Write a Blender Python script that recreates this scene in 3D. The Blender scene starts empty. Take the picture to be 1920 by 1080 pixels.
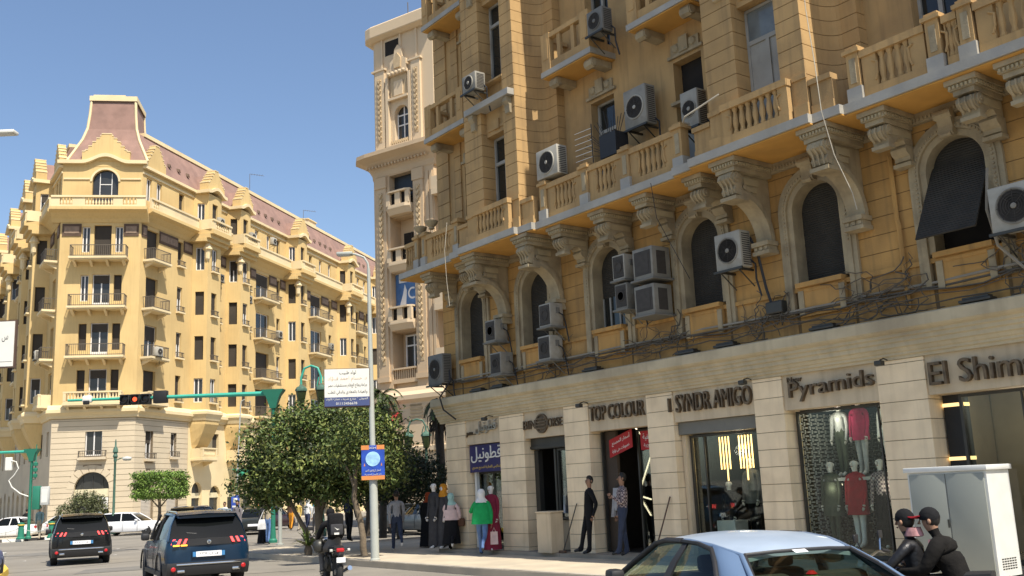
import bpy, bmesh, math, random
import numpy as np
from math import radians as R, sin, cos, pi, sqrt, atan2, hypot
from mathutils import Vector, Matrix, Euler
random.seed(7)
SC = bpy.context.scene
COL = SC.collection

# ---------------------------------------------------------------- camera
FPX = 1885.0; PITCH = R(11.3); ROLL = R(2.55); CAMZ = 1.8
_f = Vector((0, cos(PITCH), sin(PITCH))); _r0 = Vector((1, 0, 0)); _u0 = _r0.cross(_f)
_r = _r0 * cos(ROLL) - _u0 * sin(ROLL); _u = _r0 * sin(ROLL) + _u0 * cos(ROLL)
CAM = Vector((0, 0, CAMZ))
cam = bpy.data.cameras.new('camera'); cam_o = bpy.data.objects.new('camera', cam); COL.objects.link(cam_o)
cam.sensor_width = 36; cam.lens = FPX / 1920 * 36; cam.clip_end = 3000; cam.clip_start = 0.1
cam_o.matrix_world = Matrix.Translation(CAM) @ Matrix((_r, _u, -_f)).transposed().to_4x4()
SC.camera = cam_o

# street directions: facades of this quarter run along these lines
U = Vector((0.60308, -0.79768, 0)); N = Vector((-0.79768, -0.60308, 0))
NB0 = Vector((-0.16394, 26.89282, 0)) - U * 3.12      # left corner of the near building
SUN_EL = R(58); _d = R(2.0)
sun_h = (U * cos(_d) + N * sin(_d)).normalized()
SUN = Vector((sun_h.x * cos(SUN_EL), sun_h.y * cos(SUN_EL), sin(SUN_EL)))

# ---------------------------------------------------------------- world and sun
world = bpy.data.worlds.new('World'); SC.world = world; world.use_nodes = True
nt = world.node_tree; bgn = nt.nodes['Background']
sky = nt.nodes.new('ShaderNodeTexSky'); sky.sky_type = 'NISHITA'; sky.sun_disc = False
sky.sun_elevation = SUN_EL; sky.sun_rotation = atan2(SUN.x, SUN.y)
sky.air_density = 1.0; sky.dust_density = 1.4; sky.ozone_density = 2.5; sky.altitude = 20
nt.links.new(sky.outputs[0], bgn.inputs[0]); bgn.inputs[1].default_value = 0.105
sl = bpy.data.lights.new('sun', 'SUN'); sl.energy = 4.2; sl.angle = R(0.5); sl.color = (1.0, 0.93, 0.82)
so = bpy.data.objects.new('sun', sl); COL.objects.link(so)
so.rotation_euler = (-SUN).to_track_quat('-Z', 'Y').to_euler()
SC.view_settings.view_transform = 'Standard'; SC.view_settings.look = 'None'
SC.view_settings.gamma = 1.0; SC.view_settings.use_curve_mapping = False
SC.view_settings.exposure = 0.75
SC.cycles.max_bounces = 6; SC.cycles.diffuse_bounces = 3; SC.cycles.transparent_max_bounces = 8

# ---------------------------------------------------------------- materials
MATS = {}
def mat(name, col, rough=0.8, var=0.08, scale=3.0, bump=0.0, bscale=40.0, metal=0.0, spec=0.4, streak=0.0,
        dirt=None, dirt_amt=0.0, dscale=1.2, coat=0.0, emit=None, emit_s=0.0, wave=None, objvar=0.0):
    if name in MATS: return MATS[name]
    m = bpy.data.materials.new(name); m.use_nodes = True; MATS[name] = m
    t = m.node_tree; b = t.nodes['Principled BSDF']; L = t.links.new
    b.inputs['Roughness'].default_value = rough; b.inputs['Metallic'].default_value = metal
    b.inputs['Specular IOR Level'].default_value = spec
    if coat: b.inputs['Coat Weight'].default_value = coat; b.inputs['Coat Roughness'].default_value = 0.05
    tc = t.nodes.new('ShaderNodeTexCoord')
    def noise(sc, det=5, stretch=None):
        n = t.nodes.new('ShaderNodeTexNoise'); n.inputs['Scale'].default_value = sc; n.inputs['Detail'].default_value = det
        if stretch:
            mp = t.nodes.new('ShaderNodeMapping'); mp.inputs['Scale'].default_value = stretch
            L(tc.outputs['Object'], mp.inputs[0]); L(mp.outputs[0], n.inputs['Vector'])
        else: L(tc.outputs['Object'], n.inputs['Vector'])
        return n
    def ramp(src, lo, hi, c0, c1):
        r = t.nodes.new('ShaderNodeValToRGB'); r.color_ramp.elements[0].position = lo; r.color_ramp.elements[1].position = hi
        r.color_ramp.elements[0].color = (*c0, 1); r.color_ramp.elements[1].color = (*c1, 1); L(src, r.inputs[0]); return r
    out = None
    if var > 0:
        n = noise(scale); lo = [max(0, c * (1 - var)) for c in col]; hi = [min(1, c * (1 + var)) for c in col]
        out = ramp(n.outputs[0], 0.3, 0.7, lo, hi).outputs[0]
    def mixc(fac_socket, c, a):
        nonlocal out
        mx = t.nodes.new('ShaderNodeMix'); mx.data_type = 'RGBA'
        mu = t.nodes.new('ShaderNodeMath'); mu.operation = 'MULTIPLY'; mu.inputs[1].default_value = a
        L(fac_socket, mu.inputs[0]); L(mu.outputs[0], mx.inputs['Factor'])
        if out is not None: L(out, mx.inputs['A'])
        else: mx.inputs['A'].default_value = (*col, 1)
        mx.inputs['B'].default_value = (*c, 1); out = mx.outputs['Result']
    if dirt_amt > 0:
        mixc(ramp(noise(dscale, 8).outputs[0], 0.48, 0.72, (0, 0, 0), (1, 1, 1)).outputs[0], dirt, dirt_amt)
    if streak > 0:
        mixc(ramp(noise(2.2, 4, (3.0, 3.0, 0.25)).outputs[0], 0.5, 0.75, (0, 0, 0), (1, 1, 1)).outputs[0], dirt or [c * 0.45 for c in col], streak)
    if objvar > 0 and out is not None:      # copies differ a little in age and tint
        oi = t.nodes.new('ShaderNodeObjectInfo'); mr = t.nodes.new('ShaderNodeMapRange'); mr.inputs['To Min'].default_value = 1 - objvar; mr.inputs['To Max'].default_value = 1.15; L(oi.outputs['Random'], mr.inputs['Value'])
        hs = t.nodes.new('ShaderNodeHueSaturation'); L(mr.outputs[0], hs.inputs['Value']); L(out, hs.inputs['Color']); out = hs.outputs[0]
    if out is not None: L(out, b.inputs['Base Color'])
    else: b.inputs['Base Color'].default_value = (*col, 1)
    if bump > 0:
        n = noise(bscale, 6); bp = t.nodes.new('ShaderNodeBump'); bp.inputs['Strength'].default_value = bump; bp.inputs['Distance'].default_value = 0.02
        L(n.outputs[0], bp.inputs['Height']); L(bp.outputs[0], b.inputs['Normal'])
    if wave:   # fine slats: (axis, period)
        w = t.nodes.new('ShaderNodeTexWave'); w.bands_direction = wave[0]; w.inputs['Scale'].default_value = 0.314 / wave[1]
        L(tc.outputs['Object'], w.inputs['Vector']); bp = t.nodes.new('ShaderNodeBump'); bp.inputs['Strength'].default_value = 0.6; bp.inputs['Distance'].default_value = 0.02
        L(w.outputs[0], bp.inputs['Height']); L(bp.outputs[0], b.inputs['Normal'])
    if emit: b.inputs['Emission Color'].default_value = (*emit, 1); b.inputs['Emission Strength'].default_value = emit_s
    return m

def glass_mat(name, tint=(0.9, 0.95, 0.92), base=0.01, rough=0.02):
    if name in MATS: return MATS[name]
    m = bpy.data.materials.new(name); m.use_nodes = True; MATS[name] = m
    t = m.node_tree; t.nodes.remove(t.nodes['Principled BSDF']); o = t.nodes['Material Output']
    tr = t.nodes.new('ShaderNodeBsdfTransparent'); tr.inputs[0].default_value = (*tint, 1)
    gl = t.nodes.new('ShaderNodeBsdfGlossy'); gl.inputs['Roughness'].default_value = rough
    fr = t.nodes.new('ShaderNodeFresnel'); fr.inputs[0].default_value = 1.45
    mx = t.nodes.new('ShaderNodeMixShader'); ad = t.nodes.new('ShaderNodeMath'); pass
    ad.operation = 'MULTIPLY_ADD'; ad.inputs[1].default_value = 0.6; ad.inputs[2].default_value = base
    t.links.new(fr.outputs[0], ad.inputs[0]); t.links.new(ad.outputs[0], mx.inputs[0])
    t.links.new(tr.outputs[0], mx.inputs[1]); t.links.new(gl.outputs[0], mx.inputs[2]); t.links.new(mx.outputs[0], o.inputs[0])
    return m

# ---------------------------------------------------------------- mesh builder
class MB:
    """collects shapes; build() links them as ONE mesh object.  flip=True: second coordinate grows outwards from a facade (local -y)"""
    def __init__(s, flip=False): s.V = []; s.F = []; s.M = []; s.flip = flip; s.T = None
    def add(s, vs, fs, m=0):
        o = len(s.V)
        if s.T is not None: vs = [tuple(s.T @ Vector(v)) for v in vs]
        s.V += [tuple(v) for v in vs]; s.F += [tuple(i + o for i in f) for f in fs]; s.M += [m] * len(fs)
        return s
    def box(s, x0, x1, y0, y1, z0, z1, m=0):
        v = [(x0, y0, z0), (x1, y0, z0), (x1, y1, z0), (x0, y1, z0), (x0, y0, z1), (x1, y0, z1), (x1, y1, z1), (x0, y1, z1)]
        return s.add(v, [(0, 3, 2, 1), (4, 5, 6, 7), (0, 1, 5, 4), (1, 2, 6, 5), (2, 3, 7, 6), (3, 0, 4, 7)], m)
    def rbox(s, x0, x1, y0, y1, z0, z1, b=0.02, m=0):   # box with chamfered edges
        bm = bmesh.new(); bmesh.ops.create_cube(bm, size=1)
        for v in bm.verts: v.co = Vector(((x0 + x1) / 2 + v.co.x * (x1 - x0), (y0 + y1) / 2 + v.co.y * (y1 - y0), (z0 + z1) / 2 + v.co.z * (z1 - z0)))
        bmesh.ops.bevel(bm, geom=list(bm.edges), offset=b, segments=2, profile=0.5, affect='EDGES')
        bm.verts.index_update(); s.add([v.co[:] for v in bm.verts], [[v.index for v in f.verts] for f in bm.faces], m); bm.free(); return s
    def prism(s, poly, h0, h1, axis='z', m=0):
        n = len(poly)
        f3 = {'z': lambda p, h: (p[0], p[1], h), 'x': lambda p, h: (h, p[0], p[1]), 'y': lambda p, h: (p[0], h, p[1])}[axis]
        v = [f3(p, h0) for p in poly] + [f3(p, h1) for p in poly]
        return s.add(v, [tuple(range(n))[::-1], tuple(range(n, 2 * n))] + [(i, (i + 1) % n, n + (i + 1) % n, n + i) for i in range(n)], m)
    def tube(s, pts, r, n=6, m=0, caps=True):
        pts = [Vector(p) for p in pts]; rs = r if isinstance(r, (list, tuple)) else [r] * len(pts); vs = []; fs = []
        a = None
        for i, p in enumerate(pts):
            d = (pts[min(i + 1, len(pts) - 1)] - pts[max(i - 1, 0)])
            d = d.normalized() if d.length > 1e-9 else Vector((0, 0, 1))
            if a is None: a = d.orthogonal().normalized()
            else:
                a = a - d * a.dot(d); a = a.normalized() if a.length > 1e-6 else d.orthogonal().normalized()
            b = d.cross(a)
            for k in range(n): vs.append(p + (a * cos(2 * pi * k / n) + b * sin(2 * pi * k / n)) * rs[i])
        for i in range(len(pts) - 1):
            for k in range(n): fs.append((i * n + k, i * n + (k + 1) % n, (i + 1) * n + (k + 1) % n, (i + 1) * n + k))
        if caps: fs.append(tuple(range(n))[::-1]); fs.append(tuple(range((len(pts) - 1) * n, len(pts) * n)))
        return s.add(vs, fs, m)
    def lathe(s, prof, cx=0, cy=0, n=12, m=0, z0=0.0, axis='z'):
        f3 = {'z': lambda a, b, h: (cx + a, cy + b, z0 + h), 'y': lambda a, b, h: (cx + a, z0 + h, cy + b), 'x': lambda a, b, h: (z0 + h, cx + a, cy + b)}[axis]
        vs = []; fs = []
        for r, z in prof:
            for k in range(n): vs.append(f3(r * cos(2 * pi * k / n), r * sin(2 * pi * k / n), z))
        for i in range(len(prof) - 1):
            for k in range(n): fs.append((i * n + k, i * n + (k + 1) % n, (i + 1) * n + (k + 1) % n, (i + 1) * n + k))
        fs.append(tuple(range(n))[::-1]); fs.append(tuple(range((len(prof) - 1) * n, len(prof) * n)))
        return s.add(vs, fs, m)
    def ring(s, uc, zc, r0, r1, v0, v1, a0=0.0, a1=pi, n=18, m=0):   # arched band in the facade plane
        vs = []; fs = []
        for i in range(n + 1):
            a = a0 + (a1 - a0) * i / n; c, q = cos(a), sin(a)
            vs += [(uc + r0 * c, v0, zc + r0 * q), (uc + r1 * c, v0, zc + r1 * q), (uc + r1 * c, v1, zc + r1 * q), (uc + r0 * c, v1, zc + r0 * q)]
        for i in range(n):
            for k in range(4): fs.append((i * 4 + k, i * 4 + (k + 1) % 4, i * 4 + 4 + (k + 1) % 4, i * 4 + 4 + k))
        fs += [(0, 1, 2, 3), (n * 4 + 3, n * 4 + 2, n * 4 + 1, n * 4)]
        return s.add(vs, fs, m)
    def loft(s, secs, m=0, caps=True, closed=True):   # list of equal-length point rings
        n = len(secs[0]); vs = [p for q in secs for p in q]; fs = []
        for i in range(len(secs) - 1):
            for k in range(n if closed else n - 1): fs.append((i * n + k, i * n + (k + 1) % n, (i + 1) * n + (k + 1) % n, (i + 1) * n + k))
        if caps: fs.append(tuple(range(n))[::-1]); fs.append(tuple(range((len(secs) - 1) * n, len(secs) * n)))
        return s.add(vs, fs, m)
    def pieces(s):
        """indices of faces grouped into bodies that touch"""
        par = list(range(len(s.V)))
        def find(i):
            while par[i] != i: par[i] = par[par[i]]; i = par[i]
            return i
        for f in s.F:
            a = find(f[0])
            for i in f[1:]:
                b = find(i)
                if a != b: par[b] = a
        isl = {}
        for k, f in enumerate(s.F): isl.setdefault(find(f[0]), []).append(k)
        bb = []
        for fs in isl.values():
            p = np.array([s.V[i] for k in fs for i in s.F[k]]); bb.append([p.min(0) - .015, p.max(0) + .015, fs])
        merged = True
        while merged:
            merged = False; out = []
            for lo, hi, fs in bb:
                for o in out:
                    if (lo <= o[1]).all() and (hi >= o[0]).all(): o[0] = np.minimum(o[0], lo); o[1] = np.maximum(o[1], hi); o[2] = o[2] + fs; merged = True; break
                else: out.append([lo, hi, fs])
            bb = out
        return [b[2] for b in bb]
    SPLIT = {'spandrel', 'bay_plinth', 'ledge_bracket', 'hip_ridge', 'frieze', 'entrance_step', 'fascia', 'bay_pier', 'pillar', 'roof_rail', 'reflector', 'bracket', 'roof_vent', 'carved_pilaster', 'balcony_end', 'bay_end', 'recess_wall', 'chrome_strip', 'mudguard', 'footrest', 'support', 'camera', 'shopfront'}
    def build(s, name, mats, parent=None, smooth=None, label=None, loc=None):
        if name in MB.SPLIT:
            ps = s.pieces()
            if len(ps) > 1:
                first = None
                for fs in ps:
                    k = MB(s.flip); ids = sorted({i for q in fs for i in s.F[q]}); mp = {v: n for n, v in enumerate(ids)}
                    k.V = [s.V[i] for i in ids]; k.F = [tuple(mp[i] for i in s.F[q]) for q in fs]; k.M = [s.M[q] for q in fs]
                    o = k._build(name, mats, parent, smooth, label, loc); first = first or o
                return first
        return s._build(name, mats, parent, smooth, label, loc)
    def _build(s, name, mats, parent=None, smooth=None, label=None, loc=None):
        me = bpy.data.meshes.new(name)
        V = [(x, -y, z) for x, y, z in s.V] if s.flip else s.V
        me.from_pydata(V, [], s.F)
        mats = mats if isinstance(mats, (list, tuple)) else [mats]
        for q in mats: me.materials.append(q)
        me.polygons.foreach_set('material_index', s.M)
        bm = bmesh.new(); bm.from_mesh(me); bmesh.ops.recalc_face_normals(bm, faces=bm.faces[:]); bm.to_mesh(me); bm.free()
        if smooth is not None: me.shade_smooth(); me.set_sharp_from_angle(angle=R(smooth))
        o = bpy.data.objects.new(name, me); COL.objects.link(o)
        if parent: o.parent = parent
        if loc: o.location = loc
        if label: o['label'] = label
        return o
def tag(o, label, cat, group=None):
    o['label'] = label; o['category'] = cat
    if group: o['group'] = group
    return o
def thing(name, label, cat, loc=(0, 0, 0), rz=0.0, group=None):
    o = bpy.data.objects.new(name, None); COL.objects.link(o); o.empty_display_size = 0.2
    o.location = loc; o.rotation_euler = (0, 0, rz); return tag(o, label, cat, group)
def struct(o): o['kind'] = 'structure'; return o
def dup(o, parent=None):
    c = o.copy(); COL.objects.link(c)
    if parent: c.parent = parent
    for ch in list(o.children): dup(ch, c)
    return c
def dup_at(o, loc, rz, label):
    c = dup(o); c.location = loc; c.rotation_euler = (0, 0, rz); c['label'] = label; return c
# Arabic letters joined by hand (presentation forms), returned left to right
_AR = {'ا': 'ﺍﺎ', 'ب': 'ﺏﺐﺑﺒ', 'ت': 'ﺕﺖﺗﺘ', 'ة': 'ﺓﺔ', 'ج': 'ﺝﺞﺟﺠ', 'ح': 'ﺡﺢﺣﺤ', 'د': 'ﺩﺪ', 'ذ': 'ﺫﺬ', 'ر': 'ﺭﺮ', 'ز': 'ﺯﺰ', 'س': 'ﺱﺲﺳﺴ',
       'ش': 'ﺵﺶﺷﺸ', 'ص': 'ﺹﺺﺻﺼ', 'ض': 'ﺽﺾﺿﻀ', 'ط': 'ﻁﻂﻃﻄ', 'ع': 'ﻉﻊﻋﻌ', 'ف': 'ﻑﻒﻓﻔ', 'ق': 'ﻕﻖﻗﻘ', 'ك': 'ﻙﻚﻛﻜ', 'ل': 'ﻝﻞﻟﻠ', 'م': 'ﻡﻢﻣﻤ', 'ن': 'ﻥﻦﻧﻨ',
       'ه': 'ﻩﻪﻫﻬ', 'و': 'ﻭﻮ', 'ي': 'ﻱﻲﻳﻴ', 'ى': 'ﻯﻰ', 'خ': 'ﺥﺦﺧﺨ', 'أ': 'ﺃﺄ', 'ء': 'ﺀﺀ'}
def arab(s):
    out = []
    for i, ch in enumerate(s):
        f = _AR.get(ch)
        if not f: out.append(ch); continue
        p = _AR.get(s[i - 1]) if i else None; nx = _AR.get(s[i + 1]) if i + 1 < len(s) else None
        jp = bool(p) and len(p) == 4; jn = bool(nx) and len(f) == 4
        out.append(f[(3 if jn else 1) if jp else (2 if jn else 0)])
    return ''.join(out[::-1])
def text_shape(mb, body, u0, u1, z0, z1, v, depth, m=0, skew=0.0):
    """lettering as solid shapes filling u0..u1 x z0..z1 on a facade, front at v+depth"""
    c = bpy.data.curves.new('lettering', 'FONT'); c.body = body; c.extrude = 0.5; c.resolution_u = 3
    o = bpy.data.objects.new('lettering', c); COL.objects.link(o)
    dg = bpy.context.evaluated_depsgraph_get(); me = bpy.data.meshes.new_from_object(o.evaluated_get(dg))
    co = np.array([q.co[:] for q in me.vertices])
    if len(co):
        a = co.min(0); b = co.max(0); sx = (u1 - u0) / max(b[0] - a[0], 1e-6); sz = (z1 - z0) / max(b[1] - a[1], 1e-6)
        vs = [(u0 + (p[0] - a[0]) * sx, v + (p[2] + 0.5) * depth, z0 + (p[1] - a[1]) * sz + skew * (p[0] - a[0]) * sx) for p in co]
        mb.add(vs, [tuple(f.vertices) for f in me.polygons], m)
    bpy.data.objects.remove(o); bpy.data.curves.remove(c); bpy.data.meshes.remove(me); return mb
def nb(u, v, z=0.0):   # point on the near building's frontage: along, outwards, up
    return NB0 + U * u + N * v + Vector((0, 0, z))
RZ_NB = atan2(U.y, U.x)
# ---------------------------------------------------------------- ground
m_asph = mat('asphalt', (0.22, 0.20, 0.165), 0.9, 0.15, 0.6, 0.35, 45, dirt=(0.13, 0.118, 0.098), dirt_amt=0.6, dscale=0.3)
m_pave = mat('pavement_concrete', (0.48, 0.41, 0.30), 0.9, 0.1, 1.5, 0.2, 30, dirt=(0.33, 0.29, 0.23), dirt_amt=0.6, dscale=0.9)
m_kerb = mat('kerb_stone', (0.40, 0.36, 0.29), 0.9, 0.15, 3, 0.3, 20, dirt=(0.17, 0.15, 0.12), dirt_amt=0.8, dscale=1.5)
m_black = mat('black_paint', (0.03, 0.03, 0.03), 0.6, 0.2)
m_white = mat('white_paint', (0.7, 0.68, 0.62), 0.7, 0.1)
m_yellow = mat('yellow_paint', (0.62, 0.42, 0.06), 0.7, 0.25, 6)
g = MB(); g.add([(-1500, -1500, 0), (1500, -1500, 0), (1500, 1500, 0), (-1500, 1500, 0)], [(0, 1, 2, 3)])
struct(g.build('road', m_asph))
def along(pts, w, z0, z1, mb, m=0):      # kerb strip following a line, w to its right
    for i in range(len(pts) - 1):
        a, b = Vector((*pts[i], 0)), Vector((*pts[i + 1], 0)); d = (b - a).normalized(); n = Vector((d.y, -d.x, 0)) * w
        g2 = 0.008
        seg = max(1, int((b - a).length / 1.0)); 
        for k in range(seg):
            p = a + (b - a) * (k / seg) + d * g2; q = a + (b - a) * ((k + 1) / seg) - d * g2
            mb.loft([[(p.x, p.y, z0), (p.x + n.x, p.y + n.y, z0), (p.x + n.x * .93, p.y + n.y * .93, z1), (p.x + n.x * .07, p.y + n.y * .07, z1)],
                     [(q.x, q.y, z0), (q.x + n.x, q.y + n.y, z0), (q.x + n.x * .93, q.y + n.y * .93, z1), (q.x + n.x * .07, q.y + n.y * .07, z1)]], m[k % len(m)] if isinstance(m, tuple) else m)
# pavement along the near building, ending in a rounded nose at the junction
pv = [nb(u, v) for u, v in [(30, 3.35), (6, 3.35), (-4, 3.1), (-8.2, 3.0), (-9.1, 2.7), (-9.6, 2.1), (-9.7, 1.2), (-9.2, -3), (-8.6, -8), (30, -8)]]
p2 = [(p.x, p.y) for p in pv]
g = MB(); g.prism(p2, 0.01, 0.15); struct(g.build('pavement', m_pave))
g = MB(); along(p2[:9], 0.22, 0.0, 0.165, g); struct(g.build('kerb', m_kerb))
# pavement at the corner building
def dv(a): return Vector((sin(R(a)), cos(R(a)), 0))
CB0 = Vector((-28.0437, 74.0, 0)); cC = dv(80.5); cR = dv(13.9); cL = dv(-33.0); CBL = CB0 - cC * 5.8
nR = Vector((cR.y, -cR.x, 0)); nL = Vector((-cL.y, cL.x, 0)) * 1.0
if nL.y > 0: nL = -nL
nC = Vector((cC.y, -cC.x, 0))
q = [CB0 + cR * 80 + nR * 3, CB0 + nR * 3 + cR * 1, CB0 + nC * 3 + cC * 1.5, CBL + nC * 3 - cC * 1.0, CBL + nL * 3 + cL * 1, CBL + cL * 60 + nL * 3, CBL + cL * 60 - nL * 3, CB0 + cR * 80 - nR * 3 - cC * 4]
q2 = [(p.x, p.y) for p in q]
g = MB(); g.prism(q2, 0.01, 0.14); struct(g.build('pavement_far', m_pave))
g = MB(); along(q2[:6], 0.25, 0.0, 0.155, g); struct(g.build('kerb_far', m_kerb))
# traffic island with a black and white kerb, at the left
isl = [(-44, 57.0), (-35, 59.6), (-31.2, 61.6), (-28.6, 64.2), (-28.3, 66.5), (-30.5, 68.5), (-40, 69), (-50, 66)]
g = MB(); g.prism(isl, 0.01, 0.14); struct(g.build('traffic_island', m_pave))
g = MB(); along(isl[:6], 0.25, 0.0, 0.17, g, (0, 1)); struct(g.build('island_kerb', [m_white, m_black]))
# yellow kerb at the very corner of the picture
yk = [(-19.0, 37.0), (-16.3, 32.6), (-15.1, 30.4), (-13.9, 27.6), (-13.2, 25.0)]
g = MB(); along(yk, 0.3, 0.0, 0.16, g); struct(g.build('yellow_kerb', m_yellow))
g = MB()
for i in range(90):
    x, y = random.uniform(-36, -4), random.uniform(26, 62); r = random.uniform(.02, .09)
    g.add([(x - r, y - r, .006), (x + r, y - r * .5, .006), (x + r * .7, y + r, .012), (x - r, y + r * .6, .006)], [(0, 1, 2, 3)])
o = g.build('litter', m_white); o['kind'] = 'stuff'; tag(o, 'pale scraps of litter scattered over the asphalt', 'litter')
# tar seams, an old patch and drain covers in the road
m_tar = mat('tar_seam', (0.075, 0.07, 0.062), 0.8, 0.2, 3); m_patch = mat('asphalt_patch', (0.165, 0.155, 0.135), 0.9, 0.15, 2, 0.3, 40)
k = MB(); q = random.Random(4)
for (x0, y0, x1, y1) in ((-24, 36, -6, 50), (-17, 28, -9, 40), (-12, 25, -5.5, 26.5), (-28, 48, -14, 47), (-20, 40, -12, 58)):
    n = 24; pts = [(x0 + (x1 - x0) * i / n + q.uniform(-.18, .18), y0 + (y1 - y0) * i / n + q.uniform(-.18, .18)) for i in range(n + 1)]
    for (a, b), (c, d) in zip(pts, pts[1:]):
        ln = hypot(c - a, d - b); ox, oy = -(d - b) / ln * .035, (c - a) / ln * .035; k.add([(a + ox, b + oy, .004), (a - ox, b - oy, .004), (c - ox, d - oy, .004), (c + ox, d + oy, .004)], [(0, 1, 2, 3)])
struct(k.build('road_seam', m_tar))
k = MB()
for cx, cy, w, h, a in ((-11.5, 30.5, 1.6, 1.0, .4), (-19, 43, 2.6, 1.4, -.2), (-8, 46, 2.0, 1.6, .7)):
    k.add([(cx + (x * cos(a) - y * sin(a)), cy + (x * sin(a) + y * cos(a)), .008) for x, y in ((-w, -h), (w * .9, -h * 1.1), (w, h * .9), (-w * .8, h))], [(0, 1, 2, 3)])
struct(k.build('road_patch', m_patch))
# ---------------------------------------------------------------- the near building (right): local x along the street, v outwards
m_och = mat('ochre_stucco', (0.48, 0.275, 0.088), 0.9, 0.12, 1.6, 0.3, 35, dirt=(0.20, 0.125, 0.055), dirt_amt=0.5, dscale=0.9, streak=0.55)
m_ochd = mat('sooty_stucco', (0.47, 0.28, 0.10), 0.9, 0.15, 2.5, 0.3, 35, dirt=(0.16, 0.10, 0.05), dirt_amt=0.65, dscale=1.6, streak=0.65)
m_och2 = mat('upper_stucco', (0.46, 0.295, 0.125), 0.9, 0.1, 1.4, 0.25, 35, dirt=(0.20, 0.135, 0.07), dirt_amt=0.5, dscale=0.8, streak=0.5)
m_groove = mat('groove_shade', (0.17, 0.11, 0.05), 0.95, 0.1)
m_soff = mat('soffit_ochre', (0.58, 0.31, 0.075), 0.9, 0.08, 2, 0.1, 30, dirt=(0.36, 0.2, 0.06), dirt_amt=0.4, dscale=1.5)
m_trim = mat('cast_stone', (0.37, 0.30, 0.185), 0.9, 0.12, 3, 0.35, 30, dirt=(0.16, 0.125, 0.08), dirt_amt=0.65, dscale=1.8, streak=0.4)
m_lime = mat('limestone_blocks', (0.84, 0.68, 0.45), 0.85, 0.07, 2.2, 0.15, 25, dirt=(0.45, 0.34, 0.21), dirt_amt=0.5, dscale=0.9, streak=0.25)
m_ljoint = mat('block_joint', (0.30, 0.24, 0.16), 0.95, 0.1)
m_fasc = mat('fascia_plaster', (0.60, 0.49, 0.33), 0.9, 0.08, 2, 0.15, 25, dirt=(0.26, 0.2, 0.13), dirt_amt=0.6, dscale=1.0, streak=0.35)
m_corn = mat('cornice_plaster', (0.52, 0.44, 0.29), 0.9, 0.1, 2, 0.15, 25, dirt=(0.26, 0.21, 0.14), dirt_amt=0.55, dscale=0.8, streak=0.3)
m_marb = mat('grey_marble', (0.37, 0.345, 0.29), 0.6, 0.15, 1.8, 0.1, 30, dirt=(0.30, 0.29, 0.27), dirt_amt=0.7, dscale=1.6)
m_shut = mat('dark_shutter', (0.035, 0.031, 0.024), 0.75, 0.2, 3, wave=('Z', 0.045))
m_wfr = mat('grey_window_paint', (0.34, 0.33, 0.29), 0.7, 0.15, 4, 0.1, 20, dirt=(0.16, 0.14, 0.11), dirt_amt=0.5, dscale=2)
m_pane = mat('window_glass', (0.02, 0.022, 0.02), 0.08, 0.0, spec=0.6)
m_panew = mat('window_glass_pale', (0.16, 0.18, 0.18), 0.12, 0.3, 2, spec=0.6)
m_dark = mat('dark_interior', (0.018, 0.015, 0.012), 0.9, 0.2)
m_darkbr = mat('dark_brown_panel', (0.075, 0.055, 0.038), 0.7, 0.15, 2)
m_metal = mat('dark_grey_metal', (0.07, 0.068, 0.06), 0.45, 0.1, 3, metal=0.6)
m_glass = glass_mat('shop_glass')
NBR = thing('apartment_building', 'ochre colonnaded apartment building with marble balconies, arched windows and a row of clothes shops below', 'building', NB0, RZ_NB)
ULEN = 22.6
WC = [1.5 + 2.94 * 0, 4.40, 7.25, 10.24, 13.24, 16.12, 19.05]
ZS = 6.88
PIL = [(-0.1, 0.9), (2.54, 3.62), (5.28, 6.2), (8.22, 9.03), (11.3, 12.02), (14.14, 15.08), (17.3, 18.1), (20.4, 22.6)]
# ground floor: block-jointed pilasters
for a, b in PIL:
    k = MB(True); k.box(a + .015, b - .015, -0.5, -0.016, 0, 3.75, 1)
    z = 0.0
    while z < 3.7:
        z1 = min(z + .322, 3.745); k.box(a, b, -0.49, 0, z + (0.15 if z == 0 else 0), z1, 0); z += .335
    k.build('pilaster', [m_lime, m_ljoint], NBR)
k = MB(True); k.box(-0.1, ULEN, -10.4, -2.7, 0, 4.4, 0); k.box(-0.1, ULEN, -2.69, -.06, 3.78, 4.4, 0)
k.box(-.09, .3, -2.69, -.51, 0, 3.77, 0)
k.build('core_wall', [m_fasc], NBR)
k = MB(True)
for i in range(len(PIL) - 1):
    a, b = PIL[i][1] + .004, PIL[i + 1][0] - .004
    k.box(a, b, -0.42, -0.035, 3.07, 3.77)
k.build('fascia', [m_fasc], NBR)
# step along the foot of the wall
k = MB(True)
for i in range(len(PIL) - 1):
    k.box(PIL[i][1] + .003, PIL[i + 1][0] - .003, -2.69, 0.36, 0.02, 0.24)
for a, b in PIL: k.box(a, b, .004, 0.35, 0.02, 0.236)
k.build('entrance_step', [mat('step_stone', (0.3, 0.26, 0.2), 0.85, 0.15, 2, 0.2, 25)], NBR)
# main cornice over the shops
prof = [(-.05, 3.752), (.03, 3.752), (.03, 3.80), (.07, 3.82), (.07, 3.86), (.10, 3.88), (.12, 3.93), (.16, 3.95), (.16, 4.02), (.20, 4.04), (.20, 4.10), (.24, 4.12), (.24, 4.17), (.30, 4.20), (.34, 4.24), (.34, 4.43), (.30, 4.455), (-.05, 4.50)]
k = MB(True); k.prism(prof, -0.38, ULEN, 'x'); k.build('cornice', [m_corn], NBR)
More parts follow.
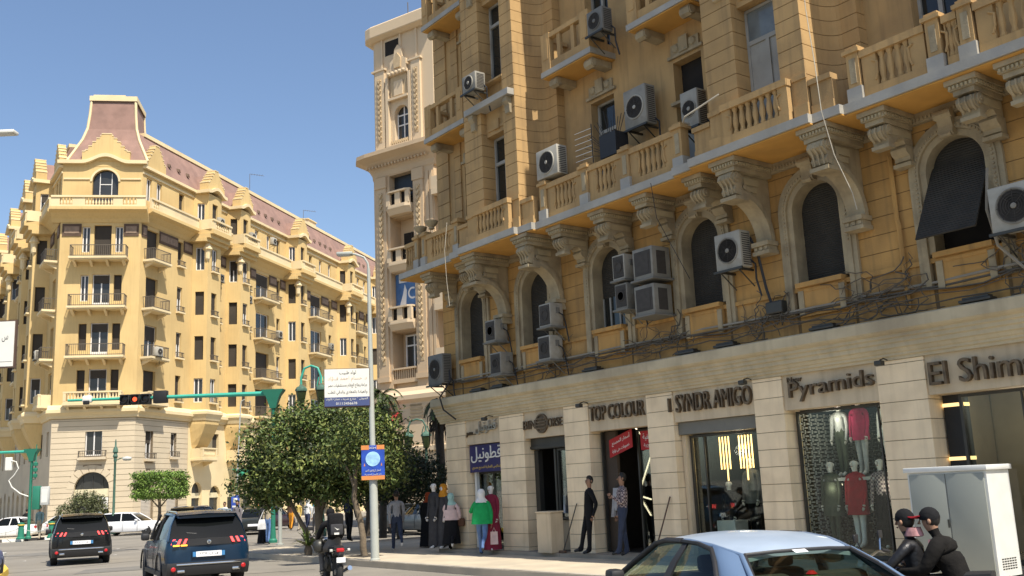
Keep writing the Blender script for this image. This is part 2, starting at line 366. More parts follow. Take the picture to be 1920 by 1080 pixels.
# first-floor wall in coursed stucco, pierced by arched windows
k = MB(True)
cuts = [-0.06] + [x for w in WC for x in (w - .6, w + .6)] + [ULEN]
for i in range(0, len(cuts), 2): k.box(cuts[i], cuts[i + 1], -.35, -.014, 4.42, 8.0, 1)
for w in WC:
    k.ring(w, ZS, .56, .92, -.34, -.012, n=16, m=1); k.box(w - .61, w + .61, -.33, -.013, ZS + .66, 8.0, 1); k.box(w - .61, w + .61, -.33, -.011, 4.42, 5.4, 0)
zc = 4.43; hs = [0.95] + [0.33] * 9
for h in hs:
    zm = zc + h / 2; spans = []; x = -0.06
    for w in WC:
        if zm < ZS: hw = .68
        else: hw = sqrt(max(0, .8 ** 2 - (zm - ZS) ** 2))
        if hw > .05: spans.append((x, w - hw)); x = w + hw
    spans.append((x, ULEN))
    for a, b in spans: k.box(a, b, -.05, 0, zc, min(zc + h - .014, 7.98), 2 if h > .9 else 0)
    zc += h
k.build('first_floor_wall', [m_och, m_groove, m_ochd], NBR)
k = MB(True); k.box(-.055, ULEN, 0.004, .05, 5.30, 5.385)   # band under the courses
for w in WC: pass
k.build('string_course', [m_och], NBR)
# arched windows
for i, w in enumerate(WC):
    k = MB(True)
    if i == 5:     # awning shutter pushed out
        k.ring(w, ZS, 0, .57, -.30, -.27, n=20); k.box(w - .57, w + .57, -.30, -.27, 5.42, ZS)
        o = k.build('window', [m_dark], NBR)
        k = MB(True); k.add([(w - .53, -.2, 7.0), (w + .53, -.2, 7.0), (w + .53, -.17, 7.0), (w - .53, -.17, 7.0), (w - .53, .62, 5.62), (w + .53, .62, 5.62), (w + .53, .65, 5.63), (w - .53, .65, 5.63)],
              [(0, 1, 2, 3), (4, 5, 6, 7), (0, 1, 5, 4), (1, 2, 6, 5), (2, 3, 7, 6), (3, 0, 4, 7)])
        k.ring(w, ZS, 0, .54, -.262, -.2, n=20)
        k.build('shutter', [m_shut], o)
    elif i == 2:
        k.ring(w, ZS, 0, .57, -.30, -.27, n=20, m=0); k.box(w - .57, w + .57, -.30, -.27, 6.25, ZS, 0); k.box(w - .57, w + .57, -.30, -.28, 5.42, 6.25, 1)
        for x in (-.55, -.3, .02, .3): k.box(w + x, w + x + .05, -.279, -.25, 5.43, 6.24, 2)
        o = k.build('window', [m_shut, m_pane, m_wfr], NBR)
    else:
        k.ring(w, ZS, 0, .57, -.30, -.27, n=20); k.box(w - .57, w + .57, -.30, -.27, 5.42, ZS); o = k.build('window', [m_shut], NBR)
    k = MB(True)
    for r0, r1, v in ((.53, .645, .045), (.648, .752, .10), (.755, .85, .07)):
        v0 = -.29 if r0 < .6 else .003
        k.ring(w, ZS, r0, r1, v0, v, n=24)
        for sgn in (-1, 1):
            a, b = sorted((w + sgn * r0, w + sgn * r1)); k.box(a, b, v0, v, 4.86 if r0 > .6 else 5.46, ZS - .002)
    for q in range(31):
        a = pi * q / 30; k.box(w + .70 * cos(a) - .016, w + .70 * cos(a) + .016, .10, .122, ZS + .70 * sin(a) - .016, ZS + .70 * sin(a) + .016)
    for q in range(10):
        for sgn in (-1, 1): k.box(w + sgn * .70 - .016, w + sgn * .70 + .016, .10, .122, ZS - .08 * q - .1, ZS - .08 * q - .068)
    k.build('window_surround', [m_trim], o, smooth=40)
    k = MB(True)   # keystone with a leaf curl
    k.prism([(.0, 7.40), (.16, 7.40), (.2, 7.45), (.17, 7.55), (.2, 7.68), (.28, 7.76), (.24, 7.84), (.0, 7.84)], w - .13, w + .13, 'x')
    for x in (-.14, .14): k.lathe([(.02, -.03), (.07, -.02), (.07, .02), (.02, .03)], w * 0 + .2, 7.76, 10, 0, w + x, 'x') if False else None
    k.tube([(w - .16, .2, 7.77), (w + .16, .2, 7.77)], .075, 10); k.tube([(w - .1, .17, 7.42), (w + .1, .17, 7.42)], .05, 8)
    k.build('keystone', [m_trim], o, smooth=40)
    k = MB(True)
    k.box(w - .525, w + .525, -.26, .19, 5.36, 5.45); k.box(w - .52, w + .52, .012, .10, 4.80, 5.355)
    k.box(w - .52, w - .40, .1, .125, 4.82, 5.30, 1); k.box(w + .40, w + .52, .1, .125, 4.82, 5.30, 1); k.box(w - .39, w + .39, .1, .115, 5.27, 5.33)
    k.build('window_sill', [m_och, m_trim], o)
# entablature blocks and consoles carrying the balcony
def entab(k, u, vmax, hw):
    k.box(u - hw, u + hw, .06, vmax, 7.90, 7.985); k.box(u - hw + .05, u + hw - .05, .06, vmax - .05, 7.81, 7.898)
    k.box(u - hw + .09, u + hw - .09, .06, vmax - .09, 7.72, 7.808)
    x = u - hw + .06
    while x < u + hw - .07: k.box(x, x + .035, vmax - .05, vmax - .02, 7.83, 7.885, 1); x += .07
    for sgn in (-1, 1):
        v = .16
        while v < vmax - .07:
            a, b = sorted((u + sgn * (hw - .05), u + sgn * (hw - .02))); k.box(a, b, v, v + .035, 7.83, 7.885, 1); v += .07
m_dent = mat('dentil_stone', (0.40, 0.33, 0.20), 0.9, 0.1)
k = MB(True); k.box(-.2, ULEN, .005, .10, 7.80, 7.99)
x = 0
while x < ULEN: k.box(x, x + .035, .1, .128, 7.84, 7.9); x += .075
k.build('frieze', [m_trim], NBR)
S_SMALL = [(.06, 7.715), (.84, 7.715), (.93, 7.66), (.95, 7.58), (.90, 7.50), (.82, 7.46), (.80, 7.38), (.68, 7.37), (.62, 7.42), (.5, 7.50), (.36, 7.51), (.30, 7.44), (.06, 7.44)]
S_WALL = [(.012, 7.435), (.28, 7.435), (.32, 7.38), (.28, 7.30), (.2, 7.25), (.2, 7.18), (.1, 7.14), (.012, 7.14)]
def console(u, vs=1.0):
    k = MB(True); entab(k, u, 1.04 * vs, .27)
    k.prism([(v * vs, z) for v, z in S_SMALL], u - .15, u + .15, 'x'); k.prism(S_WALL, u - .15, u + .15, 'x')
    k.tube([(u - .19, .80 * vs, 7.615), (u + .19, .80 * vs, 7.615)], .095, 12); k.tube([(u - .21, .80 * vs, 7.615), (u + .21, .80 * vs, 7.615)], .045, 10)
    for x in (-.1, 0, .1): k.tube([(u + x, .94 * vs, 7.66), (u + x, .965 * vs, 7.58), (u + x, .91 * vs, 7.49), (u + x, .83 * vs, 7.44)], .022, 6)
    k.box(u - .17, u + .17, .66 * vs, .85 * vs, 7.30, 7.368); k.box(u - .17, u + .17, .02, .24, 7.07, 7.138)
    for sgn in (-1, 1): k.box(*sorted((u + sgn * .15, u + sgn * .165)), .12, .7 * vs, 7.55, 7.67, 1)
    k.build('console', [m_trim, m_dent], NBR, smooth=35)
for u in (.65, 6.5, 8.05, 9.45, 11.05, 15.28, 16.92, 17.75, 20.2): console(u)
for u in (2.28,): console(u, .9)
def bracket(u):
    k = MB(True); entab(k, u, 1.28, .33)
    arc = [(.98 - .84 * cos(t), 6.42 + .86 * sin(t)) for t in [R(90) * i / 12 for i in range(13)]]
    poly = [(.012, 7.715), (1.12, 7.715), (1.12, 7.30)] + arc[::-1] + [(.012, 6.42)]
    k.prism(poly, u - .10, u + .10, 'x')
    for i in range(12):      # arched moulding under the web
        a, b = arc[i], arc[i + 1]
        t0, t1 = R(90) * i / 12, R(90) * (i + 1) / 12
        def off(t, d): return (.98 - (.84 - d) * cos(t), 6.42 + (.86 - d) * sin(t))
        k.prism([off(t0, -.07), off(t1, -.07), off(t1, .04), off(t0, .04)], u - .19, u + .19, 'x')
        k.prism([off(t0, -.15), off(t1, -.15), off(t1, -.075), off(t0, -.075)], u - .145, u + .145, 'x')
    k.prism([(.92, 7.715), (1.16, 7.715), (1.22, 7.65), (1.24, 7.57), (1.16, 7.50), (1.10, 7.44), (1.14, 7.36), (1.10, 7.28), (.9, 7.24), (.92, 7.4)], u - .17, u + .17, 'x')
    k.tube([(u - .20, 1.07, 7.62), (u + .20, 1.07, 7.62)], .10, 12); k.tube([(u - .22, 1.07, 7.62), (u + .22, 1.07, 7.62)], .05, 10)
    k.tube([(u - .18, .82, 7.44), (u + .18, .82, 7.44)], .055, 10)
    for x in (-.1, 0, .1): k.tube([(u + x, 1.2, 7.66), (u + x, 1.25, 7.57), (u + x, 1.17, 7.48), (u + x, 1.14, 7.38), (u + x, 1.12, 7.27)], .022, 6)
    k.box(u - .2, u + .2, .78, 1.16, 7.16, 7.235)
    k.box(u - .21, u + .21, .012, .34, 6.33, 6.42); k.box(u - .18, u + .18, .012, .28, 6.24, 6.328); k.box(u - .21, u + .21, .012, .32, 6.16, 6.238)
    for x in (-.13, 0, .13): k.box(u + x - .035, u + x + .035, .28, .31, 6.25, 6.32)
    for sgn in (-1, 1):
        a, b = sorted((u + sgn * .10, u + sgn * .125)); k.box(a, b, .35, .78, 7.52, 7.66, 1); k.box(a, b, .42, .78, 7.38, 7.48, 1)
    k.build('bracket', [m_trim, m_dent], NBR, smooth=35)
for u in (3.15, 5.42, 12.08, 14.22): bracket(u)
# marble balcony slab, stepping out under the bays
def steps(d=0.0):
    e = []
    for a, b, v in ((-.62, 2.3, 1.16), (2.3, 2.85, 1.28), (2.85, 5.42, 1.40), (5.42, 5.98, 1.28), (5.98, 10.75, 1.16), (10.75, 11.32, 1.28), (11.32, 14.27, 1.40), (14.27, 14.85, 1.28), (14.85, ULEN, 1.16)):
        e += [(a, v - d), (b, v - d)]
    return e
k = MB(True); k.prism([(-.62, -.2)] + steps() + [(ULEN, -.2)], 8.02, 8.19); k.build('balcony_slab', [m_marb], NBR)
k = MB(True); k.prism([(-.58, -.19)] + steps(.05) + [(ULEN - .05, -.19)], 7.992, 8.016); k.build('balcony_soffit', [m_soff], NBR)
# upper storeys
BAYS = [(3.05, 5.37, 3.86, 4.86), (11.78, 14.14, 12.56, 13.58)]
def bayL(u0, o0, d):
    q = [(u0 - .62, -.3), (u0 - .62 + d * .5, .002), (u0 - .62 + d, .25 - d), (u0 - .26, .25 - d)]
    q += [(u0 - .26 + .26 * sin(R(t)) + d * .3, .85 - .6 * cos(R(t)) - d * .5) for t in (15, 30, 45, 60, 75)] + [(u0 + d, .86), (u0 + d, 1.15 - d), (o0 - d, 1.15 - d), (o0 - d, -.3)]
    return q
def bayR(u1, o1, d): return [(2 * u1 - p[0], p[1]) for p in bayL(u1, 2 * u1 - o1, d)]
k = MB(True); k2 = MB(True)
ZT = 20.0
for u0, u1, o0, o1 in BAYS:
    for f in (lambda d: bayL(u0, o0, d), lambda d: bayR(u1, o1, d)):
        if u1 > 22 and f(0)[0][0] > 22: continue
        k.prism(f(.018), 8.19, ZT, m=1)
        z = 8.19
        while z < ZT - .1:
            h = .87 if z < 8.3 else .298; k.prism(f(0), z + .002, z + h - .012, m=0); z += h
    for zr in (8.19, 12.0, 15.6):
        zt = zr + (2.9 if zr > 9 else 2.88)
        k2.box(o0 + .002, o1 - .002, .55, .97, zt, min(zr + 4.28, ZT) if zr < 12 else zr + 4.1)
        k2.box(o0 - .02, o1 + .02, .6, 1.168, zr + (.45 if zr > 9 else 0) - .0, zr + (.5 if zr > 9 else 0.01)) if zr > 9 else None
        k2.box(o0 + .1, o1 - .1, .97, 1.0, zt + .12, zt + .2); k2.box((o0 + o1) / 2 - .12, (o0 + o1) / 2 + .12, .97, 1.03, zt + .1, zt + .36)
k.build('bay_pier', [m_och2, m_groove], NBR)
k2.build('spandrel', [m_och2], NBR)
# recessed walls between the bays
RW = [(7.0, 7.85), (9.85, 10.7), (15.7, 16.55), (18.55, 19.4)]
k = MB(True)
def wallrow(k, a, b, holes, rows, v0, v1, m=0):
    xs = [a] + [x for h in holes for x in h] + [b]
    for i in range(0, len(xs), 2): k.box(xs[i], xs[i + 1], v0, v1, 8.19, ZT, m)
    for h in holes:
        z = 8.19
        for r0, r1 in rows:
            if r0 > z: k.box(h[0] - .001, h[1] + .001, v0 + .004, v1 - .004, z, r0, m)
            z = r1
        k.box(h[0] - .001, h[1] + .001, v0 + .004, v1 - .004, z, ZT, m)
ROWS = [(8.2, 11.15), (12.15, 14.95), (15.75, 18.6)]
wallrow(k, 5.9, 11.2, RW[:2], ROWS, -.35, 0); wallrow(k, 14.7, ULEN, RW[2:], ROWS, -.35, 0); wallrow(k, -.06, 2.5, [(1.35, 2.05)], ROWS, -.35, 0)
k.box(-.06, ULEN, -10.4, -1.2, 4.45, ZT, 0); k.box(-.055, .3, -1.19, -.351, 4.45, ZT); k.box(ULEN - .3, ULEN, -1.19, -.351, 4.45, ZT)
k.build('upper_wall', [m_och2], NBR)
k = MB(True)      # corner quoins at the left end
z = 8.19
while z < ZT - .2: k.box(-.1, .55, -.5, .05, z, z + .40); k.box(.85, 1.2, 0.001, .05, z, z + .40); z += .42
k.build('corner_quoin', [m_och2], NBR)
def pane_window(a, b, v, z0, z1, kind, parent):
    """kind: 0 dark white-framed casement, 1 grey boarded shutters, 2 dark hole with louvre"""
    k = MB(True); k.box(a, b, v - .06, v - .03, z0, z1, 0)
    t = .06; k.box(a, a + t, v - .03, v + .02, z0, z1, 1); k.box(b - t, b, v - .03, v + .02, z0, z1, 1); k.box(a + t, b - t, v - .03, v + .02, z1 - t, z1, 1)
    zt = z1 - (z1 - z0) * .27; k.box(a + t, b - t, v - .029, v + .03, zt, zt + .09, 1)
    c = (a + b) / 2; k.box(c - .04, c + .04, v - .03, v + .03, z0, zt - .001, 1)
    if kind == 1:
        k.box(a + t + .002, c - .042, v - .028, v, z0, zt - .002, 1); k.box(c + .042, b - t - .002, v - .028, v - .008, z0, zt - .002, 1); k.box(a + t, b - t, v - .0, v + .035, z0 + .95, z0 + 1.05, 1)
        k.box(a + t + .002, b - t - .002, v - .028, v - .01, zt + .092, z1 - t - .002, 2)
    return k.build('window', [m_pane, m_wfr, m_panew], parent)
for (u0, u1, o0, o1), kd in zip(BAYS, (0, 1)):
    for r, zr in enumerate((8.2, 12.5, 16.1)):
        pane_window(o0, o1, .72, zr, zr + (2.86 if r == 0 else 2.4), kd if r == 0 else 0, NBR)
for i, (a, b) in enumerate(RW):
    for r, (z0, z1) in enumerate(ROWS):
        if i == 1 and r == 0:
            k = MB(True); k.box(a, b, -.3, -.27, z0, z1, 0); k.box(a + .0, b - .0, -.26, -.2, z0, z1 - 1.0, 1); k.box(a - .05, b + .05, -.2, .12, z1 - 1.05, z1 - .98, 2); k.build('window', [m_dark, m_wfr, m_trim], NBR)
        else: pane_window(a, b, -.24, z0, z1, 0, NBR)
for z0, z1 in ROWS: pane_window(1.35, 2.05, -.24, z0, z1, 0, NBR)
# window head ornaments
for a, b in RW + [(1.35, 2.05)]:
    for z0, z1 in ROWS:
        k = MB(True); k.box(a - .1, b + .1, .003, .07, z1 + .08, z1 + .15); k.box(a, b, .003, .05, z1 + .16, z1 + .4); c = (a + b) / 2
        k.box(c - .13, c + .13, .051, .1, z1 + .14, z1 + .5); k.lathe([(.001, .05), (.11, .05), (.08, .09), (.001, .11)], a + .17, z1 + .28, 10, 0, 0, 'y'); k.lathe([(.001, .05), (.11, .05), (.08, .09), (.001, .11)], b - .17, z1 + .28, 10, 0, 0, 'y')
        k.build('window_ornament', [m_trim], NBR)
# sills of the bay windows
for u0, u1, o0, o1 in BAYS:
    for zr in (11.72, 15.35):
        k = MB(True); k.box(o0 - .5, o1 + .5, .3, 1.36, zr + .03, zr + .2); k.build('bay_ledge', [m_marb], NBR)
        k = MB(True)
        for x in (o0 - .28, o1 + .28):
            k.prism([(1.15, zr + .02), (1.3, zr + .02), (1.31, zr - .1), (1.23, zr - .2), (1.22, zr - .4), (1.15, zr - .42)], x - .1, x + .1, 'x')
        k.build('ledge_bracket', [m_trim], NBR)
# balustrades
BAL = [(.05, 0), (.06, .03), (.045, .07), (.04, .1), (.064, .2), (.06, .28), (.04, .38), (.038, .43), (.058, .46), (.058, .5)]
def balustrade(a, b, v, z0, h, n=None, solid=.28, t=.14, name='balustrade', mm=None, ends=True):
    k = MB(True); k.box(a, b, v - t, v, z0, z0 + .2); k.box(a - .02, b + .02, v - t - .03, v + .03, z0 + h - .13, z0 + h)
    if ends: k.box(a, a + solid, v - t + .01, v - .01, z0 + .2, z0 + h - .13); k.box(b - solid, b, v - t + .01, v - .01, z0 + .2, z0 + h - .13)
    s = (h - .33) / .5; w = b - a - 2 * solid; n = n or max(2, int(w / .135))
    for i in range(n):
        k.lathe([(r, z * s) for r, z in BAL], a + solid + w * (i + .5) / n, v - t / 2, 8, 0, z0 + .2)
    for x, sg in ((a + solid - .03, 1), (b - solid + .03, -1)): k.tube([(x - .04 * sg, v + .0, z0 + h - .25), (x + .05 * sg, v, z0 + h - .3), (x + .04 * sg, v, z0 + .42), (x + .0 * sg, v, z0 + .3)], .022, 6)
    return k.build(name, [mm or m_och2], NBR, smooth=35)
def post(u, v, z0, h, w=.24):
    k = MB(True); k.box(u - w / 2, u + w / 2, v - .19, v + .04, z0 + .28, z0 + h); k.box(u - w / 2 - .03, u + w / 2 + .03, v - .22, v + .07, z0, z0 + .28, 1)
    k.box(u - w / 2 - .05, u + w / 2 + .05, v - .24, v + .09, z0 + h, z0 + h + .07, 0); k.box(u - w / 2, u + w / 2, v - .2, v + .04, z0 + h + .07, z0 + h + .13, 0)
    k.box(u - w / 4, u + w / 4, v + .04, v + .055, z0 + .36, z0 + h - .1, 2)
    k.build('balustrade_post', [m_och2, m_marb, m_trim], NBR)
Z8 = 8.19
for a, b in ((6.32, 7.6), (7.86, 9.0), (9.26, 10.6)): balustrade(a, b, 1.0, Z8, .92)
for u in (6.18, 7.73, 9.13, 10.75): post(u, 1.0, Z8, .9)
for a, b in ((15.2, 16.4), (16.76, 16.98), (17.3, 18.4), (18.7, 19.4)):
    if b - a > .5: balustrade(a, b, 1.0, Z8, .92)
    else: balustrade(a, b, 1.0, Z8, .92, 2, .02)
for u in (15.05, 16.58, 17.14, 18.55): post(u, 1.0, Z8, .92)
for u in (.2, .6, 2.3): post(u, 1.0, Z8, .9, .2)
balustrade(-.45, .08, 1.0, Z8, .88, 3, .06); balustrade(.72, 2.18, 1.0, Z8, .9)
for u0, u1, o0, o1 in BAYS:
    balustrade(o0 - .36, o1 + .22, 1.30, Z8, .86, 7, .22)
    k = MB(True)
    for x0, x1, v in ((u1 + .03, u1 + .5, 1.12), (u0 - .5, u0 - .03, 1.12)): k.box(x0, x1, v - .2, v, Z8, Z8 + .22); k.box(x0, x1, v - .16, v - .03, Z8 + .22, Z8 + .62); k.box(x0 - .02, x1, v - .2, v + .02, Z8 + .62, Z8 + .72)
    for x0, x1 in ((u0 - .02, o0 - .4), (o1 + .26, u1 + .02)): k.box(x0, x1, 1.151, 1.20, Z8, Z8 + .3); k.box(x0, x1, 1.151, 1.185, Z8 + .78, Z8 + .88)
    k.build('bay_plinth', [m_och2], NBR)
# small balconies of the storeys above, one per recessed window
def MBv():
    k = MB(True); k.T = Matrix.Diagonal((1, .80, 1, 1)); return k
def balcony(u0, u1, z):
    k = MBv(); k.box(u0, u1, -.01, 1.03, z + .03, z + .17)
    o = k.build('balcony', [m_marb], NBR)
    k = MBv(); k.box(u0 + .04, u1 - .04, 0.004, .98, z, z + .026); k.build('soffit', [m_soff], o)
    for u in (u0 + .28, u1 - .28):
        k = MBv(); k.prism([(.012, z - .004), (.80, z - .004), (.86, z - .08), (.84, z - .2), (.74, z - .25), (.62, z - .22), (.55, z - .16), (.012, z - .18)], u - .13, u + .13, 'x')
        k.tube([(u - .16, .74, z - .12), (u + .16, .74, z - .12)], .10, 12); k.build('bracket', [m_trim], o, smooth=35)
    k = MBv(); zb = z + .17
    k.box(u0 + .05, u1 - .05, .84, .97, zb, zb + .22); k.box(u0 + .03, u1 - .03, .8, 1.0, zb + .85, zb + .97)
    for x in (u0 + .05, u0 + .62, u1 - .74, u1 - .17): k.box(x, x + .12, .85, .96, zb + .22, zb + .85)
    for x in (u0 + .04, u1 - .36): k.box(x, x + .32, .82, 1.01, zb, zb + 1.0); k.box(x + .06, x + .26, 1.01, 1.025, zb + .3, zb + .85)
    for x in (u0 + .05, u1 - .15): k.box(x, x + .1, .02, .84, zb, zb + .22); k.box(x - .02, x + .12, .02, .81, zb + .85, zb + .95); k.box(x, x + .1, .25, .6, zb + .22, zb + .85)
    k.build('parapet', [m_och2], o)
for z in (11.95, 15.55):
    for a, b in ((.45, 2.55), (6.1, 8.0), (9.25, 11.2), (14.95, 16.9), (18.0, 19.95)): balcony(a, b, z)
k = MB(True); k.prism([(-.5, -1), (-.5, .5), (ULEN, .5), (ULEN, -1)], ZT, ZT + .4); k.box(-.06, ULEN, -10.4, -.98, ZT, ZT + .38); k.build('roof_cornice', [m_och2], NBR)
# ---------------------------------------------------------------- corner building with the tower roof (left)
m_yel = mat('yellow_render', (0.62, 0.445, 0.195), 0.9, 0.06, 0.35, 0.1, 10, dirt=(0.45, 0.31, 0.13), dirt_amt=0.5, dscale=0.3, streak=0.35)
m_yel2 = mat('pale_yellow_trim', (0.72, 0.58, 0.34), 0.9, 0.06, 0.5, dirt=(0.4, 0.3, 0.16), dirt_amt=0.3, dscale=0.4)
m_cstone = mat('corner_limestone', (0.56, 0.47, 0.33), 0.9, 0.07, 0.5, 0.1, 10, dirt=(0.42, 0.34, 0.23), dirt_amt=0.35, dscale=0.3)
m_joint = mat('stone_joint', (0.27, 0.21, 0.14), 0.95, 0.1)
m_frz = mat('brown_frieze', (0.10, 0.062, 0.04), 0.8, 0.15, 1)
m_rooft = mat('roof_tiles', (0.27, 0.165, 0.13), 0.85, 0.15, 1.2, 0.3, 9, dirt=(0.19, 0.12, 0.10), dirt_amt=0.5, dscale=0.5)
m_iron = mat('railing_iron', (0.12, 0.10, 0.075), 0.7, 0.1)
m_wfw = mat('white_window_frame', (0.72, 0.70, 0.66), 0.6, 0.05)
m_wshut = mat('brown_shutter', (0.045, 0.036, 0.026), 0.8, 0.2, 0.8)
m_wpane = mat('far_window_glass', (0.035, 0.036, 0.034), 0.15, 0.2, 0.5, spec=0.5)
CBT = thing('corner_building', 'yellow corner building with a tall tiled tower roof, stepped gables and balconies', 'building', CB0)
def fr(O, d, n):
    O = Vector(O) - CB0
    return Matrix(((d.x, n.x, 0, O.x), (d.y, n.y, 0, O.y), (0, 0, 1, 0), (0, 0, 0, 1)))
def wall_holes(k, w0, w1, z0, z1, holes, v0=-.3, v1=0.0, m=0):
    holes = [h for h in holes if h[0] < w1 and h[1] > w0 and h[2] < z1 and h[3] > z0]
    xs = sorted({w0, w1} | {min(max(x, w0), w1) for h in holes for x in h[:2]})
    for a, b in zip(xs, xs[1:]):
        if b - a < 1e-4: continue
        c = (a + b) / 2; hs = sorted([(h[2], h[3]) for h in holes if h[0] < c < h[1]]); z = z0
        for p, q in hs:
            if p > z + 1e-4: k.box(a, b, v0, v1, z, p, m)
            z = max(z, q)
        if z1 > z + 1e-4: k.box(a, b, v0, v1, z, z1, m)
def cwin(T, a, b, z0, z1, parent, style=None, v=-.22):
    style = random.choice((0, 0, 1, 2)) if style is None else style
    k = MB(); k.T = T; t = .07
    k.box(a, b, v - .05, v, z0, z1, 1 if style == 0 else 0)
    if style in (1, 2, 3):
        k.box(a, a + t, v, v + .05, z0, z1, 2); k.box(b - t, b, v, v + .05, z0, z1, 2); k.box(a + t, b - t, v, v + .05, z1 - t, z1, 2); c = (a + b) / 2; k.box(c - .04, c + .04, v, v + .05, z0, z1 - t, 2)
        k.box(a + t, b - t, v, v + .045, z0, z0 + t, 2)
        if style == 2: k.box(a + t, b - t, v + .001, v + .07, z1 - (z1 - z0) * .45, z1 - t, 1)
        if style == 3: k.box(a + t, b - t, v + .001, v + .07, z1 - (z1 - z0) * .26, z1 - t, 1); k.box(a + t, b - t, v, v + .03, z0 + t, z0 + .4, 2)
    return k.build('window', [m_wpane, m_wshut, m_wfw], parent)
def railing(k, a, b, v, z, h=.85, m=0, ret=True, step=.14):
    for zz in (z + .06, z + h): k.box(a, b, v - .025, v + .025, zz - .025, zz + .025, m)
    x = a
    while x <= b: k.box(x - .011, x + .011, v - .011, v + .011, z, z + h, m); x += step
    if ret:
        for x in (a, b):
            k.box(x - .02, x + .02, .02, v, z + h - .025, z + h + .025, m); y = .1
            while y < v: k.box(x - .011, x + .011, y - .011, y + .011, z, z + h, m); y += step
def cbalcony(T, a, b, z, parent, depth=.95, nb_=4, rail=True):
    k = MB(); k.T = T; k.box(a, b, -.02, depth, z - .16, z); k.box(a + .06, b - .06, -.02, depth - .06, z - .24, z - .163)
    o = k.build('balcony', [m_yel2], parent)
    k = MB(); k.T = T
    for i in range(nb_):
        x = a + .3 + (b - a - .6) * i / (nb_ - 1); k.prism([(.004, z - .245), (depth * .75, z - .245), (depth * .6, z - .36), (.004, z - .62)], x - .09, x + .09, 'x')
    k.build('bracket', [m_yel2], o)
    k = MB(); k.T = T
    if rail: railing(k, a + .08, b - .08, depth - .08, z)
    else:
        k.box(a + .05, b - .05, depth - .22, depth - .05, z, z + .14); k.box(a + .03, b - .03, depth - .24, depth - .03, z + .72, z + .84)
        for x in (a + .05, b - .25): k.box(x, x + .2, depth - .23, depth - .04, z + .14, z + .72)
        n = int((b - a) / .25)
        for i in range(n): k.lathe([(.05, 0), (.08, .15), (.045, .4), (.07, .58)], a + .3 + (b - a - .6) * (i + .5) / n, depth - .13, 6, 0, z + .14)
        for x in (a + .05, b - .2): k.box(x, x + .15, .02, depth - .24, z, z + .8)
    k.build('railing', [m_iron if rail else m_yel2], o)
    return o
FL = [9.25, 12.7, 16.4, 20.15]
TC = fr(CBL, cC, nC)      # chamfer: w 0..5.8
TR = fr(CB0, cR, nR); TL = fr(CBL, cL, nL)
# --- chamfer
sx = lambda w: w + 5.85
side = [(sx(-4.27), sx(-3.70)), (sx(-1.90), sx(-1.33))]; mid = (sx(-3.42), sx(-2.17))
H = []
for i, z in enumerate(FL):
    for a, b in side: H.append((a, b, z + .5, z + 2.5))
    H.append((*mid, z, z + (2.55 if i < 3 else 2.6)))
k = MB(); k.T = TC; wall_holes(k, .002, 5.798, 8.2, 24.0, H); k.build('chamfer_wall', [m_yel], CBT)
for i, z in enumerate(FL):
    for j, (a, b) in enumerate(side): cwin(TC, a, b, z + .5, z + 2.5, CBT, (0, 0, 0, 1)[i] if j or i != 2 else 1)
    cwin(TC, *mid, z, z + (2.55 if i < 3 else 2.6), CBT, 3 if i < 3 else 0)
    cbalcony(TC, sx(-4.95), sx(-.85), z, CBT, 1.0, 4, i > 0)
k = MB(); k.T = TC   # brown frieze panels under the cornice
for a, b in ((.15, sx(-4.33)), (sx(-1.28), 5.65)):
    k.box(a, b, .004, .06, 21.9, 22.85, 0); k.box(a + .15, b - .15, .061, .09, 22.1, 22.65, 1)
k.build('frieze', [m_frz, mat('frieze_relief', (0.24, 0.17, 0.12), 0.9, 0.2, 4)], CBT)
# limestone base of the chamfer and of the first part of the right wing
def stonebase(T, w0, w1, holes, arches):
    k = MB(); k.T = T
    hs = holes + [(c - r, c + r, 0, zs) for c, r, zs in arches]
    hs2 = hs + [(c - r, c + r, zs, zs + r) for c, r, zs in arches]
    wall_holes(k, w0, w1, 0.14, 8.2, hs2, -.45, -.03, 1)
    for c, r, zs in arches: k.ring(c, zs, r, r * 1.42, -.44, -.028, n=18, m=0)
    z = .14
    while z < 8.15:
        z1 = min(z + .395, 8.2); zm = (z + z1) / 2; cur = w0 + .0; spans = []
        cutsx = []
        for a, b, p, q in holes:
            if p - .2 < zm < q + .0: cutsx.append((a, b))
        for c, r, zs in arches:
            if zm < zs: cutsx.append((c - r, c + r))
            elif zm < zs + r * 1.4: hw = sqrt((1.4 * r) ** 2 - (zm - zs) ** 2); cutsx.append((c - hw, c + hw))
        for a, b in sorted(cutsx):
            if a > cur: spans.append((cur, a))
            cur = max(cur, b)
        if cur < w1: spans.append((cur, w1))
        for a, b in spans: k.box(a, b, -.2, 0, z, z1 - .03, 0)
        z += .395
    for c, r, zs in arches:     # voussoirs
        n = 9
        for i in range(n): k.ring(c, zs, r, r * 1.42, -.02, .012, R(180) * i / n + .02, R(180) * (i + 1) / n - .02, 3, 0)
    return k.build('stone_base', [m_cstone, m_joint], CBT)
stonebase(TC, .002, 5.798, [(sx(-3.49), sx(-2.32), 5.5, 7.35)], [(sx(-2.93), 1.2, 3.13)])
cwin(TC, sx(-3.49), sx(-2.32), 5.5, 7.35, CBT, 1)
k = MB(); k.T = TC; k.box(sx(-3.9), sx(-1.95), .014, .4, 5.2, 5.38); k.build('window_sill', [m_cstone], CBT)
k = MB(); k.T = TC; railing(k, sx(-3.85), sx(-2.0), .34, 5.38, .45); k.build('railing', [m_iron], CBT)
k = MB(); k.T = TC; c = sx(-2.93)
k.ring(c, 3.13, 0, 1.22, -.4, -.36, n=20, m=0); k.box(c - 1.2, c + 1.2, -.4, -.36, .14, 2.55, 0); k.box(c - 1.19, c + 1.19, -.35, -.1, 2.55, 3.12, 1)
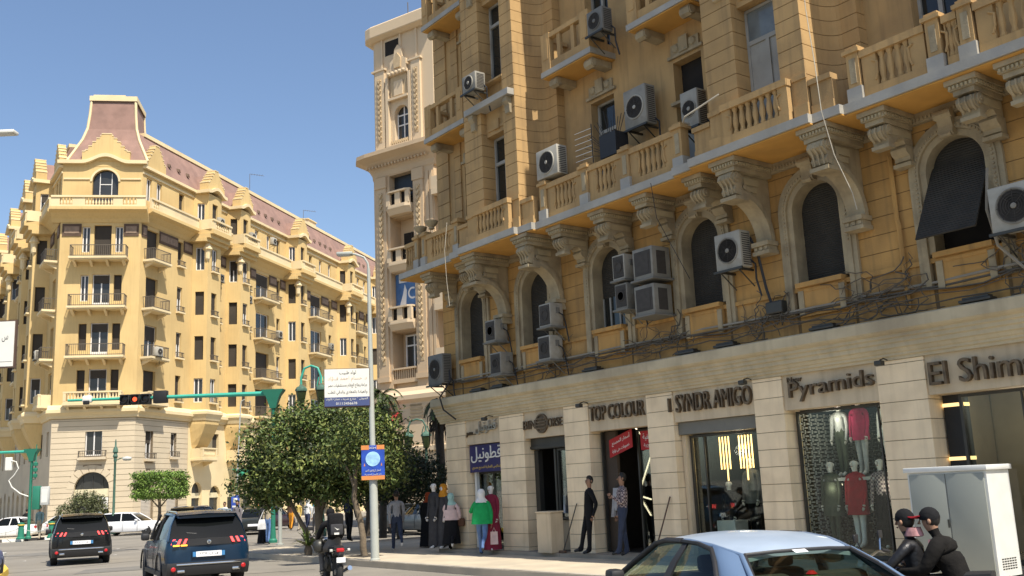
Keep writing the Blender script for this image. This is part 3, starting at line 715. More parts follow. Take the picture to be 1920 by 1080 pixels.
for x in (-.7, 0, .7): k.box(c + x - .03, c + x + .03, -.36, -.3, .14, 4.1, 2)
k.box(c + .35, c + 1.15, -.1, -.07, 1.7, 2.5, 3)
k.build('shopfront', [m_wpane, mat('sign_cream', (0.62, 0.55, 0.36), 0.8, 0.1), m_metal, m_white], CBT)
# cornice bands
def band(T, w0, w1, prof, name, m):
    k = MB(); k.T = T; k.prism(prof, w0, w1, 'x'); return k.build(name, [m], CBT)
CORN = [(-.2, 8.22), (.12, 8.22), (.16, 8.4), (.3, 8.55), (.42, 8.62), (.42, 8.85), (.3, 8.9), (.2, 9.1), (.1, 9.2), (-.2, 9.2)]
TOPC = [(-.25, 22.95), (.05, 22.95), (.22, 23.22), (.6, 23.58), (.86, 23.70), (.95, 23.76), (.95, 23.98), (-.25, 23.98)]
band(TC, -.28, 6.02, CORN, 'cornice', m_yel2); band(TC, -.62, 6.36, TOPC, 'top_cornice', m_yel)
def parapet(T, w0, w1, v, groups, name='parapet'):
    """solid parapet with groups of balusters"""
    k = MB(); k.T = T; k.box(w0, w1, v - .2, v, 23.985, 24.12); k.box(w0, w1, v - .24, v + .05, 24.7, 24.85); cur = w0
    for a, b in groups:
        k.box(cur, a, v - .18, v - .02, 24.12, 24.7); cur = b; n = max(2, int((b - a) / .22))
        for i in range(n): k.lathe([(.05, 0), (.085, .16), (.045, .4), (.07, .58)], a + (b - a) * (i + .5) / n, v - .1, 6, 0, 24.12)
    k.box(cur, w1, v - .18, v - .02, 24.12, 24.7); return k.build(name, [m_yel2], CBT)
parapet(TC, -.52, 6.26, .88, [(.1, 1.0), (1.9, 3.9), (4.6, 5.6)])
# attic storey of the chamfer
ac = sx(-2.75)
k = MB(); k.T = TC
wall_holes(k, .002, 5.798, 24.0, 27.6, [(ac - .95, ac + .95, 24.0, 27.2)], -.3, 0)
k.ring(ac, 26.2, .95, 1.36, -.298, -.002, n=18, m=0)
k.ring(ac, 26.2, .95, 1.1, .0, .07, n=18, m=1)
for z in (26.35,): k.box(.1, ac - 1.12, .002, .08, z, z + .12, 1); k.box(ac + 1.12, 5.7, .002, .08, z, z + .12, 1)
k.build('attic_wall', [m_yel, m_yel2], CBT)
k = MB(); k.T = TC; k.ring(ac, 26.2, 0, .97, -.28, -.25, n=20, m=0); k.box(ac - .95, ac + .95, -.28, -.25, 24.0, 26.2, 0)
for x in (-.45, .41): k.box(ac + x, ac + x + .05, -.25, -.2, 24.0, 26.9, 1)
k.box(ac - .4, ac + .4, -.249, -.215, 26.0, 26.06, 1); k.build('window', [m_wpane, m_wfw], CBT)
def wavy(w0, w1, c, hw, z, rise, n=14):     # eave line that swells up over an arch
    pts = [(w0, z)]
    for i in range(n + 1):
        t = -1 + 2 * i / n; pts.append((c + hw * t, z + rise * (cos(pi * t) + 1) / 2))
    pts.append((w1, z)); return pts
def eave(T, w0, w1, c, hw, z, rise, v0, v1, name='eave'):
    k = MB(); k.T = T; p = wavy(w0, w1, c, hw, z, rise)
    for (a, za), (b, zb) in zip(p, p[1:]):
        if b - a < 1e-4: continue
        k.add([(a, v0, za - .05), (b, v0, zb - .05), (b, v1, zb - .05), (a, v1, za - .05), (a, v0, za + .22), (b, v0, zb + .22), (b, v1, zb + .22), (a, v1, za + .22)],
              [(0, 3, 2, 1), (4, 5, 6, 7), (0, 1, 5, 4), (1, 2, 6, 5), (2, 3, 7, 6), (3, 0, 4, 7)])
    return k.build(name, [m_yel2], CBT)
eave(TC, -.35, 6.15, ac, 1.7, 27.62, .55, -.3, .34)
k = MB(); k.T = TC; p = wavy(.0, 5.8, ac, 1.7, 27.58, .5); k.prism([(a, z) for a, z in p] + [(5.8, 27.4), (0, 27.4)], -.29, .02, 'y'); k.build('attic_frieze', [m_yel], CBT)
def gable(T, c, hw, z0, zt, v0, v1, wave=.35):
    """bell-shaped gable with shallow steps and a small flat crown"""
    k = MB(); k.T = T; h = zt - z0; pts = [(c - hw, z0)]; n = 6
    sh = [(1.0, .30), (.86, .36), (.74, .50), (.58, .66), (.42, .80), (.26, .90), (.2, 1.0)]
    for i, (x, z) in enumerate(sh):
        pts.append((c - hw * x, z0 + h * z))
        if i < len(sh) - 1: pts.append((c - hw * (sh[i + 1][0] + .03), z0 + h * (z + .035)))
    pts = pts + [(2 * c - a, z) for a, z in pts[::-1]]
    k.prism(pts, v0, v1, 'y', 0)
    for i in range(1, len(pts) - 2):
        (a, za), (b, zb) = pts[i], pts[i + 1]
        if abs(b - a) > .6 * abs(zb - za): k.box(min(a, b) - .02, max(a, b) + .02, v0 - .02, v1 + .03, max(za, zb) - .02, max(za, zb) + .05, 1)
    return k.build('gable', [m_yel, m_yel2], CBT)
gable(TC, ac, 1.75, 27.85, 30.0, -.25, .12)
# tower roof: concave, on a square plan behind the chamfer
prs = [(0, 2.95), (.35, 2.80), (1.0, 2.52), (2.0, 2.10), (3.0, 1.83), (4.2, 1.72), (5.35, 1.66)]
k = MB(); k.T = TC; cx = 3.2; cy = -2.95
k.loft([[(cx - r, cy - r, 27.83 + z), (cx + r, cy - r, 27.83 + z), (cx + r, cy + r, 27.83 + z), (cx - r, cy + r, 27.83 + z)] for z, r in prs])
o = k.build('tower_roof', [m_rooft], CBT)
k = MB(); k.T = TC
for sx_, sy_ in ((1, 1), (-1, 1), (1, -1), (-1, -1)): k.tube([(cx + sx_ * r, cy + sy_ * r, 27.85 + z) for z, r in prs], .11, 6)
k.build('hip_ridge', [m_yel2], o)
k = MB(); k.T = TC; r = 1.76; k.box(cx - r, cx + r, cy - r, cy + r, 33.15, 33.22, 1); k.box(cx - r - .03, cx + r + .03, cy - r - .03, cy + r + .03, 33.22, 33.62, 0); k.box(cx - 1.5, cx + .9, cy - r, cy + r, 33.62, 33.72, 0); k.build('roof_cap', [m_yel2, m_frz], o)
k = MB(); k.T = TC; k.box(.01, 5.79, -5.8, -.302, 8.2, 27.8); k.build('tower_core', [m_yel], CBT)
# --- the wings
def wing(T, length, bays, flat_wins, balc, lime_to, bay_d=1.2, seed=1):
    rnd = random.Random(seed)
    brk = []; cur = 0.003
    for a, b in bays: brk.append((cur, a)); cur = b
    brk.append((cur, length))
    FW = lambda z: (z + .45, z + 2.45)
    H = []
    for w0, w1 in flat_wins + [(a + .45, b - .45) for a, b in balc]:
        isb = any(abs(w0 - a - .45) < 1e-6 for a, b in balc)
        for z in FL: H.append((w0, w1, z if isb else FW(z)[0], z + 2.5))
    AH = []
    for w0, w1 in flat_wins: AH.append((w0, w1, 24.9, 26.7))
    for a, b in balc: AH += [(a + .2, a + .9, 24.9, 26.7), (b - .9, b - .2, 24.9, 26.7)]
    k = MB(); k.T = T; zl = 8.2
    for a, b in brk:
        wall_holes(k, a, b, 8.2, 24.0, H); wall_holes(k, a, b, 24.0, 27.28, AH)
    k.box(0.6, length, -5.2, -1.0, 0.2, 27.28)
    k.build('wing_wall', [m_yel], CBT)
    for h in H: cwin(T, *h, CBT, rnd.choice((0, 0, 0, 1, 2)))
    for h in AH: cwin(T, *h, CBT, rnd.choice((0, 1)))
    for w0, w1 in flat_wins:
        for z in FL:
            k = MB(); k.T = T; k.box(w0 - .12, w1 + .12, .003, .28, FW(z)[0] - .12, FW(z)[0]); railing(k, w0 - .05, w1 + .05, .24, FW(z)[0], .42, 1)
            k.build('window_sill', [m_yel2, m_iron], CBT)
    for a, b in balc:
        for i, z in enumerate(FL): cbalcony(T, a, b, z, CBT, .95, 2, not (i == 0 and a < 2))
    # brown frieze between the heads of the top-floor windows
    k = MB(); k.T = T
    for a, b in brk:
        xs = [a + .1] + [x for h in sorted(H) if h[2] > 19 and a < h[0] < b for x in (h[0] - .05, h[1] + .05)] + [b - .1]
        for p, q in zip(xs[::2], xs[1::2]):
            if q - p > .2: k.box(p, q, .004, .06, 21.9, 22.85, 0); k.box(p + .1, q - .1, .061, .085, 22.1, 22.65, 1)
    k.build('frieze', [m_frz, MATS['frieze_relief']], CBT)
    segs = []
    for a, b in bays:
        A, B, C, D = (a, 0), (a + .38, bay_d), (b - .38, bay_d), (b, 0)
        kw = MB(); kp = MB()
        k = MB()
        for (p, q) in ((A, B), (B, C), (C, D)):
            P = Vector((p[0], p[1], 0)); Q = Vector((q[0], q[1], 0)); d = (Q - P); ln = d.length; d.normalize(); n = Vector((-d.y, d.x, 0)); n = n if n.dot((P + Q) / 2 - Vector(((a + b) / 2, .25, 0))) > 0 else -n
            T2 = T @ Matrix(((d.x, n.x, 0, P.x), (d.y, n.y, 0, P.y), (0, 0, 1, 0), (0, 0, 0, 1))); k.T = T2
            hw = .36 if ln < 1.5 else .42; c = ln / 2
            hs = [(c - hw, c + hw, z + .5, z + 2.45) for z in FL]
            at = [(c - .42, c + .42, 24.6, 26.5)] if ln > 1.5 else [(c - .3, c + .3, 24.9, 26.4)]
            wall_holes(k, 0.002, ln - .002, 8.2, 24.0, hs, -.25, 0); wall_holes(k, 0.002, ln - .002, 24.0, 27.26, at, -.25, 0)
            for h in hs + at: segs.append((T2, h, ln))
        k.T = T; k.prism([(a + .42, -.2), (a + .68, bay_d - .42), (b - .68, bay_d - .42), (b - .42, -.2)], 8.2, 27.2)
        # tapering foot under the bay
        s = lambda f, z: [(a + .5 * (1 - f), 0.0, z), (a + .38 + .3 * (1 - f), bay_d * f, z), (b - .38 - .3 * (1 - f), bay_d * f, z), (b - .5 * (1 - f), 0.0, z)]
        if True: k.loft([s(.05, 5.9), s(.35, 6.4), s(.75, 7.3), s(1.0, 8.0), s(1.0, 8.19)])
        k.build('bay_wall', [m_yel], CBT)
        k = MB(); k.T = T
        k.loft([[(x + (x - (a + b) / 2) * f, max(v, 0) * (1 + f) + (0 if v > 0 else 0), z) for x, v in (A, B, C, D)] for f, z in ((.04, 8.3), (.12, 8.6), (.22, 8.8), (.22, 9.0), (.06, 9.15))])
        k.build('bay_cornice', [m_yel2], CBT)
        # round pendant and conical cap on the bay's front
        k = MB(); k.T = T; k.lathe([(.001, 21.3), (.2, 21.6), (.26, 22.3), (.4, 22.4), (.36, 22.55), (.12, 23.0)], a + .38, bay_d - .05, 10); k.build('pendant', [m_yel2], CBT)
    for T2, h, ln in segs:
        cwin(T2, *h, CBT, rnd.choice((0, 0, 0, 2, 1)), -.18)
        if ln > 1.5 and h[2] < 23:
            k = MB(); k.T = T2; k.box(h[0] - .1, h[1] + .1, .003, .25, h[2] - .12, h[2]); railing(k, h[0] - .05, h[1] + .05, .2, h[2], .42, 1); k.build('window_sill', [m_yel2, m_iron], CBT)
    # cornice, parapet and roof follow the bays
    for i, (a, b) in enumerate(brk):
        a2, b2 = a + (.48 if i else .0), b - (.48 if i < len(bays) else 0)
        band(T, a2, b2, TOPC, 'top_cornice', m_yel)
        parapet(T, a2, b2, .88, [(a2 + .25, min(a2 + 1.0, b2 - .3))] if b2 - a2 > 1.5 else [])
        band(T, a, b, CORN, 'cornice', m_yel2)
        k = MB(); k.T = T; k.box(a, b, -.3, .3, 27.3, 27.52); k.build('eave', [m_yel2], CBT)
        k = MB(); k.T = T; k.box(a, b, .003, .09, 26.85, 27.0); k.build('attic_band', [m_yel2], CBT)
    for a, b in bays:
        k = MB(); k.T = T; A = [(a - .42, -.2), (a - .1, bay_d + .8), (b + .1, bay_d + .8), (b + .42, -.2)]
        for f, z0, z1 in ((-.55, 22.95, 23.25), (-.3, 23.25, 23.6), (0, 23.6, 23.98)):
            c = (a + b) / 2; k.prism([(x + (f * .5 if x < c else -f * .5) * -1 * -1, v + f * (v > 0)) for x, v in A], z0 + .001, z1)
        k.build('top_cornice', [m_yel], CBT)
        k = MB(); k.T = T; f0 = bay_d + .74
        k.box(a - .05, b + .05, f0 - .2, f0, 23.985, 24.12); k.box(a - .1, b + .1, f0 - .24, f0 + .05, 24.7, 24.85)
        for x in (a - .05, b - .35): k.box(x, x + .4, f0 - .18, f0 - .02, 24.12, 24.7)
        n = 7
        for j in range(n): k.lathe([(.05, 0), (.085, .16), (.045, .4), (.07, .58)], a + .4 + (b - a - .8) * (j + .5) / n, f0 - .1, 6, 0, 24.12)
        for x in (a - .22, b + .06): k.box(x, x + .16, .35, f0 - .1, 23.985, 24.82)
        k.build('parapet', [m_yel2], CBT)
        eave(T, a - .1, b + .1, (a + b) / 2, (b - a) / 2 - .1, 27.28, .45, -.2, bay_d + .3)
        gable(T, (a + b) / 2, (b - a) / 2 - .1, 27.52, 29.45, bay_d - .7, bay_d + .1)
    k = MB(); k.T = T
    k.prism([(.2, 27.52), (-1.15, 30.6), (-4.6, 30.6), (-5.1, 27.52)], 4.6 if T is TL else .9, length, 'x')
    for a, b in bays: k.prism([((a + b) / 2 - 1.0, 27.52), ((a + b) / 2, 29.2), ((a + b) / 2 + 1.0, 27.52)], -1.0, bay_d - .7, 'y')
    o = k.build('roof', [m_rooft], CBT)
    k = MB(); k.T = T; k.box(4.6 if T is TL else 1.6, length, -1.6, -1.02, 30.56, 30.86); k.build('ridge_beam', [m_yel2], o)
    x = 2.5
    k = MB(); k.T = T
    while x < length - 1:
        if not any(a - .4 < x < b + .4 for a, b in bays):
            k.loft([[(x - .16, -.10, 28.5), (x + .16, -.10, 28.5), (x, -.10, 28.8)], [(x - .16, -.5, 28.8), (x + .16, -.5, 28.8), (x, -.6, 29.0)]])
        x += 1.35
    k.build('roof_vent', [m_frz], o)
BR = [(7.15, 9.95), (12.5, 14.95), (23.8, 26.5), (36.1, 38.8), (45.5, 48.1)]
wing(TR, 52, BR, [(5.0, 5.75), (10.8, 11.5), (16.0, 16.7), (21.9, 22.6), (27.2, 27.9), (33.8, 34.5), (43.6, 44.3)], [(.35, 2.8), (17.4, 20.8), (28.9, 32.4), (39.8, 42.6)], 7, seed=3)
gable(TR, 1.5, 1.2, 27.52, 29.5, -.3, .25)
BLs = [(4.4, 7.0), (10.5, 13.1), (20, 22.6), (30, 32.6), (40, 42.6)]
wing(TL, 50, BLs, [(8.3, 9.0), (14.2, 14.9), (18.4, 19.1), (27, 27.7)], [(.6, 3.0), (15.6, 17.8), (24, 26.4), (35, 37.6)], 0, seed=5)
gable(TL, 1.5, 1.2, 27.52, 29.5, -.3, .25)
stonebase(TR, .003, 6.98, [(1.3, 2.3, 5.2, 7.3), (4.6, 5.4, 5.4, 7.2)], [(1.75, .8, 3.2), (5.0, .8, 3.2)])
for a, b, z0, z1 in [(1.3, 2.3, 5.2, 7.3), (4.6, 5.4, 5.4, 7.2)]:
    cwin(TR, a, b, z0, z1, CBT, 2, -.3); k = MB(); k.T = TR; k.box(a - .12, b + .12, .014, .3, z0 - .2, z0 - .02); railing(k, a - .08, b + .08, .26, z0 - .02, .4, 1); k.build('window_sill', [m_cstone, m_iron], CBT)
k = MB(); k.T = TR
for c in (1.75, 5.0): k.ring(c, 3.2, 0, .82, -.42, -.38, n=16, m=0); k.box(c - .8, c + .8, -.42, -.38, .14, 3.2, 0); k.box(c - .79, c + .79, -.37, -.25, 0.14, 2.3, 1); k.box(c - .79, c + .79, -.24, -.2, 2.35, 2.9, 2)
k.build('shopfront', [m_wpane, mat('roller_shutter', (0.42, 0.38, 0.32), 0.6, 0.08, 2, wave=('Z', 0.1)), MATS['sign_cream']], CBT)
def lowwall(T, w0, w1, pitch, tone):
    k = MB(); k.T = T; ar = []; hs = []; x = w0 + pitch / 2; i = 0
    while x < w1 - pitch / 2 + .01:
        ar.append((x, .85 if i % 2 else .75, 2.7 if i % 2 == 0 else 2.3)); hs.append((x - .5, x + .5, 5.6, 7.4)); x += pitch; i += 1
    wall_holes(k, w0, w1, .14, 8.2, hs + [(c - r, c + r, 0, zs + r) for c, r, zs in ar], -.35, 0)
    for c, r, zs in ar: k.ring(c, zs, r, r * 1.43, -.348, -.004, n=14)
    z = .6
    k.build('lower_wall', [tone], CBT)
    k = MB(); k.T = T
    for c, r, zs in ar: k.ring(c, zs, 0, r + .02, -.34, -.3, n=14, m=0); k.box(c - r, c + r, -.34, -.3, .14, zs, 0); k.box(c - r, c + r, -.29, -.2, 2.2, 2.6, 1)
    k.build('shopfront', [m_wpane, MATS['sign_cream']], CBT)
    for h in hs: cwin(T, *h, CBT, 0)
    return ar
ar = lowwall(TR, 7.02, 51, 2.75, m_yel2)
for i in (0, 2, 4):
    c = ar[i][0]; cbalcony(TR, c - 1.0, c + 1.3, 5.3, CBT, 1.1, 2, False)
lowwall(TL, .01, 49, 3.0, m_cstone)
# ---------------------------------------------------------------- beige tower block at the end of the near building's side street
m_beige = mat('beige_stone', (0.55, 0.405, 0.25), 0.9, 0.06, 0.6, 0.1, 12, dirt=(0.42, 0.32, 0.2), dirt_amt=0.3, dscale=0.4)
m_cream = mat('cream_render', (0.61, 0.475, 0.31), 0.9, 0.05, 0.5, dirt=(0.5, 0.4, 0.26), dirt_amt=0.3, dscale=0.5)
bO = Vector((-8.64, 60, 0)); bD = Vector((0.825, -0.565, 0)); bN = Vector((bD.y, -bD.x, 0))
BT = thing('tower_block', 'slender beige tower block with carved pilasters and flaring cornice behind the ochre building', 'building', bO)
BM = Matrix(((bD.x, bN.x, 0, 0), (bD.y, bN.y, 0, 0), (0, 0, 1, 0), (0, 0, 0, 1)))
m_panel = mat('carved_stone', (0.50, 0.375, 0.22), 0.9, 0.12, 3, 0.3, 14)
m_redaw = mat('red_awning_cloth', (0.42, 0.03, 0.03), 0.8, 0.15, 2)
m_blueposter = mat('blue_poster', (0.07, 0.16, 0.34), 0.6, 0.3, 1.5)
def bt(name, m, f, smooth=None, parent=None):
    k = MB(); k.T = BM; f(k); return k.build(name, m if isinstance(m, list) else [m], parent or BT, smooth)
PL = [(0, -6.5), (.0, -.9), (.1, -.45), (.35, -.12), (.7, .0)]       # rounded left corner, in plan
def plan(d, w1, zz=None): return [(x - d * (1 if x < .3 else .5 if x < .6 else 0.1), v + d * (0 if v < -.8 else .6 if v < -.3 else 1)) for x, v in PL] + [(w1, d), (w1, -6.5)]
def f(k):
    k.prism(plan(0, 1.72) [:-1] + [(1.72, -6.5)], 7.85, 21.0); k.prism([(3.58, 0), (3.58, -6.5), (5.2, -6.5), (5.2, 0)], 7.85, 21.0)
    k.box(1.721, 3.579, -6.5, -1.0, 7.85, 21.0); k.box(1.721, 3.579, -1.0, -.05, 21.0, 21.55)
    for z in (8.15, 11.45, 15.0, 18.5): k.box(1.721, 3.579, -.999, -.25, z - .25, z)
    k.box(5.21, 16, -9, -.55, 7.85, 21.0)
bt('tower_wall', m_beige, f)
def f(k):
    for a, b in ((.72, 1.5), (3.68, 4.42)):
        k.box(a, b, .003, .1, 8.6, 20.2); k.box(a - .06, b + .06, .003, .16, 20.2, 20.9); k.box(a - .08, b + .08, .003, .18, 8.3, 8.6)
        c = (a + b) / 2; k.box(c - .17, c + .17, .101, .12, 9.3, 19.9, 1)
        z = 9.5
        while z < 19.7: k.prism([(c - .14, z + .2), (c, z), (c + .14, z + .2), (c + .1, z + .32), (c, z + .22), (c - .1, z + .32)], .12, .2, 'y', 1); z += .36
    for x in (4.62, 4.92): k.box(x, x + .2, .003, .06, 8.6, 20.6)
bt('carved_pilaster', [m_beige, m_panel], f)
FLARE = [(.0, 20.9), (.06, 21.0), (.1, 21.3), (.25, 21.6), (.5, 21.85), (.85, 22.02), (1.0, 22.08), (1.0, 22.32), (.6, 22.4), (.1, 22.55)]
def f(k):
    k.loft([[(x, v, z) for x, v in plan(d, 5.3 + d * .7)] for d, z in FLARE])
    x = .2
    while x < 5: k.box(x, x + .1, .3, .45, 21.48, 21.62); x += .26
bt('flared_cornice', m_beige, f)
def f(k):
    k.prism(plan(-.12, 1.95), 22.45, 30.1); k.prism([(3.45, -.12), (5.3, -.12), (5.3, -6.5), (3.45, -6.5)], 22.45, 30.1)
    k.box(1.951, 3.449, -6.5, -.125, 25.9, 30.099)
    k.box(1.951, 3.449, -6.5, -.125, 22.45, 23.1)
    k.box(1.951, 3.449, -6.5, -.7, 23.1, 25.9); k.ring(2.7, 24.78, .55, 1.3, -.69, -.128, n=16)
    for s_ in (-1, 1): k.box(*sorted((2.7 + s_ * .55, 2.7 + s_ * .748)), -.69, -.128, 23.1, 24.78)
    k.box(5.301, 16, -9, -.6, 21.0, 29)
bt('upper_wall', m_cream, f)
def f(k):
    for a, b in ((.75, 1.5), (3.7, 4.4)):
        k.box(a, b, -.117, .06, 22.6, 27.9); c = (a + b) / 2; k.box(c - .17, c + .17, .061, .08, 23.2, 27.4, 1); z = 23.3
        while z < 27.1: k.prism([(c - .13, z + .2), (c, z), (c + .13, z + .2), (c + .1, z + .3), (c, z + .2), (c - .1, z + .3)], .08, .15, 'y', 1); z += .34
        k.box(a - .25, b + .1, -.117, .12, 27.9, 28.02)
    k.box(1.62, 1.85, -.117, .1, 22.6, 27.3); k.box(3.45, 3.64, -.117, .1, 22.6, 27.3)
    k.box(1.9, 3.44, -.117, .14, 25.7, 25.85); k.box(1.86, 3.44, -.117, .18, 27.3, 27.5); k.box(2.0, 3.3, -.117, -.02, 25.86, 27.3, 1); k.box(2.3, 3.0, -.019, .06, 25.95, 26.9, 0)
    for x in (1.95, 2.25, 2.55, 2.85, 3.15): k.lathe([(.001, 0), (.13, .05), (.09, .16), (.001, .2)], x + .05, 27.42, 8, 0, .1, 'y')
    k.prism([(2.05, 27.5), (2.05, 28.2), (2.35, 28.4), (2.45, 29.0), (2.7, 29.25), (2.95, 29.0), (3.05, 28.4), (3.35, 28.2), (3.35, 27.5)], -.117, .1, 'y'); k.prism([(2.45, 27.7), (2.4, 28.3), (2.7, 28.7), (3.0, 28.3), (2.95, 27.7)], .1, .2, 'y', 1)
    for x in (1.95,): k.box(1.95, 3.45, -.117, .2, 22.56, 22.75)
    for i in range(9): k.box(2.0 + i * .16, 2.08 + i * .16, -.117, .1, 22.76, 23.05, 1)
    for x in (1.2, 2.72, 4.0): k.box(x, x + .14, -.117, -.03, 28.1, 30.09)
bt('carved_frame', [m_cream, m_panel], f)
def f(k):
    k.loft([[(x, v, z) for x, v in plan(d, 5.5)] for d, z in ((.05, 30.0), (.35, 30.15), (.38, 30.2), (.38, 30.85), (.3, 30.95))])
bt('roof_slab', m_cream, f)
def f(k): k.ring(2.7, 24.78, 0, .56, -.5, -.46, n=16, m=0); k.box(2.15, 3.25, -.5, -.46, 23.1, 24.78, 0); k.box(2.66, 2.74, -.459, -.42, 23.1, 25.3, 1); k.box(2.15, 3.25, -.459, -.43, 24.1, 24.18, 1); k.box(2.15, 2.22, -.459, -.42, 23.1, 24.9, 1); k.box(3.18, 3.25, -.459, -.42, 23.1, 24.9, 1); k.box(2.15, 3.25, -.459, -.42, 23.1, 23.18, 1); k.box(2.15, 3.25, -.459, -.43, 24.74, 24.82, 1)
bt('window', [m_wpane, m_wfw], f)
bt('window', m_dark, lambda k: k.box(1.5, 2.6, -.115, -.108, 28.85, 29.8))
bt('window', mat('black_blind', (0.02, 0.025, 0.028), 0.4, 0.1), lambda k: k.box(1.75, 3.55, -.5, -.46, 19.4, 20.99))
def f(k): k.box(2.0, 3.3, -.98, -.94, 15.0, 17.4, 0); k.box(2.62, 2.68, -.94, -.9, 15.0, 17.4, 1)
bt('window', [m_dark, m_wshut], f)
def f(k):
    k.box(2.0, 3.35, -.98, -.94, 8.5, 11.1, 0)
    for x in (2.0, 2.62, 3.27): k.box(x, x + .09, -.94, -.88, 8.5, 11.1, 1)
    for z in (8.5, 10.4, 11.0): k.box(2.0, 3.36, -.939, -.89, z, z + .09, 1)
bt('window', [m_wpane, m_wfw], f)
def f(k): k.box(1.74, 3.56, -.42, -.38, 12.4, 14.75, 0); k.prism([(1.9, 12.5), (2.5, 12.5), (2.6, 13.7), (2.45, 14.1), (2.3, 13.5)], -.38, -.376, 'y', 1); k.ring(3.05, 13.5, .25, .36, -.38, -.375, R(60), R(300), 12, 1); k.box(2.0, 3.4, -.38, -.377, 14.2, 14.5, 1)
bt('poster', [m_blueposter, m_wfw], f)
for z0, z1 in ((18.75, 19.75), (15.25, 16.2), (11.7, 12.65)):
    def f(k):
        P = lambda e: [(1.73 - e * .2, -.2), (1.73 - e * .2, .25 + e), (2.0, .42 + e), (3.3, .42 + e), (3.57 + e * .2, .25 + e), (3.57 + e * .2, -.2)]
        k.loft([[(x, v, z) for x, v in P(e)] for e, z in ((-.15, z0 - .45), (.0, z0 - .2), (.08, z0 - .1), (.08, z0))]); k.prism(P(.05), z0, z0 + .12); k.prism(P(.06), z1 - .1, z1)
        for a, b in ((1.75, 2.05), (2.45, 2.85), (3.25, 3.55)): k.prism([(a, .2), (a, .38), (b, .38), (b, .2)], z0 + .12, z1 - .1)
        k.box(1.8, 3.5, .1, .15, z0 + .12, z1 - .1, 1)
    bt('balcony', [m_cream, m_dark], f)
def f(k):
    k.box(1.73, 3.57, -.3, .0, 8.151, 8.4); k.box(1.73, 3.57, -.3, .05, 8.95, 9.05)
    for i in range(11): k.box(1.78 + i * .165, 1.86 + i * .165, -.2, -.08, 8.4, 8.95)
bt('balustrade', m_beige, f)
for z in (9.1, 12.4, 15.9, 19.3):    # side bay at the right
    bt('side_balcony', [m_cream, m_iron], lambda k: (k.box(5.25, 7.2, -.54, .35, z - .35, z), k.box(5.25, 7.2, .2, .32, z + .001, z + .75)))
    bt('window', m_wpane, lambda k: k.box(5.6, 6.6, -.545, -.5, z, z + 2.3))
    bt('window', m_wpane, lambda k: k.add([(-.004, -1.3, z), (-.004, -2.1, z), (-.004, -2.1, z + 2), (-.004, -1.3, z + 2)], [(0, 1, 2, 3)]))
def f(k):
    k.loft([[(x, v, z) for x, v in plan(d, 16)] for d, z in ((.25, 0.14), (.25, 6.6), (.3, 6.7), (.3, 6.9), (.55, 7.1), (.55, 7.35), (.2, 7.6), (.1, 7.84))])
    k.loft([[(x, v, z) for x, v in plan(d, 16.1)] for d, z in ((.3, 4.1), (.45, 4.15), (.45, 4.4), (.3, 4.45))])
bt('base_storey', m_cream, f)
def f(k): k.loft([[(1.1, .27, 6.5), (2.4, .27, 6.5), (2.4, .3, 6.45), (1.1, .3, 6.45)], [(.95, 1.3, 5.75), (2.65, 1.3, 5.75), (2.65, 1.3, 5.7), (.95, 1.3, 5.7)]])
bt('awning', m_redaw, f)
bt('wall_vent', m_panel, lambda k: [k.box(3.2, 4.1, .255, .3, 5.9 + i * .2, 6.02 + i * .2) for i in range(5)])
o = MB(); o.T = BM
for w, v, h in ((3.3, -.3, 1.1), (4.3, -.6, 2.2), (4.9, -.6, 2.4)): o.tube([(w, v, 30.9), (w, v, 30.95 + h)], .03, 5)
for z in (32.2, 32.7, 33.1): o.tube([(4.3, -.6, z - .2), (4.9, -.6, z)], .02, 5); o.tube([(4.3, -.6, z), (4.9, -.6, z - .25)], .015, 5)
an = o.build('roof_aerial', [m_iron], None, loc=bO); tag(an, 'thin metal lattice aerial standing on the roof of the beige tower block', 'aerial')
# ---------------------------------------------------------------- trees and plants
def leafmat(name, col, rough=0.55):
    m = mat(name, col, rough, 0.35, 1.5, spec=0.35)
    return m
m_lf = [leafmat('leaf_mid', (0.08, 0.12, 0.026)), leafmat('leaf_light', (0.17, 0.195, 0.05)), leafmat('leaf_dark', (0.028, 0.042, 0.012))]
m_lfb = [leafmat('leaf_bright', (0.13, 0.22, 0.035)), leafmat('leaf_bright2', (0.18, 0.27, 0.05)), leafmat('leaf_deep', (0.06, 0.11, 0.02))]
m_lfo = [leafmat('leaf_olive', (0.10, 0.115, 0.045)), leafmat('leaf_olive2', (0.16, 0.165, 0.075)), leafmat('leaf_olive3', (0.055, 0.065, 0.028))]
m_bark = mat('bark', (0.16, 0.125, 0.085), 0.95, 0.25, 6, 0.6, 25)
m_barkd = mat('dark_bark', (0.06, 0.048, 0.035), 0.95, 0.25, 6, 0.6, 25)
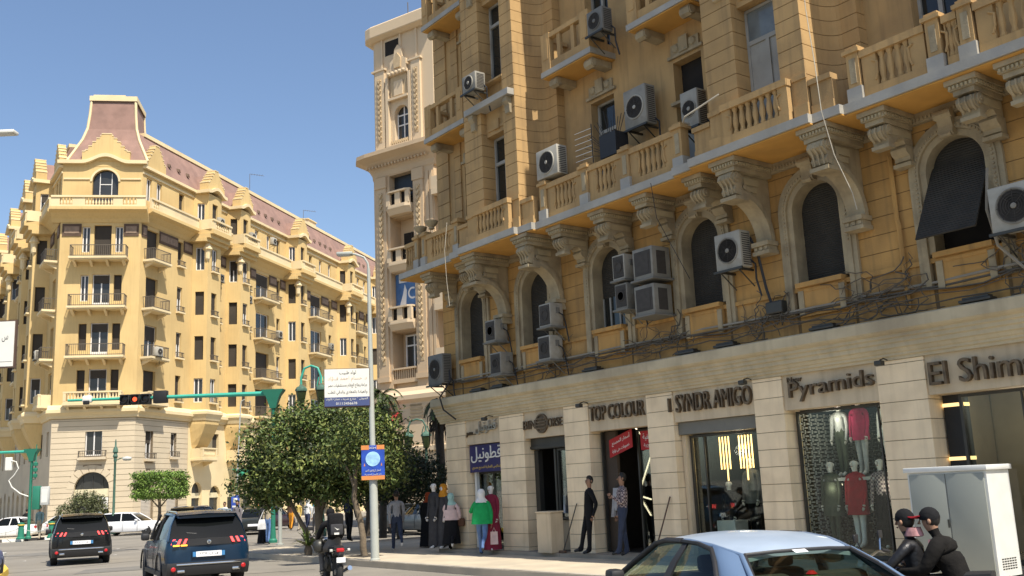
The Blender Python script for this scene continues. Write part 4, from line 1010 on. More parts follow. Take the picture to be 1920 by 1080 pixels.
def foliage(name, blobs, nclump, per, leaf, mats, parent, seed, spread=.22, shell=.55, box=False):
    rg = np.random.default_rng(seed); B = np.array(blobs, float); wts = B[:, 3] * B[:, 4] * B[:, 5]; wts = wts ** .7; wts /= wts.sum()
    idx = rg.choice(len(B), nclump, p=wts); d = rg.normal(size=(nclump, 3)); d /= np.linalg.norm(d, axis=1)[:, None]
    if box: d = rg.uniform(-1, 1, (nclump, 3)); mx = np.abs(d).max(1)[:, None]; d = np.where(rg.random((nclump, 1)) < .75, d / mx, d)
    rr = shell + (1.08 - shell) * rg.random(nclump) ** .6
    if box: rr = np.ones(nclump)
    c = B[idx, :3] + d * B[idx, 3:6] * rr[:, None]
    cm = rg.choice(3, nclump, p=[.5, .28, .22])
    n = nclump * per; ci = np.repeat(np.arange(nclump), per)
    p = c[ci] + rg.normal(size=(n, 3)) * spread * np.array([1, 1, .7])
    nr = rg.normal(size=(n, 3)) + np.array([0, 0, .7]) + d[ci] * .5; nr /= np.linalg.norm(nr, axis=1)[:, None]
    a = np.cross(nr, rg.normal(size=(n, 3))); a /= np.linalg.norm(a, axis=1)[:, None]; b = np.cross(nr, a)
    L = leaf * rg.uniform(.6, 1.3, n)[:, None]; W = L * .5
    V = np.empty((n, 4, 3)); V[:, 0] = p - a * L * .5; V[:, 1] = p + b * W * .5 + nr * L * .08; V[:, 2] = p + a * L * .5; V[:, 3] = p - b * W * .5 + nr * L * .08
    me = bpy.data.meshes.new(name); me.from_pydata(V.reshape(-1, 3).tolist(), [], np.arange(n * 4).reshape(-1, 4).tolist())
    for q in mats: me.materials.append(q)
    lm = np.where(rg.random(n) < .75, cm[ci], rg.integers(0, 3, n)); me.polygons.foreach_set('material_index', lm.astype(np.int32))
    o = bpy.data.objects.new(name, me); COL.objects.link(o); o.parent = parent; return o
def limbs(name, paths, m, parent):
    k = MB()
    for pts, r0, r1 in paths:
        P = [Vector(p) for p in pts]; out = []; n = len(P)
        q = []
        for i in range(n - 1):
            for t in (0, .33, .66): q.append(P[i].lerp(P[i + 1], t) + Vector((random.uniform(-1, 1), random.uniform(-1, 1), 0)) * .02)
        q.append(P[-1]); k.tube(q, [r0 + (r1 - r0) * i / (len(q) - 1) for i in range(len(q))], 8)
    return k.build(name, m, parent, smooth=60)
# big ficus on the corner of the pavement
T1 = thing('ficus_tree', 'broad dark green street tree with several leaning stems behind the motorcycle', 'tree', (-6.3, 31.8, .15))
limbs('trunk', [([(0.05, 0, -.05), (0, 0, 1.2), (-.1, .1, 2.6), (-.3, .1, 3.6)], .15, .05), ([(0, .05, 0), (-.55, .1, .95), (-1.1, .2, 1.9), (-1.7, .3, 2.6)], .09, .03),
    ([(.05, 0, 1.1), (.4, .1, 2.3), (.9, .2, 3.3)], .09, .03), ([(-.05, .05, 1.4), (-.7, .1, 2.4), (-1.0, .2, 3.4)], .07, .03), ([(.3, .1, 2.0), (1.3, .1, 2.7), (1.9, .2, 3.0)], .06, .02)], m_bark, T1)
foliage('crown', [(-.2, .1, 3.15, 2.0, 1.8, 1.25), (1.2, .2, 3.1, 1.35, 1.3, 1.2), (-1.1, .2, 2.5, 1.2, 1.2, .9), (-1.8, .3, 2.05, .8, .8, .6), (.6, .1, 2.2, 1.3, 1.2, .7), (-.2, .3, 3.9, 1.1, 1.0, .6), (1.5, .2, 3.9, .8, .8, .55), (2.0, .2, 2.4, .75, .8, .75), (-.9, .3, 2.1, .9, .9, .5)], 1300, 30, .14, m_lf, T1, 11)
# thin leaning tree by the lamp post
T2 = thing('thin_tree', 'slim crooked tree trunk leaning beside the tall lamp post', 'tree', (-4.5, 29.0, .15))
limbs('trunk', [([(.05, 0, -.05), (-.02, 0, .8), (-.22, .05, 1.6), (-.2, .1, 2.3), (.1, .1, 3.0)], .10, .05), ([(-.2, .05, 1.9), (-.5, .1, 2.6)], .05, .02)], m_bark, T2)
foliage('crown', [(.2, .2, 3.4, .9, .9, .85), (-.3, .3, 2.9, .8, .8, .6), (.55, .1, 2.6, .55, .6, .5)], 220, 28, .115, m_lf, T2, 12)
# dark trees in the building's shade
for i, (x, y, blobs, lab) in enumerate([(-4.6, 38.6, [(0, 0, 2.35, 1.5, 1.4, 1.0), (.9, .2, 2.1, 1.0, 1.0, .8), (-1.2, 0, 2.2, .9, .9, .8)], 'low round tree in deep shade behind the walking man in grey'),
        (-6.6, 44.0, [(0, 0, 2.9, 1.8, 1.6, 1.1), (1.3, .3, 2.5, 1.2, 1.2, .9), (-1.3, 0, 2.6, 1.1, 1.1, .9)], 'dark tree farther back along the shaded side street'),]):
    t = thing('shade_tree', lab, 'tree', (x, y, .15), 0, 'dark trees in the side street')
    limbs('trunk', [([(0, 0, -.05), (.05, 0, 1.0), (0, 0, 2.0)], .12, .06), ([(0, 0, 1.1), (.6, .1, 1.9)], .07, .03), ([(0, 0, 1.0), (-.5, .1, 1.9)], .07, .03)], m_barkd, t)
    foliage('crown', blobs, 420, 26, .13, [m_lf[2], leafmat('leaf_in_shade', (0.016, 0.026, 0.010)), m_lf[2]], t, 20 + i)  # the building's shade is put into these darker leaf colours too
# palm against the end of the near building
def palm(loc, h, label, nf, fl, seed, droop=1.0, skirt=True, r0=.2):
    rnd = random.Random(seed); t = thing('palm_tree', label, 'tree', loc)
    limbs('trunk', [([(0, 0, -.05), (.03, .02, h * .5), (.0, 0, h)], r0, r0 * .75)], m_barkd, t)
    k = MB()
    for i in range(nf):
        az = 2 * pi * i / nf + rnd.uniform(-.2, .2); up = rnd.uniform(.1, 1.2); ln = fl * rnd.uniform(.75, 1.1); p = Vector((0, 0, h)); d = Vector((cos(az) * cos(up), sin(az) * cos(up), sin(up))); pts = [p.copy()]
        for s in range(8): p = p + d * ln / 8; d = (d + Vector((0, 0, -.24 * droop))).normalized(); pts.append(p.copy())
        k.tube(pts, [.03 - .003 * j for j in range(9)], 5, 1)
        for j in range(1, 9):
            tdir = (pts[j] - pts[j - 1]).normalized(); side = tdir.cross(Vector((0, 0, 1))).normalized() if abs(tdir.z) < .99 else Vector((1, 0, 0))
            for q in range(3):
                bpt = pts[j - 1].lerp(pts[j], q / 3)
                for sg in (-1, 1):
                    ll = fl * .2 * (1 - .5 * j / 9); e = bpt + side * sg * ll + tdir * ll * .6 - Vector((0, 0, ll * .4)); w = tdir * .03
                    k.add([tuple(bpt - w), tuple(bpt + w), tuple(e + Vector((0, 0, .01))), tuple(e)], [(0, 1, 2, 3)], rnd.choice((0, 0, 2)))
    if skirt:
        for i in range(40):
            az = rnd.uniform(0, 2 * pi); z = h - rnd.uniform(.1, .9); a = Vector((cos(az) * r0 * .8, sin(az) * r0 * .8, z)); b = a + Vector((cos(az) * rnd.uniform(.1, .4), sin(az) * rnd.uniform(.1, .4), -rnd.uniform(.4, 1.1))); k.tube([a, (a + b) / 2 + Vector((cos(az) * .12, sin(az) * .12, .1)), b], [.04, .03, .012], 4, 1)
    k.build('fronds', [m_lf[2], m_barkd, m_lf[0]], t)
    return t
palm((-3.1, 39.9, .15), 5.1, 'dark palm with a hanging skirt of dead fronds at the corner of the ochre building', 12, 1.1, 3, 1.9)
palm((-5.6, 41.5, .15), 5.6, 'palm with drooping dark fronds rising behind the white street sign', 16, 1.25, 4, 1.5, True, .16)
# clipped square tree, hedge bush and the spiky plant by the kerb
G3 = lambda x, y, D: (CAM + (_f + _r * ((x - 960) / FPX) - _u * ((y - 540) / FPX)) * (D / (_f + _r * ((x - 960) / FPX) - _u * ((y - 540) / FPX)).y))
p = G3(299, 935, 66.5)
t = thing('clipped_tree', 'bright green street tree clipped into a box on a bare trunk', 'tree', (p.x, p.y, 0))
limbs('trunk', [([(0, 0, -.05), (.02, 0, 1.3), (0, 0, 2.6)], .12, .09), ([(0, 0, 1.6), (.7, 0, 2.4)], .06, .03), ([(0, 0, 1.6), (-.7, 0, 2.4)], .06, .03)], m_bark, t)
foliage('crown', [(0, 0, 3.05, 1.36, 1.2, .72)], 420, 26, .15, m_lfb, t, 31, .13, box=True)
p = G3(157, 960, 65.5)
t = thing('hedge_bush', 'rounded olive green bush at the foot of the stone corner', 'bush', (p.x, p.y, 0))
limbs('trunk', [([(0, 0, -.05), (.1, 0, .9)], .1, .06), ([(.4, 0, 0), (.5, 0, .9)], .08, .05), ([(-.5, 0, 0), (-.6, 0, .8)], .08, .05)], m_bark, t)
foliage('crown', [(.2, 0, 1.55, 1.25, .9, 1.25), (-.85, 0, 1.15, .8, .7, 1.0), (.75, 0, 1.4, .7, .7, 1.15)], 420, 26, .13, m_lfo, t, 33, .13)
p = G3(578, 1032, 30.5)
t = thing('spiky_plant', 'small spiky palm shrub growing at the foot of the leaning stems', 'plant', (p.x, p.y, .15))
k = MB()
for i in range(22):
    az = random.uniform(0, 2 * pi); up = random.uniform(.15, 1.2); d = Vector((cos(az) * cos(up), sin(az) * cos(up), sin(up))); L_ = random.uniform(.5, .8); s = d.cross(Vector((0, 0, 1))).normalized() * .035
    a = Vector((0, 0, .25)) + d * .05; b = a + d * L_ * .6; c = b + (d + Vector((0, 0, -.5))).normalized() * L_ * .4
    k.add([tuple(a - s), tuple(a + s), tuple(b + s), tuple(b - s), tuple(c)], [(0, 1, 2, 3), (3, 2, 4)], random.randint(0, 1))
k.lathe([(.1, -.05), (.13, .15), (.07, .3)], 0, 0, 8, 2); k.build('leaves', [m_lf[0], m_lfo[1], m_bark], t)
k = MB(); q = [(-4.75, 28.4), (-3.55, 27.3), (-3.95, 28.9), (-4.6, 29.9)]; k.add([(x, y, .156) for x, y in ((-5.0, 29.0), (-4.35, 28.2), (-3.9, 28.9), (-4.5, 29.8))], [(0, 1, 2, 3)]); struct(k.build('tree_pit', mat('dark_soil', (0.05, 0.04, 0.03), 0.95, 0.3, 6)))
# ---------------------------------------------------------------- street furniture
m_gpole = mat('grey_green_pole_paint', (0.40, 0.42, 0.38), 0.55, 0.08, 2, 0.05, 20, dirt=(0.24, 0.23, 0.2), dirt_amt=0.4, dscale=2)
m_green = mat('traffic_green_paint', (0.025, 0.19, 0.12), 0.5, 0.12, 2, dirt=(0.02, 0.09, 0.06), dirt_amt=0.4, dscale=2)
m_pale = mat('pale_green_paint', (0.045, 0.36, 0.26), 0.5, 0.1, 2)
m_oldg = mat('old_green_paint', (0.06, 0.125, 0.09), 0.6, 0.2, 4)
m_blk = mat('black_plastic', (0.015, 0.015, 0.015), 0.5, 0.1)
m_signw = mat('sign_white', (0.70, 0.69, 0.62), 0.5, 0.04)
m_signb = mat('sign_navy', (0.06, 0.08, 0.19), 0.5, 0.05)
m_ink = mat('sign_ink', (0.08, 0.075, 0.07), 0.6, 0.05)
m_orange = mat('faded_orange_ink', (0.62, 0.45, 0.30), 0.6, 0.05)
m_brown = mat('brown_frame', (0.10, 0.06, 0.04), 0.6, 0.1)
m_lamp = mat('lamp_glass', (0.55, 0.55, 0.5), 0.25, 0.1)
m_redl = mat('red_signal_lit', (0.8, 0.08, 0.03), 0.4, 0.0, emit=(1.0, 0.10, 0.03), emit_s=1.2)
YB = lambda n, m, mb, par, sm=35: mb.build(n, m, par, sm)
# tall street lamp with two boards on it
LP = thing('street_lamp', 'tall grey lamp post with a short curved arm, carrying a white board and blue banner', 'street lamp', (-3.83, 26.7, .15))
LP.rotation_euler = (0, R(-.35), 0)
k = MB(); k.lathe([(.13, 0), (.13, .04), (.112, .06), (.105, 2.2), (.092, 2.3), (.078, 2.4), (.065, 5.0), (.045, 7.7)], 0, 0, 14); YB('pole', [m_gpole], k, LP)
k = MB(); k.tube([(0, 0, 7.65), (-.02, 0, 7.85), (-.12, 0, 8.02), (-.35, .0, 8.12), (-.5, 0, 8.14)], .032, 8); YB('arm', [m_gpole], k, LP)
k = MB(); k.rbox(-.86, -.42, -.11, .11, 8.10, 8.19, .03); k.box(-.82, -.5, -.08, .08, 8.085, 8.10, 1); YB('lamp_head', [m_gpole, m_lamp], k, LP)
SB = thing('street_sign', 'white rectangular board with Arabic lines and a navy foot, fixed to the lamp post', 'sign', (-3.83, 26.7, .15), R(8))
k = MB(); k.box(-1.26, -.06, -.06, .14, 3.96, 4.98, 1); k.box(-1.245, -.075, -.075, -.061, 4.22, 4.965, 0); k.box(-1.245, -.075, -.075, -.061, 3.985, 4.22, 2); SB_b = YB('board', [m_signw, m_brown, m_signb], k, SB, None)
def sign_text(par, body, u0, u1, z0, z1, m, v=-.0755, name='lettering'):
    k = MB(); text_shape(k, body, u0, u1, z0, z1, 0, .004); k.V = [(x, v - y, z) for x, y, z in k.V]; return k.build(name, [m], par)
sign_text(SB, arab('لواء طبيب'), -.86, -.42, 4.80, 4.92, m_ink)
sign_text(SB, arab('د. حسام احمد فؤاد'), -1.16, -.14, 4.63, 4.77, m_orange)
sign_text(SB, arab('جراحة وعلاج العظام بمستشفيات مصر'), -1.16, -.13, 4.46, 4.58, m_ink)
sign_text(SB, arab('والعيادة بالمعادي والدقي للطب'), -1.16, -.13, 4.28, 4.40, m_ink)
sign_text(SB, arab('العنوان ٦ شارع شريف عمارة اللواء'), -1.2, -.12, 4.12, 4.2, m_signw)
sign_text(SB, '01113456678', -.95, -.4, 4.02, 4.085, m_signw)
k = MB(); k.tube([(-.1, .0, 4.2), (.0, .0, 4.2)], .03, 6); k.tube([(-.1, .0, 4.8), (.0, .0, 4.8)], .03, 6); k.build('bracket', [m_gpole], SB)
BN = thing('banner', 'blue and orange advertising banner wrapped on the lamp post below the white board', 'banner', (-3.83, 26.7, .15), R(3))
m_bnb = mat('banner_blue', (0.02, 0.07, 0.40), 0.5, 0.25, 5); m_bno = mat('banner_orange', (0.62, 0.24, 0.07), 0.5, 0.1); m_bnl = mat('banner_light_blue', (0.32, 0.55, 0.78), 0.5, 0.25, 8)
k = MB(); k.rbox(-.30, .30, -.15, -.13, 2.05, 2.93, .008, 0); k.box(-.302, -.1, -.156, -.149, 2.82, 2.935, 1); k.box(.1, .302, -.156, -.149, 2.82, 2.935, 1); k.box(-.302, .302, -.156, -.149, 2.045, 2.15, 1)
k.lathe([(.19, 0), (.17, .006), (.001, .009)], 0, 2.58, 20, 2, -.152 - .009, 'y') ; k.prism([(-.12, 2.45), (0, 2.33), (.12, 2.45)], -.156, -.15, 'y', 0)
for sg in (-1, 1): k.prism([(sg * .24, 2.4), (sg * .2, 2.4), (sg * .22, 2.48)], -.156, -.15, 'y', 1)
k.build('cloth', [m_bnb, m_bno, m_bnl], BN)
sign_text(BN, arab('الحفل الغنائي الكبير'), -.2, .2, 2.24, 2.31, m_signw, -.157); sign_text(BN, arab('دار الأوبرا المصرية'), -.22, .22, 2.16, 2.215, m_signw, -.157); sign_text(BN, '2024', -.1, .08, 2.84, 2.89, m_signw, -.157)
k = MB(); k.tube([(0, -.13, 2.2), (0, -.1, 2.2)], .05, 6); k.tube([(0, -.13, 2.8), (0, -.1, 2.8)], .05, 6); k.build('clamp', [m_gpole], BN)
# traffic signal on the right-hand kerb: a flared green post with a long arm
def trio(k, x0, z, s, lit, y=-.12):
    for i in range(3):
        x = x0 + i * s; k.rbox(x, x + s * .93, y, .12, z, z + s, .02, 0)
        k.lathe([(s * .36, 0), (s * .36, -.1), (s * .33, -.1), (s * .33, -.01)], x + s * .47, z + s * .5, 14, 0, y, 'y'); k.lathe([(s * .31, 0), (.001, -.02)], x + s * .47, z + s * .5, 14, 1 if i == lit else 2, y - .004, 'y')
        k.box(x + s * .1, x + s * .84, y - .14, y, z + s * .86, z + s * .9, 0)
m_lens = mat('dark_lens', (0.04, 0.03, 0.02), 0.2, 0.1)
p = G3(512, 1014, 40.5)
TS = thing('traffic_light', 'green traffic light with flared post behind the tree and a long arm showing red', 'traffic light', (p.x, p.y, .15))
def flared_post(t, h, s=1.0):
    k = MB(); k.lathe([(.17, 0), (.17, .1), (.12, .16), (.10, .5), (.09, .6), (.085, h - .75), (.10, h - .7)], 0, 0, 12)
    k.loft([[(x * a, y * b, z) for x, y in ((-1, -1), (1, -1), (1, 1), (-1, 1))] for a, b, z in ((.12, .12, h - .75), (.17, .16, h - .55), (.28, .2, h - .25), (.42, .24, h - .06), (.44, .25, h))]); return YB('post', [m_green], k, t)
flared_post(TS, 6.0)
zA = 5.86
k = MB(); k.tube([(-.3, 0, zA), (-8.3, 0, zA + .07)], [.095, .05], 8); YB('arm', [m_pale], k, TS)
k = MB(); k.rbox(-4.82, -4.28, -.14, .14, zA - .2, zA + .3, .03); YB('signal_box', [m_blk], k, TS)
k = MB(); trio(k, -6.17, zA - .22, .42, 1); YB('signal_head', [m_blk, m_redl, m_lens], k, TS)
k = MB(); k.rbox(-7.7, -7.32, -.1, .1, zA - .05, zA + .23, .05, 0); k.rbox(-7.62, -7.38, -.18, -.08, zA - .14, zA + .02, .02, 1); k.tube([(-4.9, 0, zA + .1), (-5.0, 0, zA - .1)], .06, 8, 1); YB('camera', [m_signw, m_blk], k, TS)
# traffic signal on the island at the left
p = G3(53, 1003, 62.0)
TS2 = thing('traffic_light', 'green flared traffic light post on the left island with meter boxes on its side', 'traffic light', (p.x, p.y, .14))
flared_post(TS2, 5.35)
k = MB(); k.tube([(-.3, 0, 5.2), (-6.5, 0, 5.25)], [.09, .06], 8); YB('arm', [m_pale], k, TS2)
k = MB(); k.rbox(.18, .62, -.15, .15, 1.7, 3.1, .03, 0); YB('meter_box', [m_green], k, TS2)
k = MB(); k.rbox(.66, 1.16, -.12, .12, 1.95, 3.05, .03, 0); k.box(.74, 1.08, -.125, -.12, 2.1, 2.9, 1); YB('white_box', [mat('light_grey_box', (0.5, 0.5, 0.47), 0.6, 0.05), m_signw], k, TS2)
k = MB()
for z in (3.6, 3.95, 4.3): k.lathe([(.02, 0), (.13, .02), (.15, .2), (.05, .24)], .28, -.1, 10, 0, z)
k.tube([(.1, -.1, 3.5), (.3, -.1, 3.5), (.3, -.1, 5.6)], .03, 6, 0); YB('signal_head', [m_green], k, TS2)
# white meter with a coiled cable on the wall side of that post
k = MB(); k.rbox(-1.6, -1.2, -.1, .1, 4.1, 4.9, .04, 0); k.tube([(-1.2, -.1, 4.7), (-.9, -.1, 4.6), (-.75, -.1, 4.2), (-1.0, -.1, 3.8), (-1.3, -.1, 3.5), (-1.1, -.1, 3.1), (-.6, -.05, 2.7), (-.1, 0, 2.5)], .035, 6, 0)
k.build('cable_box', [m_signw], TS2)
# old ornamental lamps
def old_lamp(px, py, D, h, label, kind):
    p = G3(px, py, D); t = thing('ornate_lamp', label, 'street lamp', (p.x, p.y, .14), 0)
    k = MB(); k.lathe([(.2, 0), (.2, .3), (.14, .4), (.11, .9), (.085, 1.0), (.07, h * .78), (.1, h * .79), (.09, h * .82)], 0, 0, 10); YB('post', [m_oldg], k, t)
    if kind == 1:
        k = MB(); k.lathe([(.09, h * .82), (.16, h * .84), (.1, h * .87), (.17, h * .89), (.13, h * .93), (.06, h * .95), (.05, h * 1.0), (.02, h * 1.03)], 0, 0, 10); k.tube([(.1, 0, h * .8), (.4, 0, h * .82), (.55, 0, h * .82)], .03, 6); YB('crown', [m_oldg], k, t)
        k = MB(); k.lathe([(.02, .16), (.26, .1), (.3, 0), (.2, -.12), (.02, -.14)], .75, 0, 12, 0, h * .81); YB('globe', [m_lamp], k, t)
    else:
        k = MB(); k.tube([(0, 0, h * .8), (0, 0, h * .93), (-.15, 0, h * .985), (-.45, 0, h), (-.75, 0, h * .985), (-.9, 0, h * .93), (-.9, 0, h * .89)], .05, 8); k.tube([(0, 0, h * .84), (.18, 0, h * .87), (.1, 0, h * .93)], .03, 6); k.tube([(0, 0, h * .84), (-.2, 0, h * .87), (-.1, 0, h * .93)], .03, 6); YB('arm', [m_pale if kind == 2 else m_oldg], k, t)
        for x in (-.9, .02):
            k = MB(); z = h * .89
            k.lathe([(.05, 0), (.1, -.08), (.2, -.12), (.27, -.22), (.27, -.26)], x, -.12 if x > -.5 else 0, 6, 0, z); k.lathe([(.25, -.262), (.15, -.85), (.06, -.95)], x, -.12 if x > -.5 else 0, 6, 1, z); k.lathe([(.27, -.26), (.275, -.3), (.25, -.3)], x, -.12 if x > -.5 else 0, 6, 0, z); YB('lantern', [m_oldg, m_lf[2]], k, t)
    return t
old_lamp(212, 985, 64.5, 5.7, 'old green ornamental lamp with an oval light head, standing before the stone corner', 1)
old_lamp(604, 1010, 45, 7.5, 'old green lamp with a hooked arm and two hanging lanterns above the street tree', 2)
old_lamp(803, 985, 52, 5.4, 'old green ornamental lamp half hidden by the dark palm', 3)
# plain poles
p = G3(525, 1022, 38.2); t = thing('steel_post', 'short plain grey post on the nose of the pavement', 'post', (p.x, p.y, .15)); k = MB(); k.lathe([(.15, 0), (.15, .05), (.075, .06), (.07, 2.45), (.001, 2.47)], 0, 0, 10); YB('post', [m_gpole], k, t)
p = G3(441, 975, 60); t = thing('sign_pole', 'thin tall pole with a small blue round-cornered sign near the yellow arches', 'sign', (p.x, p.y, .14)); k = MB(); k.tube([(0, 0, 0), (.1, 0, 3), (.25, 0, 7.2), (.3, 0, 7.5), (.5, 0, 7.6)], [.05, .045, .035, .03, .03], 8); YB('post', [m_gpole], k, t)
k = MB(); k.rbox(-.22, .26, -.1, -.06, 1.2, 2.0, .02, 0); k.rbox(-.1, .14, -.11, -.1, 1.6, 1.85, .004, 1); k.box(-.15, .19, -.108, -.1, 1.32, 1.42, 1); YB('sign_plate', [mat('parking_blue', (0.05, 0.10, 0.42), 0.5, 0.05), m_signw], k, t)
# bollards with a chain on the island
bl = []
for px, lab in ((39, 'green tapered bollard left of the man in the teal jacket'), (96, 'green tapered bollard just behind the black car')):
    p = G3(px, 1004, 61.5); bl.append(p); t = thing('bollard', lab, 'bollard', (p.x, p.y, .14), 0, 'green bollards'); k = MB(); k.lathe([(.25, 0), (.25, .1), (.19, .14), (.15, .75), (.18, .78), (.19, .95), (.001, .99)], 0, 0, 12); YB('post', [m_green], k, t); k = MB(); k.lathe([(.185, .8), (.20, .81), (.20, .86), (.185, .87)], 0, 0, 12); YB('band', [m_yellow], k, t)
k = MB()
for a, b in ((Vector((bl[0].x - 2.4, bl[0].y - .3, 0)), bl[0]), (bl[0], bl[1])):
    k.tube([Vector((a.x + (b.x - a.x) * t, a.y + (b.y - a.y) * t, .85 - .3 * (1 - (2 * t - 1) ** 2))) for t in [i / 10 for i in range(11)]], .018, 5)
o = k.build('chain', [m_gpole]); tag(o, 'sagging grey chain strung between the green bollards', 'chain')
# utility cabinet
cp = nb(9.0, 0) * 0 + Vector((6.04, 16.0, .15)); CBN = thing('utility_cabinet', 'tall white two-door utility cabinet on the pavement with a grey shaded front', 'cabinet', cp, RZ_NB)
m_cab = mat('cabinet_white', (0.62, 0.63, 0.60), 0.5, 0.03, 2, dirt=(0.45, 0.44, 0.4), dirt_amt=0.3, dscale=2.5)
k = MB(); k.box(0, 1.27, -.02, .62, .1, 1.62, 0); k.box(.03, 1.24, .0, .6, 0, .1, 1); YB('body', [m_cab, m_metal], k, CBN, None)
k = MB(); k.rbox(-.04, 1.31, -.07, .66, 1.622, 1.70, .012); YB('roof', [m_cab], k, CBN)
for x0, x1 in ((.035, .628), (.642, 1.235)):
    k = MB(); k.rbox(x0, x1, -.045, -.021, .14, 1.59, .006); o = YB('door', [mat('cabinet_shaded', (0.27, 0.285, 0.25), 0.5, 0.04, 1.5)], k, CBN)  # door colour darkened to carry the shade on this front
k = MB()
for i in range(5):
    for j in range(6): k.box(1.271, 1.275, .1 + j * .07, .15 + j * .07, .2 + i * .035, .215 + i * .035)
YB('vent', [m_metal], k, CBN, None)
k = MB(); k.box(.60, .625, -.06, -.045, .8, .92); YB('handle', [m_metal], k, CBN, None)
# street light head and billboard at the left edge
p = G3(-116, 1100, 22); t = thing('roadside_lamp', 'street lamp reaching in from the left with a flat pale head', 'street lamp', (p.x, p.y, 0), R(0)); hz = 10.38
k = MB(); k.lathe([(.14, 0), (.1, 4), (.06, hz - .3)], 0, 0, 10); k.tube([(0, 0, hz - .35), (.1, 0, hz - .1), (.5, 0, hz - .02), (.62, 0, hz)], .04, 8); YB('post', [m_gpole], k, t)
k = MB(); k.rbox(.6, 1.12, -.13, .13, hz - .035, hz + .045, .02, 0); k.box(.66, 1.08, -.1, .1, hz - .045, hz - .036, 1); YB('lamp_head', [m_signw, m_lamp], k, t)
p = G3(-42, 1000, 40); t = thing('billboard', 'white billboard with a thin brown frame at the left edge of the street', 'billboard', (p.x, p.y, 0), 0)
k = MB(); k.box(-2.2, 1.1, -.05, .1, 7.45, 9.38, 1); k.box(-2.16, 1.05, -.062, -.051, 7.5, 9.33, 0); YB('panel', [m_signw, m_brown], k, t, None)
k = MB(); k.tube([(-1.0, .2, 0), (-1.0, .2, 8.5)], .12, 10); YB('post', [m_gpole], k, t)
sign_text(t, arab('س'), .55, .8, 8.5, 8.75, m_ink, -.063); k = MB(); k.box(.3, 1.0, -.064, -.0625, 7.68, 7.7); k.build('line', [m_ink], t)
# ---------------------------------------------------------------- vehicles (x forward, y left, z up)
def paint(name, col, rough=.3, metal=.0, coat=.3): return mat(name, col, rough, 0.06, 1.0, metal=metal, coat=coat, spec=.3)
m_tyre = mat('tyre_rubber', (0.02, 0.02, 0.02), 0.85, 0.2, 8)
m_alloy = mat('alloy_grey', (0.35, 0.35, 0.36), 0.35, 0.1, metal=0.8)
m_cglass = mat('tinted_glass', (0.006, 0.007, 0.007), 0.06, 0.0, spec=0.22)
m_trimb = mat('black_trim', (0.02, 0.02, 0.021), 0.55, 0.1)
m_red = mat('tail_red', (0.45, 0.012, 0.015), 0.2, 0.1, coat=.5)
m_redlit = mat('tail_lit', (0.8, 0.05, 0.04), 0.3, 0.0, emit=(1.0, .10, .10), emit_s=1.0)
m_amb = mat('indicator_lit', (0.9, 0.35, 0.03), 0.3, 0.0, emit=(1.0, .45, .05), emit_s=1.3)
m_plate = mat('plate_white', (0.8, 0.8, 0.8), 0.4, 0.02)
m_plateb = mat('plate_blue', (0.05, 0.20, 0.42), 0.4, 0.05)
m_chrome = mat('chrome', (0.6, 0.6, 0.6), 0.12, 0.0, metal=1.0)
m_seat = mat('seat_cloth', (0.035, 0.035, 0.035), 0.9, 0.2)
def interp(tab, x):
    for (a, *p), (b, *q) in zip(tab, tab[1:]):
        if a <= x <= b:
            t = (x - a) / (b - a) if b > a else 0; t2 = t * t * (3 - 2 * t) * .5 + t * .5
            return [u + (v - u) * t2 for u, v in zip(p, q)]
    return list(tab[-1][1:]) if x > tab[-1][0] else list(tab[0][1:])
def carbody(name, tab, wheels, rw, mats, parent, n=44):
    """tab rows: x, half width, underside z, belt z, crown; wheel arches are cut out"""
    k = MB(); x0, x1 = tab[0][0], tab[-1][0]; secs = []
    for i in range(n + 1):
        x = x0 + (x1 - x0) * (0.5 - 0.5 * cos(pi * i / n)); w, zb, zt, cr = interp(tab, x); h = zt - zb
        half = [(w * .80, zb), (w * .95, zb + .05), (w * .985, zb + h * .18), (w, zb + h * .42), (w * .995, zb + h * .66), (w * .965, zb + h * .86), (w * .93, zt - .015), (w * .86, zt + .01), (w * .45, zt + cr * .8)]
        secs.append([(x, y, z) for y, z in half] + [(x, 0, zt + cr)] + [(x, -y, z) for y, z in half[::-1]])
    k.loft(secs); o = k.build('body', mats, parent, smooth=50)
    cut = MB()
    for wx, wy in wheels: cut.lathe([(rw * 1.14, -.3), (rw * 1.14, .3)], wx, rw, 24, 0, wy, 'y')
    c = cut.build('cutter', mats); m = o.modifiers.new('arch', 'BOOLEAN'); m.operation = 'DIFFERENCE'; m.object = c; m.solver = 'EXACT'
    bpy.context.view_layer.update(); dg = bpy.context.evaluated_depsgraph_get(); me = bpy.data.meshes.new_from_object(o.evaluated_get(dg)); o.modifiers.clear(); o.data = me
    bpy.data.objects.remove(c); me.shade_smooth(); me.set_sharp_from_angle(angle=R(45)); return o
